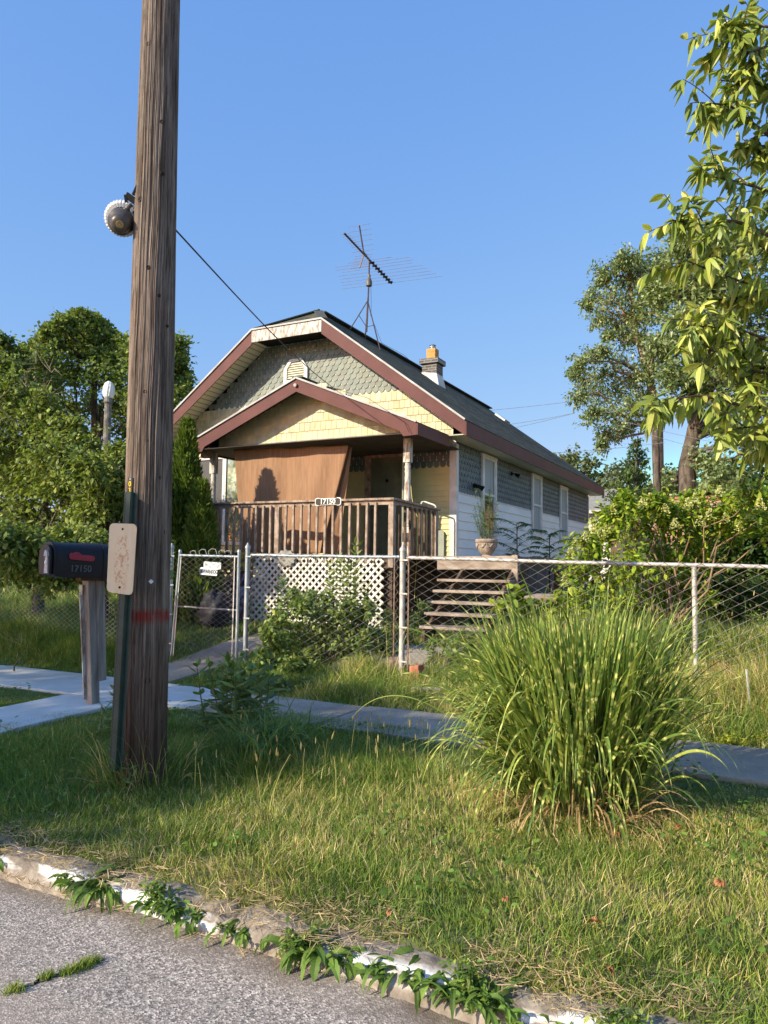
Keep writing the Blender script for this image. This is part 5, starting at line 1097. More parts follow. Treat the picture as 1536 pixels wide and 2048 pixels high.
b0 = atD(1318, 985, 36); tree("ash_tree", "airy leaning ash tree with pale branches showing, nearest the house roof", "tree",
    [(b0.x, b0.y, 0.5), tuple(atD(1316, 850, 36)), tuple(atD(1300, 760, 36)), tuple(atD(1280, 690, 36)), tuple(atD(1268, 650, 36)), tuple(atD(1260, 560, 36))], 0.26,
    pc([(1250, 515, 26), (1215, 540, 30), (1250, 560, 36), (1280, 545, 34), (1190, 590, 26), (1225, 600, 36), (1265, 610, 40), (1300, 590, 36), (1200, 640, 26), (1235, 650, 34), (1275, 640, 34), (1310, 620, 36), (1160, 730, 24), (1185, 710, 28), (1170, 760, 30), (1205, 745, 36), (1240, 720, 30), (1160, 790, 24), (1195, 790, 34), (1235, 780, 38), (1270, 760, 38), (1300, 740, 36), (1190, 830, 26), (1225, 830, 34), (1265, 820, 34), (1215, 865, 22), (1205, 890, 14), (1250, 860, 22), (1290, 800, 30), (1310, 690, 26), (1285, 675, 26), (1295, 715, 24), (1255, 675, 22), (1210, 560, 20), (1245, 525, 16), (1270, 520, 16), (1175, 605, 16), (1150, 745, 14), (1205, 700, 16), (1215, 670, 14)], 35, 1.6),
    0.15, 0.09, ASH, 38, 15, upb=0.0, droop=0.3, jit=0.25, bark=M("pale_bark", (0.36, 0.29, 0.22), (0.2, 0.15, 0.11), 0.9, 6))
p_ = atD(1318, 985, 33); mb = MB(); mb.tube([(p_.x, p_.y, 0.4), tuple(atD(1310, 850, 33)), tuple(atD(1306, 800, 33))], [0.17, 0.15, 0.14], 12)
tag(mb.build("utility_pole", m_bark, None, True), "distant plain wooden utility pole under the ash trees on the right", "utility pole")
for k, (a, b_, sg_) in enumerate((((968, 820), (1136, 804), 2), ((1020, 846), (1150, 826), 3), ((1000, 858), (1150, 826), 4), ((1160, 900), (1330, 885), 3), ((1330, 860), (1540, 905), 4), ((1330, 875), (1540, 930), 4))):
    A_ = atD(a[0], a[1], 32); B_ = atD(b_[0], b_[1], 32); A_ = A_ + (A_ - B_) * 0.5; mb = MB(); mb.tube([A_.lerp(B_, t_) - Vector((0, 0, 0.02 * sg_ * math.sin(math.pi * t_))) for t_ in np.linspace(0, 1, 9)], 0.009, 4)
    tag(mb.build("overhead_wire", m_galv, None, True), ("upper overhead wire crossing the sky beyond the roof", "middle overhead wire beyond the roof", "lowest overhead wire starting close above the roof", "overhead wire passing under the airy ash tree", "overhead wire sloping down right of the ash trunk", "second overhead wire sloping down below its twin right of the ash trunk")[k], "wire", "overhead wires beyond the roof")
FAR = [(0.09, 0.115, 0.05), (0.11, 0.14, 0.06), (0.075, 0.095, 0.05)]
for lab, cls_, dd_ in (("rounded olive-green tree top just above the end of the house eave", [(1125, 925, 22), (1150, 915, 26), (1180, 930, 24), (1140, 945, 30), (1175, 955, 28), (1200, 965, 20), (1110, 945, 20)], 48),
                       ("hazy grey-green tree behind the neighbouring roof", [(1225, 955, 24), (1250, 945, 26), (1240, 975, 30), (1275, 960, 26), (1215, 980, 20), (1290, 985, 26), (1260, 1000, 26)], 46),
                       ("dark bushy tree behind the brick building at right", [(1420, 960, 30), (1460, 950, 34), (1500, 965, 34), (1540, 950, 40), (1440, 985, 34), (1490, 1000, 36), (1400, 985, 26), (1370, 1000, 26)], 40)):
    q = atD(cls_[0][0] + 15, 980, dd_); tree("distant_tree", lab, "tree", [(q.x, q.y, 0.5), (q.x, q.y, 4), (q.x, q.y, 6.5)], 0.25, pc(cls_, dd_, 1.5), 0.28, 0.2, FAR, 20, 12, group="distant trees at right")
# young conifer-like tree
YC = [(0.06, 0.1, 0.03), (0.08, 0.12, 0.035)]
b0 = atD(1272, 1010, 20); tree("young_tree", "slim young tree with short side sprays beside the brick building", "tree", [(b0.x, b0.y, 0.6), tuple(atD(1272, 960, 20)), tuple(atD(1274, 880, 20))], 0.05,
    pc([(1274, 885, 9), (1268, 900, 12), (1282, 905, 11), (1262, 925, 15), (1286, 925, 12), (1258, 950, 18), (1285, 955, 16), (1240, 975, 22), (1265, 985, 22), (1295, 985, 18), (1225, 995, 20), (1250, 1010, 24), (1290, 1015, 22), (1272, 940, 14)], 20, 0.3), 0.09, 0.05, YC, 16, 10, upb=0.3)

# ---- neighbouring buildings
nb = thing("neighbour_house", "neighbouring white house with a grey shingled gable roof behind the end of the house", "house", tuple(atD(1205, 1030, 33).xy) + (0.6,))
q0 = atD(1182, 1000, 33); dX = 3.6; zr = atD(1205, 966, 33).z; ze_ = atD(1190, 1022, 33).z
mb = MB(); x0, y0 = q0.x - 4.5, q0.y; x1 = atD(1214, 1000, 33).x + 0.15
m_nroof = M("grey_mottled_roof", (0.30, 0.30, 0.28), (0.2, 0.2, 0.185), 0.9, 12, (1, 1, 1), 0.3)
def gx_(x, w_=0.0): return x
mb.prism([(x0, y0 - 0.2, ze_), (x1 + 0.1, y0 - 0.2, ze_), (x1 + 0.1, y0 + 3.6, zr), (x0, y0 + 3.6, zr)], (0, 0, 0.08)); nr = mb.build("roof", m_nroof, nb)
mb = MB(); mb.prism([(x1, y0, 0.5), (x1, y0 + 7.2, 0.5), (x1, y0 + 7.2, ze_), (x1, y0 + 3.6, zr - 0.02), (x1, y0, ze_)], (-(x1 - x0), 0, 0)); mb.build("wall", m_white, nb)
mb = MB(); mb.bar((x1 + 0.12, y0 - 0.2, ze_ - 0.02), (x1 + 0.12, y0 + 3.6, zr + 0.02), 0.06, 0.22); mb.build("rake_board", m_galvpale, nb)
mb = MB(); mb.box(x0, x1 + 0.15, y0 - 0.36, y0 - 0.2, ze_ - 0.12, ze_); mb.build("gutter", m_galvpale, nb)
m_brickw, t, b = nodes("orange_brick")
tc = N(t, "ShaderNodeTexCoord"); mp = N(t, "ShaderNodeMapping"); mp.inputs['Rotation'].default_value = (R(90), 0, 0); t.links.new(tc.outputs['Object'], mp.inputs[0])
br = N(t, "ShaderNodeTexBrick"); t.links.new(mp.outputs[0], br.inputs['Vector']); br.inputs['Scale'].default_value = 1; br.inputs['Brick Width'].default_value = 0.22; br.inputs['Row Height'].default_value = 0.075; br.inputs['Mortar Size'].default_value = 0.01
br.inputs['Color1'].default_value = (0.42, 0.17, 0.09, 1); br.inputs['Color2'].default_value = (0.52, 0.25, 0.14, 1); br.inputs['Mortar'].default_value = (0.4, 0.33, 0.27, 1)
t.links.new(br.outputs['Color'], b.inputs['Base Color']); b.inputs['Roughness'].default_value = 0.9
q0 = atD(1245, 1005, 29); q1 = atD(1560, 1005, 29); bb = thing("brick_building", "low orange brick building showing above the flowering shrub", "building", ((q0.x + q1.x) / 2, q0.y, 0.5))
mb = MB(); mb.box(q0.x, q1.x, q0.y, q0.y + 6, 0.4, atD(1350, 1000, 29).z); bw = mb.build("wall", m_brickw, bb)
mb = MB(); mb.box(q0.x - 0.05, q1.x + 0.05, q0.y - 0.05, q0.y + 6.05, atD(1350, 1000, 29).z + 0.002, atD(1350, 995, 29).z); mb.build("coping", M("red_clay_coping", (0.45, 0.2, 0.12), (0.35, 0.15, 0.09), 0.8), bb)

# ---- arborvitae
def arbor(label, x, y, h_, r_, n, grp):
    o = thing("arborvitae", label, "shrub", (x, y, gz(x, y)), grp); wood = FM(); fm = FM(); z0 = gz(x, y)
    wood.tube([(x, y, z0), (x, y, z0 + h_ * 0.8)], [0.04, 0.01], (0, 0, 0), 6); wood.build("trunk", m_bark, o, True)
    u = rng.uniform(0, 1, n) ** 0.85; a_ = rng.uniform(0, 2 * np.pi, n); rad = r_ * (1 - u) ** 0.62 * (0.55 + 0.45 * rng.uniform(0, 1, n)) * (1 + 0.16 * np.sin(a_ * 5 + u * 16)) + 0.015
    P = np.stack([x + rad * np.cos(a_), y + rad * np.sin(a_), z0 + 0.03 + u * h_], 1)
    D = unit(np.stack([np.cos(a_) * 0.55, np.sin(a_) * 0.55, np.ones(n)], 1) + rng.normal(0, 0.25, (n, 3)))
    S = unit(np.cross(D, randdir(n)))
    fm.blades(P, D, S, rng.uniform(0.06, 0.15, n), rng.uniform(0.02, 0.05, n), (0.5, 1.0, 0.7, 0.1), None, pick([(0.07, 0.11, 0.018), (0.09, 0.135, 0.02), (0.05, 0.085, 0.018), (0.13, 0.17, 0.03)], n, 0.2)); fm.build("foliage", m_leaf, o)
arbor("tall narrow dark green arborvitae beside the left porch post", -9.13, 10.0, 3.45, 0.46, 16000, "arborvitae by the porch")
arbor("shorter arborvitae in front of the left end of the porch railing", -8.55, 9.75, 2.35, 0.40, 11000, "arborvitae by the porch")
arbor("low rounded arborvitae at the foot of the tall one behind the gate", -9.55, 9.6, 1.9, 0.42, 8000, "arborvitae by the porch")

# ---- hydrangea shrub
HG = [(0.12, 0.19, 0.015), (0.16, 0.23, 0.02), (0.08, 0.14, 0.02), (0.2, 0.25, 0.025)]
hyc = [(1235, 1030, 30), (1280, 1025, 36), (1340, 1030, 38), (1400, 1025, 40), (1460, 1010, 40), (1510, 990, 36), (1580, 990, 46), (1250, 1005, 16), (1310, 1005, 14), (1380, 1000, 16), (1175, 1095, 32), (1210, 1065, 32), (1270, 1060, 48), (1330, 1060, 48), (1390, 1050, 48), (1450, 1050, 50), (1510, 1050, 50), (1580, 1070, 60), (1150, 1140, 40), (1200, 1150, 46), (1260, 1130, 46), (1330, 1130, 44), (1400, 1120, 44), (1170, 1200, 40), (1230, 1210, 40), (1300, 1190, 36), (1370, 1170, 36), (1290, 1270, 30), (1340, 1260, 28), (1260, 1230, 30), (1400, 1190, 26), (1320, 1300, 24)]
o = thing("hydrangea", "large flowering hydrangea shrub with creamy green panicles behind the right fence", "shrub", (-1.3, 10.0, 0.55)); wood = FM(); fm = FM(); hcl = pc(hyc, 10.2, 0.55)
rt_ = [(-1.15, 10.0, 0.5), (-1.0, 10.1, 0.5), (-1.4, 10.2, 0.5)]
for i_, (c_, r) in enumerate(hcl): limb(wood, rt_[i_ % 3], c_, 0.018, 0.005, 0.1, wob=0.1)
crown(fm, hcl, 0.095, 0.05, HG, 27, 12, 0.35, wood, 0.3, 0.22, (0.12, 0.9, 0.75, 0.06), 0.9, 0.25)
wood.build("stems", M("shrub_stem", (0.3, 0.2, 0.12), (0.14, 0.1, 0.06), 0.9, 8), o, True); fm.build("foliage", m_leaf, o)
fl = FM()
for px, py in ((1190, 1060), (1205, 1068), (1215, 1058), (1170, 1075), (1180, 1050), (1240, 1085), (1252, 1075), (1270, 1000), (1285, 1008), (1260, 1030), (1310, 1030), (1330, 1020), (1376, 1010), (1390, 1000), (1420, 1030), (1400, 1045), (1450, 1040), (1440, 985), (1470, 970), (1500, 980), (1520, 1010), (1530, 990), (1350, 1050), (1150, 1090), (1130, 1160), (1210, 1030), (1225, 1022), (1500, 1030), (1480, 1055), (1245, 1050), (1300, 1000), (1140, 1110)):
    q = npv(atD(px, py, 9.9 + rng.uniform(-0.35, 0.1))); n = 90; tt = rng.uniform(0, 1, n); a_ = rng.uniform(0, 6.28, n); r_ = 0.055 * (1 - tt) + 0.008
    P = q + np.stack([r_ * np.cos(a_), r_ * np.sin(a_), tt * 0.13 - 0.05], 1); D = randdir(n, 0.3); S = unit(np.cross(D, randdir(n))); fl.blades(P, D, S, 0.02, 0.016, (0.6, 1, 0.4), None, pick([(0.55, 0.58, 0.22), (0.62, 0.62, 0.33), (0.42, 0.5, 0.14)], n, 0.12))
fl.build("flowers", m_petal, o)
# dark shrubs behind the hydrangea on the right
q = atD(1450, 1150, 13.5); tree("dark_shrub", "dark dense shrub in shade behind the right fence post", "shrub", [(q.x, q.y, 0.6), (q.x, q.y, 2.0)], 0.06, pc([(1420, 1150, 50), (1470, 1130, 60), (1530, 1120, 60), (1440, 1210, 50), (1500, 1200, 55), (1560, 1190, 60), (1400, 1090, 50), (1480, 1060, 50), (1550, 1040, 60), (1370, 1140, 50), (1520, 1000, 40), (1460, 1250, 36), (1420, 1250, 36), (1520, 1250, 46), (1350, 1200, 46), (1300, 1230, 46), (1240, 1200, 40), (1580, 1130, 60), (1320, 1120, 50), (1500, 1080, 50)], 13.2, 0.7), 0.1, 0.07, DK, 70, 15)
# ailanthus seedlings by the side wall: long feathered leaves
def pinnate(fm, wood, a, d, L, n, lL, lW, cols, sag=0.35):
    a = npv(a); d = unit(npv(d)); t_ = np.linspace(0, 1, 8)[:, None]; pts = a + d * L * t_; pts[:, 2] -= sag * L * t_[:, 0] ** 2; wood.tube(pts, np.linspace(0.006, 0.002, 8), (0, 0, 0), 4)
    f = np.linspace(0.12, 1, n); P = np.stack([np.interp(f, t_[:, 0], pts[:, k]) for k in range(3)], 1); T = unit(np.gradient(P, axis=0)); side = unit(np.cross(T, np.tile([0, 0, 1.0], (n, 1))))
    for s_ in (1, -1): leaves(fm, P, unit(side * s_ + T * 0.45 - np.array([0, 0, 0.25])), lL, lW, cols, 0.15, (0.2, 1, 0.6, 0.05), 0.3)
for (x, y, z0, h_), lab in (((-4.72, 15.2, 0.7, 1.75), "dark feathery tree-of-heaven seedling against the white side wall"), ((-4.35, 16.4, 0.7, 1.6), "feathery tree-of-heaven seedling farther along the side wall beside the hydrangea")):
    o = thing("seedling_tree", lab, "plant", (x, y, z0), "seedlings by the side wall"); wood = FM(); fm = FM(); wood.tube([(x, y, z0), (x, y, z0 + h_)], [0.02, 0.01], (0, 0, 0), 5)
    for k in range(13): a_ = k * 2.4; pinnate(fm, wood, (x, y, z0 + h_ * (0.55 + 0.45 * k / 12)), (math.cos(a_), math.sin(a_), 0.75), rng.uniform(0.5, 0.8), 13, 0.12, 0.035, [(0.05, 0.09, 0.03), (0.07, 0.115, 0.035)])
    wood.build("stem", m_bark, o, True); fm.build("foliage", m_leaf, o)
# urn plant: tall wispy sprays
o = thing("potted_plant", "tall wispy green plant growing from the stone urn", "plant", tuple(U + Vector((0, 0, 0.29)))); fm = FM(); wood = FM()
for k in range(16):
    a_ = rng.uniform(0, 6.28); h_ = rng.uniform(0.3, 0.8) if k > 3 else rng.uniform(0.75, 0.98); q = npv(U) + np.array([0.07 * math.cos(a_), 0.07 * math.sin(a_), 0.29]); e = q + np.array([0.16 * math.cos(a_) * (0.3 if k < 4 else 1) - (0.05 if k < 4 else 0), 0.16 * math.sin(a_), h_])
    t_ = np.linspace(0, 1, 6)[:, None]; pts = q + (e - q) * t_; wood.tube(pts, np.linspace(0.005, 0.002, 6), (0, 0, 0), 4)
    m_ = int(h_ * 90); f = rng.uniform(0.15, 1, m_)[:, None]; leaves(fm, q + (e - q) * f, randdir(m_, 0.5), 0.07, 0.012, [(0.07, 0.13, 0.03), (0.1, 0.17, 0.04)], 0.2)
wood.build("stems", m_bark, o, True); fm.build("foliage", m_leaf, o)

# ---- cherry tree reaching in from the right
CH = [(0.15, 0.2, 0.035), (0.2, 0.25, 0.045), (0.11, 0.16, 0.03), (0.27, 0.3, 0.07)]
o = thing("cherry_tree", "near cherry tree with long drooping yellow-green leaves reaching in from the right edge", "tree", (1.75, 4.9, 0.15)); wood = FM(); fm = FM()
wood.tube([(1.75, 4.9, 0.1), (1.7, 4.85, 1.2), (1.6, 4.8, 2.2), (1.5, 4.7, 3.4), (1.45, 4.6, 4.6)], [0.1, 0.09, 0.075, 0.05, 0.02], (0, 0, 0), 10)
cP = []; cD = []
def cherry_branch(pxs, d0, d1, r0=0.012):
    pts = np.array([npv(atD(px, py, d0 + (d1 - d0) * k / (len(pxs) - 1))) for k, (px, py) in enumerate(pxs)])
    tt = np.linspace(0, 1, 30); P = np.stack([np.interp(tt, np.linspace(0, 1, len(pts)), pts[:, k]) for k in range(3)], 1); P[1:-1] = (P[:-2] + P[1:-1] + P[2:]) / 3
    wood.tube(P, np.linspace(r0, 0.003, 30), (0, 0, 0), 6); T = unit(np.gradient(P, axis=0))
    def leafrow(P, T, dens):
        L_ = np.linalg.norm(np.diff(P, axis=0), axis=1).sum(); m_ = max(4, int(L_ * dens)); f = np.sort(rng.uniform(0, 1, m_) ** 0.8) * (len(P) - 1); i_ = np.minimum(f.astype(int), len(P) - 2); fr_ = (f - i_)[:, None]
        q = P[i_] * (1 - fr_) + P[i_ + 1] * fr_; tv_ = T[i_]; sd2 = unit(np.cross(tv_, randdir(m_))); d = unit(sd2 * 0.9 + tv_ * 0.45 + np.array([0, 0, -0.35])); cP.append(q); cD.append(d)
    leafrow(P[4:], T[4:], 72)
    for k in range(3, 28, 3):
        for _ in range(int(rng.integers(1, 3))):
            s_ = unit(np.cross(T[k], randdir(1)[0])[None])[0]; d = unit((T[k] * 0.8 + s_ * 0.7 + np.array([0, 0, 0.15]))[None])[0]; ln = rng.uniform(0.08, 0.26); Q = P[k] + d * ln * np.linspace(0, 1, 6)[:, None]; Q[:, 2] -= 0.2 * ln * np.linspace(0, 1, 6) ** 2
            wood.tube(Q, np.linspace(0.004, 0.002, 6), (0, 0, 0), 4); leafrow(Q, np.tile(d, (6, 1)), 75)
for pxs, a, b_ in (([(1760, 120), (1600, 60), (1500, 50), (1430, 70)], 4.6, 4.1), ([(1700, 230), (1600, 150), (1540, 90), (1490, 110), (1450, 40)], 4.4, 4.0), ([(1720, 330), (1560, 290), (1460, 210), (1398, 205)], 4.5, 3.9), ([(1720, 300), (1600, 210), (1520, 170), (1440, 160)], 4.6, 4.2),
                   ([(1740, 430), (1600, 400), (1480, 365), (1388, 345)], 4.4, 3.8), ([(1740, 480), (1620, 330), (1540, 290), (1470, 300)], 4.6, 4.2), ([(1760, 560), (1600, 500), (1470, 440), (1400, 450), (1345, 440)], 4.3, 3.6), ([(1740, 640), (1600, 590), (1470, 560), (1370, 520)], 4.4, 3.7),
                   ([(1740, 520), (1600, 440), (1540, 400)], 4.7, 4.3), ([(1740, 620), (1600, 540), (1500, 480)], 4.9, 4.4), ([(1760, 700), (1620, 640), (1520, 590), (1430, 600)], 4.5, 4.0), ([(1740, 720), (1600, 700), (1480, 660), (1375, 650)], 4.4, 3.8), ([(1740, 760), (1600, 760), (1500, 730)], 4.6, 4.2),
                   ([(1760, 850), (1600, 840), (1480, 810), (1400, 790), (1290, 808)], 4.0, 3.3), ([(1740, 800), (1600, 760), (1500, 740), (1420, 700)], 4.4, 3.9), ([(1740, 900), (1620, 870), (1540, 850), (1440, 860)], 4.2, 3.7), ([(1720, 960), (1600, 900), (1530, 890)], 4.3, 4.0), ([(1740, 380), (1640, 260), (1560, 190)], 4.9, 4.5)):
    P_ = npv(atD(*pxs[0], a)); limb(wood, (1.6 if pxs[0][1] > 600 else 1.5, 4.7, min(max(P_[2] - 0.3, 1.2), 4.4)), P_, 0.03, 0.012); cherry_branch(pxs, a, b_)
# the rest of the crown, out of the frame to the right
for c_, r in blob(1.95, 4.75, 3.1, 1.35, 1.2, 1.5, 60, 0.42):
    m_ = 170; q = c_ + rng.normal(0, r * 0.5, (m_, 3)); d = unit(rng.normal(0, 0.6, (m_, 3)) + np.array([0, 0, -0.5])); ok = ~visible(q, 40)
    if ok.mean() > 0.95: cP.append(q[ok]); cD.append(d[ok]); limb(wood, (1.55, 4.72, float(np.clip(c_[2] - 0.3, 1.6, 4.3))), c_, 0.02, 0.005)
P = np.concatenate(cP); D = np.concatenate(cD); n = len(P); S = unit(np.cross(D, np.array([0, 0, 1.0]) + rng.normal(0, 0.6, (n, 3))))
fm.blades(P, D, S, rng.uniform(0.04, 0.1, n), rng.uniform(0.02, 0.038, n), (0.1, 0.7, 1.0, 0.95, 0.6, 0.05), np.tile([0, 0, -0.6], (n, 1)) * rng.uniform(0.3, 1.5, (n, 1)), pick(CH, n, 0.15), 0.6)
wood.build("trunk", M("cherry_bark", (0.12, 0.075, 0.05), (0.05, 0.03, 0.025), 0.7, 12), o, True); fm.build("crown", leafmat("cherry_leaf", 0.3, 0.42, 0.4), o)
# ================================================================ ZEBRA GRASS
def arch(fm, P, D, L, W, prof, bend, cols, rows, band=None, cup=0.25):
    """long blades: start direction D, bending by gravity; optional cream bands across"""
    n = len(P); t_ = np.linspace(0, 1, rows); S = unit(np.cross(D, np.tile([0, 0, 1.0], (n, 1)) + rng.normal(0, 0.3, (n, 3))))
    pr = np.interp(t_, np.linspace(0, 1, len(prof)), prof); cen = np.zeros((n, rows, 3)); cen[:, 0] = P; d = D.copy(); st_ = (L / (rows - 1))[:, None]
    for k in range(1, rows):
        d = unit(d + np.array([0, 0, -1.0]) * (bend * (1.9 * t_[k] / rows))[:, None]); cen[:, k] = cen[:, k - 1] + d * st_
    off = S[:, None, :] * (W[:, None] * pr[None, :])[..., None] * 0.5; Nn = np.array([0, 0, 1.0]) * (W[:, None] * pr[None, :] * 0.5 * cup)[..., None]
    V = np.stack([cen - off + Nn, cen, cen + off + Nn], 2); idx = np.arange(n * rows * 3).reshape(n, rows, 3)
    q = np.stack([idx[:, :-1, :-1], idx[:, :-1, 1:], idx[:, 1:, 1:], idx[:, 1:, :-1]], -1).reshape(-1, 4)
    C = np.repeat(cols[:, None, :], rows, 1)
    if band is not None:
        s_ = t_[None, :] * L[:, None] + rng.uniform(0, 1, (n, 1)); m_ = ((s_ % band[0]) < band[1]) & (rng.uniform(0, 1, (n, 1)) < 0.65)
        C = np.where(m_[..., None], np.array(band[2])[None, None] * rng.uniform(0.8, 1.15, (n, 1, 1)), C)
    fm.add(V.reshape(-1, 3), q, np.repeat(C.reshape(-1, 3), 3, axis=0))
zc = np.array([-1.08, 4.66]); o = thing("striped_grass", "large clump of tall arching striped ornamental grass on the lawn near the fence", "ornamental grass", (zc[0], zc[1], 0.16)); fm = FM()
def zebra(n, r, z0, z1, tilt, L0, L1, b0, b1, w0=0.009, w1=0.017, az=None):
    a_ = rng.uniform(0, 2 * np.pi, n) if az is None else rng.normal(az[0], az[1], n); rr_ = r * np.sqrt(rng.uniform(0, 1, n)); tl_ = np.abs(rng.normal(tilt[0], tilt[1], n)) * (0.35 + 0.65 * rr_ / r)
    h_ = rng.uniform(z0, z1, n); k = 0.55 * h_ * np.tan(np.clip(tl_, 0, 0.9))
    P = np.stack([zc[0] + (rr_ + k) * np.cos(a_), zc[1] + (rr_ + k) * np.sin(a_) * 0.85, 0.16 + h_], 1)
    D = unit(np.stack([np.sin(tl_) * np.cos(a_), np.sin(tl_) * np.sin(a_), np.cos(tl_)], 1) + rng.normal(0, 0.07, (n, 3)))
    L = rng.uniform(L0, L1, n); cols = pick([(0.095, 0.155, 0.03), (0.125, 0.185, 0.035), (0.075, 0.13, 0.03), (0.19, 0.24, 0.05)], n, 0.18)
    arch(fm, P, D, L, rng.uniform(w0, w1, n), (0.5, 1.0, 1.0, 0.8, 0.45, 0.04), rng.uniform(b0, b1, n), cols, 44, (0.12, 0.022, (0.42, 0.44, 0.15)))
zebra(420, 0.42, 0.0, 0.45, (0.22, 0.14), 0.65, 1.0, 0.2, 1.4, 0.013, 0.024)
zebra(520, 0.40, 0.15, 0.66, (0.32, 0.18), 0.5, 0.85, 0.9, 3.2, 0.012, 0.023)
zebra(420, 0.38, 0.2, 0.72, (0.2, 0.14), 0.4, 0.66, 0.1, 0.6, 0.012, 0.022)
zebra(380, 0.42, 0.02, 0.5, (0.55, 0.24), 0.45, 0.85, 1.6, 4.2, 0.012, 0.022)
zebra(170, 0.36, 0.15, 0.6, (0.7, 0.2), 0.5, 0.85, 1.4, 3.4, 0.011, 0.02, az=(3.6, 0.8))
zebra(120, 0.40, 0.0, 0.25, (0.6, 0.25), 0.4, 0.8, 1.5, 5.0, 0.013, 0.022, az=(4.3, 0.7))
n = 500; a_ = rng.uniform(0, 6.28, n); rr_ = 0.28 * np.sqrt(rng.uniform(0, 1, n)); tl_ = rng.uniform(0.05, 0.3, n)
P = np.stack([zc[0] + rr_ * np.cos(a_), zc[1] + rr_ * np.sin(a_), np.full(n, 0.14)], 1); D = unit(np.stack([np.sin(tl_) * np.cos(a_), np.sin(tl_) * np.sin(a_), np.cos(tl_)], 1))
arch(fm, P, D, rng.uniform(0.4, 0.8, n), rng.uniform(0.006, 0.01, n), (1, 1, 0.8, 0.4), np.zeros(n), pick([(0.10, 0.12, 0.04), (0.2, 0.17, 0.08), (0.06, 0.09, 0.03)], n), 5)
n = 260; a_ = rng.uniform(0, 6.28, n); rr_ = 0.42 * np.sqrt(rng.uniform(0, 1, n)); tl_ = rng.uniform(0.3, 1.3, n)
P = np.stack([zc[0] + rr_ * np.cos(a_), zc[1] + rr_ * np.sin(a_), np.full(n, 0.15)], 1); D = unit(np.stack([np.sin(tl_) * np.cos(a_), np.sin(tl_) * np.sin(a_), np.cos(tl_)], 1))
arch(fm, P, D, rng.uniform(0.25, 0.6, n), rng.uniform(0.006, 0.014, n), (1, 1, 0.8, 0.4), rng.uniform(1, 4, n), pick([(0.28, 0.2, 0.1), (0.2, 0.15, 0.07), (0.35, 0.26, 0.14)], n), 9)
fm.build("blades", m_zebra, o)

# ================================================================ GRASS OF THE LAWN AND YARD
GR = [(0.075, 0.125, 0.022), (0.095, 0.15, 0.028), (0.06, 0.105, 0.022), (0.12, 0.17, 0.035)]
DRY = [(0.36, 0.28, 0.14), (0.28, 0.24, 0.1), (0.42, 0.35, 0.2)]; YG = [(0.16, 0.2, 0.035), (0.2, 0.22, 0.05)]
def vnoise(x, y, s, seed):
    r2 = np.random.default_rng(seed); G_ = r2.uniform(0, 1, (64, 64)); u = (x * s) % 63; v = (y * s) % 63; i_ = u.astype(int); j_ = v.astype(int); fu = u - i_; fv = v - j_; fu = fu * fu * (3 - 2 * fu); fv = fv * fv * (3 - 2 * fv)
    return (G_[i_, j_] * (1 - fu) + G_[(i_ + 1) % 64, j_] * fu) * (1 - fv) + (G_[i_, (j_ + 1) % 64] * (1 - fu) + G_[(i_ + 1) % 64, (j_ + 1) % 64] * fu) * fv
def on_path(x, y, m=0.0):
    jit = 0.16 * (vnoise(x, y, 2.6, 5) * 0.6 + vnoise(x, y, 9, 6) * 0.4 - 0.3) + m
    a_ = (y > 5.95 + jit * 3.0) & (y < 6.42 - jit * 2.4) & (x > -5.03) & ~(np.abs((x + 5.02) % 1.46) < 0.035 + 0.05 * (vnoise(x, y, 5, 15) > 0.5)) & ~((np.abs(x + 3.45) < 0.16) & (y > 6.05)); a2 = (y > 5.66 + jit * 0.6) & (y < 6.52 - jit) & (x <= -5.03); a_ = a_ | a2
    b_ = (x > -6.6 + jit) & (x < -5.9 - jit) & (y > 2.98) & (y < 5.7)
    c_ = (x > -7.05 + jit) & (x < -6.32 - jit) & (y > 6.5) & (y < 9.8)
    d_ = (x > -4.85 + jit) & (x < -3.6 - jit) & (y > 8.15 + jit) & (y < 9.05)
    return a_ | b_ | c_ | d_
def grass(name, label, dens, x0, x1, y0, y1, hfn, wid, tones, rows=4, lean=0.35, group=None, bend=1.0, m=450, maskfn=None):
    n = int(dens * (x1 - x0) * (y1 - y0)); x = rng.uniform(x0, x1, n); y = rng.uniform(y0, y1, n); P = np.stack([x, y, g(x, y) - 0.005], 1)
    cl_ = vnoise(x, y, 9, 11); keep = visible(P, m) & ~on_path(x, y) & (rng.uniform(0, 1, n) < 0.35 + 0.95 * cl_)
    if maskfn is not None: keep &= maskfn(x, y)
    P = P[keep]; x = x[keep]; y = y[keep]; n = len(P)
    h_ = hfn(x, y) * rng.uniform(0.45, 1.3, n) * (0.7 + 0.6 * vnoise(x, y, 3.1, 3)); flow = vnoise(x, y, 1.7, 8) * 12.6
    a_ = flow + rng.normal(0, 1.5, n); tl_ = np.abs(rng.normal(0.1, lean, n)); D = unit(np.stack([np.sin(tl_) * np.cos(a_), np.sin(tl_) * np.sin(a_), np.cos(tl_)], 1))
    S = unit(np.cross(D, np.stack([np.cos(a_ + 1.57 * rng.uniform(-1, 1, n)), np.sin(a_), np.zeros(n)], 1) + rng.normal(0, 0.3, (n, 3))))
    B = np.stack([np.cos(a_), np.sin(a_), -0.35 * np.ones(n)], 1) * rng.uniform(0.05, 0.55, (n, 1)) * bend
    C = tones(x, y, n)
    prof = {3: (1.0, 0.75, 0.05), 4: (1.0, 0.9, 0.6, 0.05), 5: (1, 0.95, 0.8, 0.5, 0.05)}[rows]
    fm = FM(); fm.blades(P, D, S, h_, wid * rng.uniform(0.6, 1.3, n), prof, B, C); o = fm.build(name, m_grass)
    return tag(o, label, "grass", group, 'stuff')
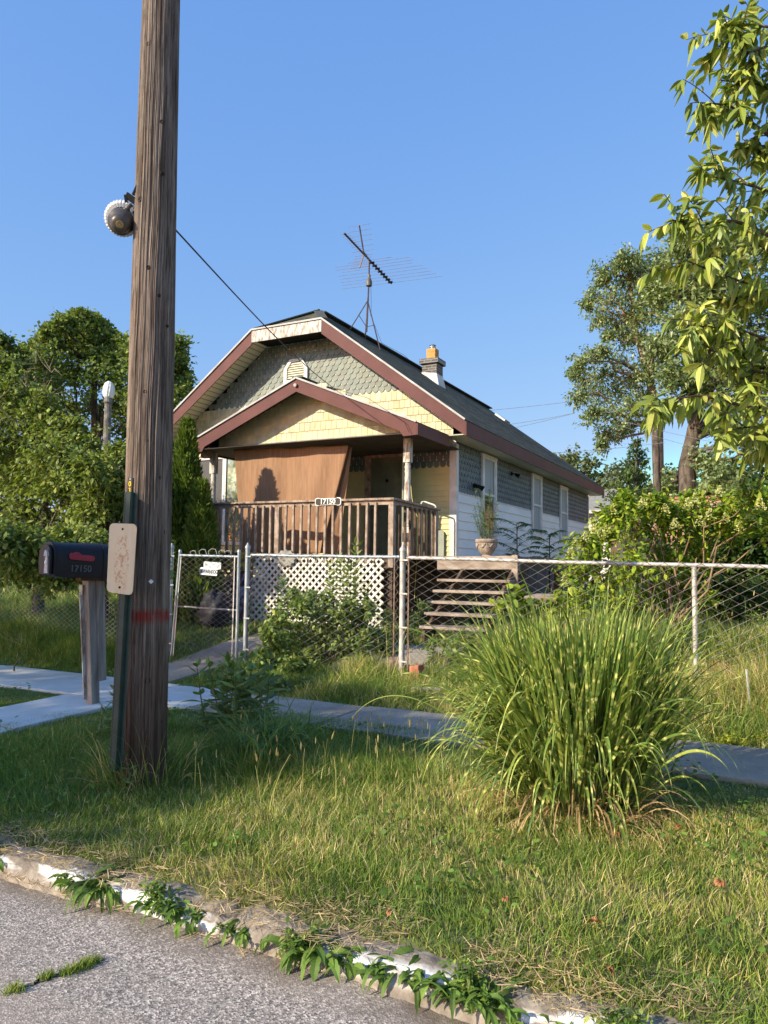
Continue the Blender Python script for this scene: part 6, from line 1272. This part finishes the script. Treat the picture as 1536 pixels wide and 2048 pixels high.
def tone(dry, yel, seed=21):
    def f(x, y, n):
        dn = vnoise(x, y, 1.3, seed) * 0.6 + vnoise(x, y, 4.5, seed + 1) * 0.4; u = rng.uniform(0, 1, n); pd = dry(x, y) * np.clip((dn - 0.25) * 2.4, 0.08, 2.2); py_ = yel(x, y) * np.clip((dn - 0.2) * 2, 0.1, 2)
        return np.where((u < pd)[:, None], pick(DRY, n), np.where((u < pd + py_)[:, None], pick(YG, n, 0.18), pick(GR, n, 0.2)))
    return f
def sun_side(x, y): return sstep(-5.4, -3.6, 0.857 * x - 0.515 * y)
lawn_h = lambda x, y: (0.07 + 0.12 * (1 - sstep(-3.0, -1.8, x)) * sstep(-4.3, -3.6, x) * sstep(3.7, 4.4, y) + 0.05 * (1 - sstep(-4.6, -3.5, x))) * (1 - 0.62 * sstep(4.5, 5.4, y)) * (1 - 0.5 * (1 - sstep(-5.6, -5.0, x)))
kerbmask = lambda x, y: y > 2.64 + 0.2 * vnoise(x, y * 0 + 1, 3.0, 77) - 0.03
grass("lawn_grass", "mown roadside lawn grass between the kerb and the pavement", 10500, -8.5, 1.6, 2.62, 5.9, lawn_h, 0.0042, tone(lambda x, y: 0.12 + 0.22 * sun_side(x, y), lambda x, y: 0.12 + 0.33 * sun_side(x, y)), 4, 0.42, maskfn=kerbmask)
grass("lawn_grass", "mown roadside lawn continuing right of the cherry tree", 4500, 1.6, 6.5, 2.8, 5.9, lambda x, y: 0.08 + 0 * x, 0.005, tone(lambda x, y: 0.4 + 0 * x, lambda x, y: 0.4 + 0 * x), 3, 0.42, m=1500)
verge_h = lambda x, y: 0.05 + 0.13 * sstep(-4.9, -4.3, x) * sstep(6.5, 7.0, y) + 0.16 * sstep(-2.5, -0.5, x) * sstep(6.6, 7.3, y) + 0.16 * (1 - sstep(-8.3, -7.4, x)) * sstep(6.8, 7.4, y) + 0.06 * sstep(7.3, 7.9, y)
grass("verge_grass", "rough uncut grass along the foot of the chain-link fence", 5200, -13, 4.5, 6.42, 8.3, verge_h, 0.006, tone(lambda x, y: 0.1 + 0.45 * sstep(-5, -3.5, x), lambda x, y: 0.15 + 0.4 * sstep(-5, -3.5, x)), 4, 0.4)
yard_h = lambda x, y: 0.14 + 0.38 * sstep(-3.6, -2.4, x) * (1 - 0.6 * sstep(8.9, 10.2, y)) + 0.12 * (1 - sstep(-9.5, -8.0, x)) - 0.04
grass("yard_grass", "tall wild grass growing in the yard behind the fence", 2300, -14, 4.5, 8.2, 12.6, yard_h, 0.008, tone(lambda x, y: 0.25 * sstep(-5, -3.5, x) + 0.05, lambda x, y: 0.15 + 0.2 * sstep(-5, -3.5, x)), 4, 0.35, maskfn=lambda x, y: ~((x > -9.0) & (x < -3.3) & (y > 10.4)))
grass("field_grass", "distant rough grass field beyond the yard", 160, -30, 8, 12.6, 34, lambda x, y: 0.5 + 0 * x, 0.03, tone(lambda x, y: 0.2 + 0 * x, lambda x, y: 0.2 + 0 * x), 3, 0.4, maskfn=lambda x, y: ~((x > -12.6) & (x < -3.3) & (y < 25)))
# seed stalks standing above the grass
fm = FM(); n = 190; x = np.concatenate([rng.uniform(-3.6, -1.6, 70), rng.uniform(-4, 1.5, 70), rng.uniform(-2.5, 1.5, 50)]); y = np.concatenate([rng.uniform(3.6, 5.4, 70), rng.uniform(6.6, 8.2, 70), rng.uniform(8.2, 10, 50)]); h_ = np.concatenate([rng.uniform(0.2, 0.36, 70), rng.uniform(0.35, 0.7, 70), rng.uniform(0.6, 0.95, 50)])
P = np.stack([x, y, g(x, y)], 1); D = unit(rng.normal(0, 0.12, (n, 3)) + np.array([0, 0, 1.0])); S = unit(np.cross(D, randdir(n)))
fm.blades(P, D, S, h_, 0.0035, (1, 1, 0.8, 0.6), rng.normal(0, 0.12, (n, 3)), pick([(0.3, 0.28, 0.1), (0.2, 0.24, 0.08)], n))
T_ = P + D * h_[:, None]; fm.blades(T_ - D * 0.02, D, S, rng.uniform(0.03, 0.06, n), 0.011, (0.5, 1, 0.8, 0.1), None, pick([(0.28, 0.23, 0.12), (0.22, 0.2, 0.09)], n)); fm.blades(T_ - D * 0.02, D, unit(np.cross(D, S)), rng.uniform(0.03, 0.06, n), 0.011, (0.5, 1, 0.8, 0.1), None, pick([(0.28, 0.23, 0.12), (0.22, 0.2, 0.09)], n))
tag(fm.build("seed_stalks", m_grass), "thin grass seed stalks standing above the lawn", "grass", None, 'stuff')
# straw and clippings lying by the kerb
fm = FM(); n = 9000; x = rng.uniform(-5.5, 1.5, n); y = 2.53 + np.abs(rng.normal(0, 0.13, n)) + 0.25 * (rng.uniform(0, 1, n) < 0.45); k = visible(np.stack([x, y, y * 0], 1), 60) & (vnoise(x, y, 2.5, 31) > 0.35); x, y = x[k], y[k]; n = len(x)
zz_ = np.where(y < 2.56, 0.035, np.where(y < 2.9, 0.128, 0.13)) + rng.uniform(0, 0.012, n); a_ = rng.uniform(0, 6.28, n); D = np.stack([np.cos(a_), np.sin(a_), rng.normal(0, 0.12, n)], 1); D = unit(D)
fm.blades(np.stack([x, y, zz_], 1), D, unit(np.cross(D, np.array([0, 0, 1.0]) + rng.normal(0, .3, (n, 3)))), rng.uniform(0.02, 0.09, n), 0.003, (1, 1, 0.5), None, pick([(0.42, 0.33, 0.19), (0.3, 0.23, 0.13), (0.2, 0.15, 0.09)], n))
tag(fm.build("dry_clippings", m_grass), "dry straw clippings scattered along the chipped kerb", "straw", None, 'stuff')
# ground cover: clover and broad leaves in the lawn
fm = FM(); n = 9000; x = rng.uniform(-7.5, 1.5, n); y = rng.uniform(2.95, 7.9, n); k = (vnoise(x, y, 1.6, 41) > 0.55) & ~on_path(x, y, -0.05) & visible(np.stack([x, y, y * 0], 1), 50); x, y = x[k], y[k]; n = len(x)
P = np.stack([x, y, g(x, y) + rng.uniform(0.01, 0.09, n)], 1); a_ = rng.uniform(0, 6.28, n); D = unit(np.stack([np.cos(a_), np.sin(a_), rng.uniform(-0.1, 0.5, n)], 1)); leaves(fm, P, D, 0.04, 0.025, [(0.06, 0.12, 0.02), (0.09, 0.16, 0.03)], 0.2, (0.3, 1, 0.8, 0.1))
tag(fm.build("ground_cover", m_leaf), "clover and small broad-leaved ground cover in the lawn", "ground cover", None, 'stuff')

# ================================================================ SINGLE WEEDS AND PLANTS
def stemplant(name, label, x, y, stems, leafL, leafW, cols, cat="plant", group=None, pair=True, spread=0.12, z0=None):
    z0 = gz(x, y) if z0 is None else z0; o = thing(name, label, cat, (x, y, z0), group); wood = FM(); fm = FM()
    for k in range(len(stems)):
        h_, lx, ly = stems[k]; a_ = rng.uniform(0, 6.28); q = np.array([x + spread * math.cos(a_) * rng.uniform(0.2, 1), y + spread * math.sin(a_) * rng.uniform(0.2, 1), z0 - 0.02]); t_ = np.linspace(0, 1, 8)[:, None]; e = q + np.array([lx, ly, h_])
        pts = q + (e - q) * t_; pts[:, 0] += 0.03 * np.sin(t_[:, 0] * 3 + k); wood.tube(pts, np.linspace(0.007, 0.003, 8), (0, 0, 0), 5)
        nn_ = max(4, int(h_ / 0.055)); f = np.linspace(0.12, 1.0, nn_); Q = np.stack([np.interp(f, t_[:, 0], pts[:, c]) for c in range(3)], 1); rot = np.arange(nn_) * 1.57 + a_
        for s_ in (0, math.pi):
            up = 0.35 + 0.9 * f ** 3; D = unit(np.stack([np.cos(rot + s_), np.sin(rot + s_), up], 1) + rng.normal(0, 0.12, (nn_, 3))); S = unit(np.cross(D, np.tile([0, 0, 1.0], (nn_, 1)) + rng.normal(0, 0.15, (nn_, 3)))); sz = (1.0 - 0.45 * f ** 2) * rng.uniform(0.8, 1.15, nn_)
            fm.blades(Q, D, S, leafL * sz, leafW * sz, (0.15, 0.8, 1.0, 0.8, 0.4, 0.05), np.tile([0, 0, -0.35], (nn_, 1)) * rng.uniform(0.3, 1.3, (nn_, 1)), pick(cols, nn_, 0.15), 0.3)
    wood.build("stems", M("green_stem", (0.12, 0.15, 0.05), (0.08, 0.1, 0.04), 0.7) if "green_stem" not in bpy.data.materials else bpy.data.materials["green_stem"], o, True); fm.build("leaves", m_leaf, o); return o
MW = [(0.085, 0.14, 0.045), (0.11, 0.17, 0.05), (0.07, 0.12, 0.04)]; ML = [(0.16, 0.21, 0.06), (0.21, 0.26, 0.075), (0.12, 0.17, 0.05)]
rs = lambda n, h0, h1, l: [(rng.uniform(h0, h1), rng.normal(0, l), rng.normal(0, l)) for _ in range(n)]
stemplant("milkweed", "clump of broad-leaved milkweed on the lawn right of the utility pole", -3.95, 5.05, rs(17, 0.35, 0.68, 0.1), 0.24, 0.075, MW, spread=0.26)
stemplant("milkweed", "small milkweed sprout at the foot of the utility pole", -3.66, 3.52, [(0.26, -0.03, 0), (0.16, 0.12, 0)], 0.11, 0.035, MW, spread=0.04)
stemplant("milkweed", "weedy plant between the mailbox post and the green sign post", -4.75, 4.55, rs(10, 0.25, 0.5, 0.12), 0.18, 0.045, MW, spread=0.2)
stemplant("milkweed", "tall pale milkweed stalk reaching the fence rail before the lattice", -4.95, 8.75, [(1.48, 0.02, 0.05), (1.2, -0.12, 0.1), (1.3, -0.2, 0.0), (0.9, 0.15, 0)], 0.26, 0.085, ML, spread=0.1)
stemplant("milkweed", "pale leafy stalk left of the tallest one before the lattice", -5.5, 8.9, [(1.15, -0.05, 0.05), (0.9, 0.1, 0), (0.7, -0.1, 0)], 0.24, 0.08, ML, spread=0.08)
stemplant("milkweed", "leafy green weed before the left part of the white lattice", -6.05, 8.75, rs(6, 0.6, 1.1, 0.12), 0.2, 0.09, MW + ML, spread=0.18)
stemplant("milkweed", "short leafy sprout by the fence near the concrete block", -4.6, 8.2, rs(5, 0.35, 0.55, 0.08), 0.18, 0.065, MW + ML, spread=0.15)
def bush(name, label, cls_, dist, L, W, cols, tw=18, per=12, cat="weed", group=None, jd=0.25, **k):
    cl_ = pc(cls_, dist, jd); c0 = np.mean([c_ for c_, r in cl_], axis=0); zg = gz(c0[0], c0[1]); o = thing(name, label, cat, (c0[0], c0[1], zg), group); wood = FM(); fm = FM()
    for c_, r in cl_: limb(wood, (c0[0] + rng.normal(0, 0.05), c0[1] + rng.normal(0, 0.05), zg - 0.02), c_, 0.008, 0.003)
    crown(fm, cl_, L, W, cols, tw, per, **k); wood.build("stems", m_bark, o, True); fm.build("foliage", m_leaf, o)
bush("leafy_weed", "dense dark weeds in front of the lattice by the fence", [(600, 1260, 40), (650, 1280, 44), (700, 1285, 42), (740, 1280, 36), (570, 1300, 34), (620, 1330, 36), (690, 1340, 34), (560, 1240, 28), (750, 1330, 28), (640, 1235, 30), (600, 1215, 22), (680, 1240, 26), (720, 1240, 24), (540, 1280, 24), (580, 1340, 30), (655, 1355, 30), (620, 1200, 16), (590, 1190, 12), (655, 1205, 18), (700, 1215, 16), (735, 1220, 18), (765, 1290, 20), (780, 1320, 18), (530, 1320, 20)], 9.7, 0.075, 0.045, MW + ML, 24, 12, upb=0.9, jd=0.4)
bush("leafy_weed", "pale weeds beside the steps behind the terminal post", [(780, 1260, 24), (790, 1290, 26), (775, 1230, 18), (830, 1240, 18), (845, 1215, 14)], 10.6, 0.06, 0.02, ML, 18, 12)
bush("wild_vine", "bright broad-leaved vine over the wooden crate beside the steps", [(1025, 1200, 16), (1050, 1210, 16), (1000, 1215, 14), (1080, 1225, 16), (1110, 1215, 14), (1120, 1200, 12), (1040, 1190, 12), (1100, 1250, 18), (1060, 1250, 18)], 10.0, 0.12, 0.10, HG, 7, 5, prof=(0.5, 1.0, 0.8, 0.1))
for lab, cl_ in (("white-flowered fleabane clump behind the right fence post", [(1400, 1290, 26), (1440, 1300, 26), (1470, 1290, 24), (1420, 1330, 24)]), ("fleabane clump with tiny white flowers under the hydrangea", [(1170, 1270, 26), (1200, 1290, 24), (1230, 1300, 26), (1150, 1240, 20)]), ("tall fleabane at the right edge beyond the fence", [(1500, 1330, 26), (1530, 1300, 26), (1520, 1240, 26), (1490, 1370, 24), (1540, 1370, 24)])):
    cc_ = pc(cl_, 9.2, 0.3); c0 = np.mean([c_ for c_, r in cc_], axis=0); o = thing("fleabane", lab, "wildflower", (c0[0], c0[1], gz(c0[0], c0[1])), "fleabane clumps"); fm = FM(); ff = FM(); crown(fm, cc_, 0.06, 0.012, GR + ML, 20, 10, 0.8); fm.build("foliage", m_leaf, o)
    for c_, r in cc_:
        n = 26; P = c_ + rng.normal(0, r * 0.65, (n, 3)) + np.array([0, 0, r * 0.4])
        for k in range(6): a_ = k * 1.047; D = unit(np.stack([np.full(n, math.cos(a_)), np.full(n, math.sin(a_)), np.full(n, 0.2)], 1)); ff.blades(P, D, unit(np.cross(D, [0, 0, 1.0])), 0.010, 0.009, (0.6, 1, 0.5), None, pick([(0.75, 0.75, 0.7)], n, 0.05))
    ff.build("flowers", m_petal, o)
bush("leafy_weed", "mixed weeds and straw at the foot of the pale terminal fence post", [(790, 1385, 18), (820, 1395, 18), (850, 1390, 18), (760, 1380, 16), (735, 1395, 16), (870, 1370, 16)], 8.3, 0.05, 0.016, ML + DRY[:1], 20, 10, jd=0.2)
bush("leafy_weed", "green weeds growing up in front of the lowest step", [(860, 1290, 18), (890, 1280, 18), (920, 1270, 18), (905, 1300, 20), (940, 1290, 18), (870, 1320, 20), (900, 1335, 22)], 9.2, 0.06, 0.022, ML + MW, 18, 11, jd=0.2)
bush("leafy_weed", "low dark ground weeds along the pavement before the fence post", [(600, 1375, 18), (640, 1385, 18), (680, 1385, 18), (560, 1365, 16), (520, 1360, 16), (720, 1375, 16)], 8.5, 0.05, 0.035, MW, 22, 10, jd=0.25)
bush("yellow_sedum", "low yellow-green sedum spilling onto the pavement at the right edge", [(1480, 1490, 16), (1510, 1500, 16), (1540, 1510, 18), (1455, 1482, 12), (1525, 1480, 12)], 6.75, 0.025, 0.02, [(0.3, 0.32, 0.04), (0.22, 0.27, 0.04)], 40, 14, jd=0.08)
# rosette weeds along the kerb
def rosette(label, x, y, z, n, L0, L1, w, up, cols):
    o = thing("kerb_weed", label, "weed", (x, y, z), "weeds rooted along the kerb"); fm = FM(); n = int(n * 1.7); L0 *= 0.7; L1 *= 0.85; w *= 0.85; a_ = rng.uniform(0, 6.28, n); e = rng.uniform(up * 0.3, up, n); D = unit(np.stack([np.cos(a_), np.sin(a_), e], 1)); S = unit(np.cross(D, [0, 0, 1.0]))
    P = np.stack([np.full(n, x) + rng.normal(0, 0.06, n), np.full(n, y) + rng.normal(0, 0.035, n), np.full(n, z)], 1)
    arch(fm, P, D, rng.uniform(L0, L1, n), np.full(n, w) * rng.uniform(0.7, 1.2, n), (0.15, 0.45, 0.8, 0.65, 1.0, 0.75, 0.9, 0.4, 0.05), rng.uniform(1.5, 4.0, n), pick(cols, n, 0.18), 12, None, 0.4); 
    if len(bpy.data.objects) % 3 == 0:
        k_ = 3; q_ = np.array([x, y, z]); cl_ = [(q_ + rng.normal(0, 0.035, 3) * [1.5, 0.8, 0.4] + [0, 0, 0.035], 0.05) for _ in range(k_)]; crown(fm, cl_, 0.035, 0.014, cols + [(0.16, 0.19, 0.05)], 12, 8, 0.5, None, 0.3, 0.25)
    fm.build("leaves", m_leaf, o)
KW = [(0.07, 0.13, 0.025), (0.10, 0.17, 0.03), (0.055, 0.1, 0.02)]
for (px, py), n, L0, L1, w, up, lab in (((25, 1700), 26, .08, .18, .03, 1.0, "leafy weed over the white kerb paint at the left edge"), ((165, 1760), 22, .08, .17, .03, .9, "flat weed on the road side of the kerb below the leaning sign post"), ((225, 1765), 34, .12, .26, .035, 1.2, "biggest upright weed on the kerb below the utility pole"),
                                   ((375, 1800), 26, .08, .2, .032, 1.0, "bushy weed covering the kerb in the left half of the view"), ((420, 1812), 18, .06, .14, .03, .8, "small weed spilling from the kerb onto the road"),
                                   ((520, 1840), 26, .06, .15, .025, .8, "short grassy weed below a straw patch on the kerb"), ((675, 1885), 30, .12, .24, .045, 1.0, "dandelion with large toothed leaves flopping onto the road"), ((745, 1900), 16, .08, .16, .04, .6, "pale-leaved dandelion right of the big toothed one"),
                                   ((825, 1925), 24, .1, .2, .035, 1.2, "dandelion in front of the broken white kerb"), ((955, 1975), 32, .1, .24, .035, 1.4, "tall leafy weed rooted at the kerb below the striped grass"), ((1000, 2010), 18, .06, .13, .03, .8, "low weed at the road edge near the bottom of the view"), ((1180, 2020), 12, .05, .1, .035, .8, "small round-leaved weed on the kerb top near the bottom"), ((1250, 2044), 12, .05, .1, .03, .8, "lowest small weed on the kerb at the bottom edge")):
    q = atZ(px, py, 0.05); rosette(lab, q.x, max(min(q.y, 2.62), 2.48), 0.03 if q.y < 2.56 else 0.06, n, L0, L1, w, up, KW)
# grass in the asphalt crack
a0 = npv(atZ(8, 1990, 0)); b0 = npv(atZ(215, 1915, 0)); t_ = np.linspace(0, 1, 40)[:, None]; cl0 = a0 + (b0 - a0) * t_; cl0[:, :2] += rng.normal(0, 0.008, (40, 2)); wv_ = (0.012 + 0.012 * rng.uniform(0, 1, 40)) * np.sin(np.pi * t_[:, 0]) + 0.002
V = np.stack([cl0 + np.stack([0 * wv_, wv_, 0 * wv_], 1), cl0 - np.stack([0 * wv_, wv_, 0 * wv_], 1)], 1); V[..., 2] = 0.004; i_ = np.arange(80).reshape(40, 2)
fm = FM(); fm.add(V.reshape(-1, 3), np.stack([i_[:-1, 0], i_[:-1, 1], i_[1:, 1], i_[1:, 0]], -1), np.zeros((80, 3))); tag(fm.build("road_crack", m_soil), kind='structure')
fm = FM(); n = 1500; f = rng.uniform(0, 1, n); a0 = npv(atZ(22, 1985, 0)); b0 = npv(atZ(190, 1925, 0)); P = a0 + (b0 - a0) * f[:, None] + rng.normal(0, 0.016, (n, 3)) * [1, 1, 0]; P[:, 2] = 0.0; D = unit(rng.normal(0, 0.45, (n, 3)) + [0, 0, 1.0])
k = vnoise(P[:, 0], P[:, 1], 16, 9) > 0.44; P, D = P[k], D[k]; n = len(P); fm.blades(P, D, unit(np.cross(D, randdir(n))), rng.uniform(0.015, 0.045, n), 0.003, (1, .8, .1), None, pick(YG + GR, n)); tag(fm.build("grass_tuft", m_grass), "strip of grass growing in a crack of the asphalt road", "grass tuft")
fm = FM(); n = 420
for k in range(7):
    a_ = rng.uniform(0, 6.28, 60); zz_ = np.full(60, gz(-3.75, 3.6)); 
    P = np.stack([-3.757 + rng.uniform(0.16, 0.3, 60) * np.cos(a_), 3.78 + rng.uniform(0.16, 0.3, 60) * np.sin(a_), zz_], 1); D = unit(np.stack([np.cos(a_) * .5, np.sin(a_) * .5, np.ones(60)], 1) + rng.normal(0, .25, (60, 3))); arch(fm, P, D, rng.uniform(0.25, 0.55, 60), rng.uniform(.003, .006, 60), (1, 1, .8, .4, .05), rng.uniform(.5, 2.5, 60), pick(GR + DRY[:1], 60), 8)
tag(fm.build("grass_tuft", m_grass), "long unmown grass tuft round the foot of the utility pole", "grass tuft")
fm = FM(); n = 420; a_ = rng.uniform(0, 6.28, n); P = np.stack([rng.uniform(-3.55, -3.1, n), rng.uniform(4.3, 4.9, n), np.full(n, .17)], 1); D = unit(np.stack([np.cos(a_) * .5, np.sin(a_) * .5, np.ones(n)], 1)); arch(fm, P, D, rng.uniform(.3, .6, n), rng.uniform(.006, .013, n), (1, 1, .9, .5, .05), rng.uniform(.8, 3, n), pick(MW, n), 9); tag(fm.build("grass_tuft", m_grass), "broad-bladed grass tuft between the utility pole and milkweed clump", "grass tuft")
# fallen leaves
m_fall = M("fallen_leaf", (0.36, 0.17, 0.07), (0.25, 0.1, 0.04), 0.6, 20)
for (px, py), s_, lab in (((1190, 1842), 0.045, "brightest curled orange leaf lying on the lawn"), ((1362, 1652), 0.05, "orange-brown leaf right of the striped grass clump"), ((1215, 1938), 0.035, "tan leaf lying close to the kerb"), ((1440, 1762), 0.04, "pale orange leaf near the right edge of the lawn"), ((1232, 1665), 0.035, "brown leaf at the foot of the striped grass"), ((780, 1822), 0.025, "small reddish leaf at the lawn edge left of centre"), ((1010, 1795), 0.025, "tiny reddish leaf on the lawn below the striped grass")):
    q = npv(atZ(px, py, 0.2)); fm = FM(); n = 5; a_ = np.linspace(-1.1, 1.1, n) + rng.uniform(0, 6); D = unit(np.stack([np.cos(a_), np.sin(a_), np.full(n, .35)], 1)); arch(fm, np.tile(q, (n, 1)), D, np.full(n, s_ * .95), np.full(n, s_ * .6), (.3, 1, .8, .1), np.full(n, 2.5), np.zeros((n, 3)), 5, None, .6)
    tag(fm.build("fallen_leaf", m_fall), lab, "leaf", "fallen leaves on the lawn")

# ================================================================ SMALL THINGS IN THE YARD
def jag(mb, c, sx_, sy_, sz_, rz):
    ca_, sa_ = math.cos(rz), math.sin(rz); P = []
    for z in (0, 1):
        for ux, uy in ((-1, -1), (1, -1), (1, 1), (-1, 1)):
            x = ux * sx_ / 2 * random.uniform(.85, 1); y = uy * sy_ / 2 * random.uniform(.85, 1); P.append((c[0] + x * ca_ - y * sa_, c[1] + x * sa_ + y * ca_, c[2] + z * sz_ * random.uniform(.85, 1.05)))
    mb.hexa(P[:4], P[4:]); return mb
q = atY(790, 1345, 8.05); mb = jag(MB(), (q.x, 8.05, gz(q.x, 8.05)), .2, .2, .22, .2); tag(mb.build("concrete_block", M("rusty_block", (.3, .22, .16), (.2, .15, .11), .9, 10, bmp=.6), None, bevel=.01), "brownish concrete block in the weeds left of the terminal post", "block")
q = atY(832, 1345, 7.8); mb = jag(MB(), (q.x, 7.8, gz(q.x, 7.8)), .16, .1, .2, -.3); tag(mb.build("broken_brick", M("red_brick", (.42, .15, .09), (.3, .11, .07), .9, 14, bmp=.6), None, bevel=.01), "broken red brick standing in the grass right of the terminal post", "brick")
q = atY(855, 1378, 7.3); mb = jag(MB(), (q.x, 7.3, gz(q.x, 7.3)), .35, .12, .1, .1); tag(mb.build("stone", m_slab, None, bevel=.01), "flat grey edging stone in the grass before the terminal post", "stone")
# crate
ck = thing("wooden_crate", "weathered reddish wooden crate lying tilted in weeds right of the steps", "crate", (-2.75, 10.0, .55)); e0 = Vector((-2.98, 9.9, 1.2)); ex = Vector((.46, .06, .0)); ey = Vector((.08, .36, .03)); ez = Vector((.05, 0, -.28))
for k in range(3): mb = MB(); a_ = e0 + ey * (k / 3) + Vector((0, 0, .0)); mb.hexa([a_ + Vector((0, 0, -.02)), a_ + ex + Vector((0, 0, -.02)), a_ + ex + ey * .31 + Vector((0, 0, -.02)), a_ + ey * .31 + Vector((0, 0, -.02))], [a_, a_ + ex, a_ + ex + ey * .31, a_ + ey * .31]); mb.build("board", m_tread, ck)
mb = MB(); dn = Vector((0, 0, -.021)); mb.hexa([e0 + ez + dn, e0 + ex + ez + dn, e0 + ex + ey + ez + dn, e0 + ey + ez + dn], [e0 + dn, e0 + ex + dn, e0 + ex + ey + dn, e0 + ey + dn]); mb.build("body", m_dwood, ck)
# red plastic thing
q = atY(1440, 1345, 8.5); o = tag(MB().lathe((q.x, 8.5, .5), [(0, .1), (.03, .14), (.08, .15), (.13, .11), (.14, .03)], 16, (.3, -.2, 1)).build("red_toy", M("red_plastic", (.5, .02, .03), (.35, .015, .02), .4), None, True), "faded red plastic toy shell half buried in grass behind the fence", "toy")
o = MB(); q = atY(1502, 1410, 7.4); o.tube([(q.x, 7.4, .3), (q.x - .03, 7.4, .72)], .011, 6); tag(o.build("metal_stake", m_galvpale, None, True), "short leaning metal stake in the grass near the right edge", "stake")
# heap of things behind the gate
q = atY(430, 1215, 9.5); bg_ = FM(); nn = 26; V = []
for i_ in range(nn):
    for j_ in range(nn): th = math.pi * i_ / (nn - 1); ph = 2 * math.pi * j_ / (nn - 1); r_ = 1 + .12 * math.sin(ph * 5 + th * 4) + .06 * math.sin(ph * 11 - th * 7) + .05 * math.sin(th * 13); V.append((q.x + .24 * r_ * math.sin(th) * math.cos(ph), 9.5 + .24 * r_ * math.sin(th) * math.sin(ph), gz(q.x, 9.5) + .27 + .33 * r_ * math.cos(th)))
i_ = np.arange(nn * nn).reshape(nn, nn); bg_.add(np.array(V), np.stack([i_[:-1, :-1], i_[:-1, 1:], i_[1:, 1:], i_[1:, :-1]], -1).reshape(-1, 4), np.zeros((nn * nn, 3))); tag(bg_.build("rubbish_bag", M("grey_black_plastic", (.035, .036, .042), (.015, .015, .02), .6, 9, bmp=.6, spec=.25), None, True), "dark crumpled rubbish bag behind the gate beside the lattice", "bag")
pp = thing("floral_panel", "purple floral-patterned panel leaning on the lattice behind the gate", "panel", (-8.05, 10.2, .6)); m_flo, t, b = nodes("floral_print"); f = noise(t, 9, 5); f2 = noise(t, 16, 4)
c = ramp(t, f, [(.4, (.05, .03, .04)), (.5, (.25, .1, .13)), (.6, (.42, .34, .42)), (.7, (.5, .45, .5))]); t.links.new(mixc(t, ramp(t, f2, [(.55, (0, 0, 0)), (.62, (1, 1, 1))]), c, (.16, .05, .07)), b.inputs['Base Color']); b.inputs['Roughness'].default_value = .6
mb = MB(); mb.prism([(-8.36, 10.30, .62), (-7.95, 10.30, .62), (-7.95, 10.42, 1.47), (-8.36, 10.42, 1.47)], (0, .02, 0)); mb.build("panel", m_flo, pp); mb = MB(); mb.bar((-8.37, 10.29, .62), (-7.94, 10.29, .62), .03, .04); mb.build("frame", m_deckdark, pp)
m_orb, t, b = nodes("orange_black_print"); f = noise(t, 12, 5); sx = N(t, "ShaderNodeSeparateXYZ"); tc = N(t, "ShaderNodeTexCoord"); t.links.new(tc.outputs['Object'], sx.inputs[0]); t.links.new(ramp(t, f, [(.42, (.05, .035, .02)), (.5, (.32, .2, .07)), (.6, (.65, .42, .08))]), b.inputs['Base Color'])
mb = MB(); mb.box(-8.65, -7.92, 10.38, 10.40, 1.48, 1.79); tag(mb.build("printed_board", m_orb, None), "orange and black printed board resting above the floral panel by the deck edge", "board")
# shell ornament on the lattice
q = atY(573, 1115, 10.44); P = []
for k in range(48): a_ = 2 * math.pi * k / 48; r_ = .19 * (1 + .09 * math.cos(a_ * 12)); P.append((q.x + r_ * math.cos(a_), 10.41, q.z - .01 + r_ * .72 * math.sin(a_)))
mb = MB(); mb.prism(P, (0, .02, 0)); so_ = tag(mb.build("shell_ornament", M("grey_shell", (.34, .33, .29), (.2, .19, .17), .8, 10, bmp=.5), None), "grey scalloped shell ornament hung on the white lattice", "ornament")
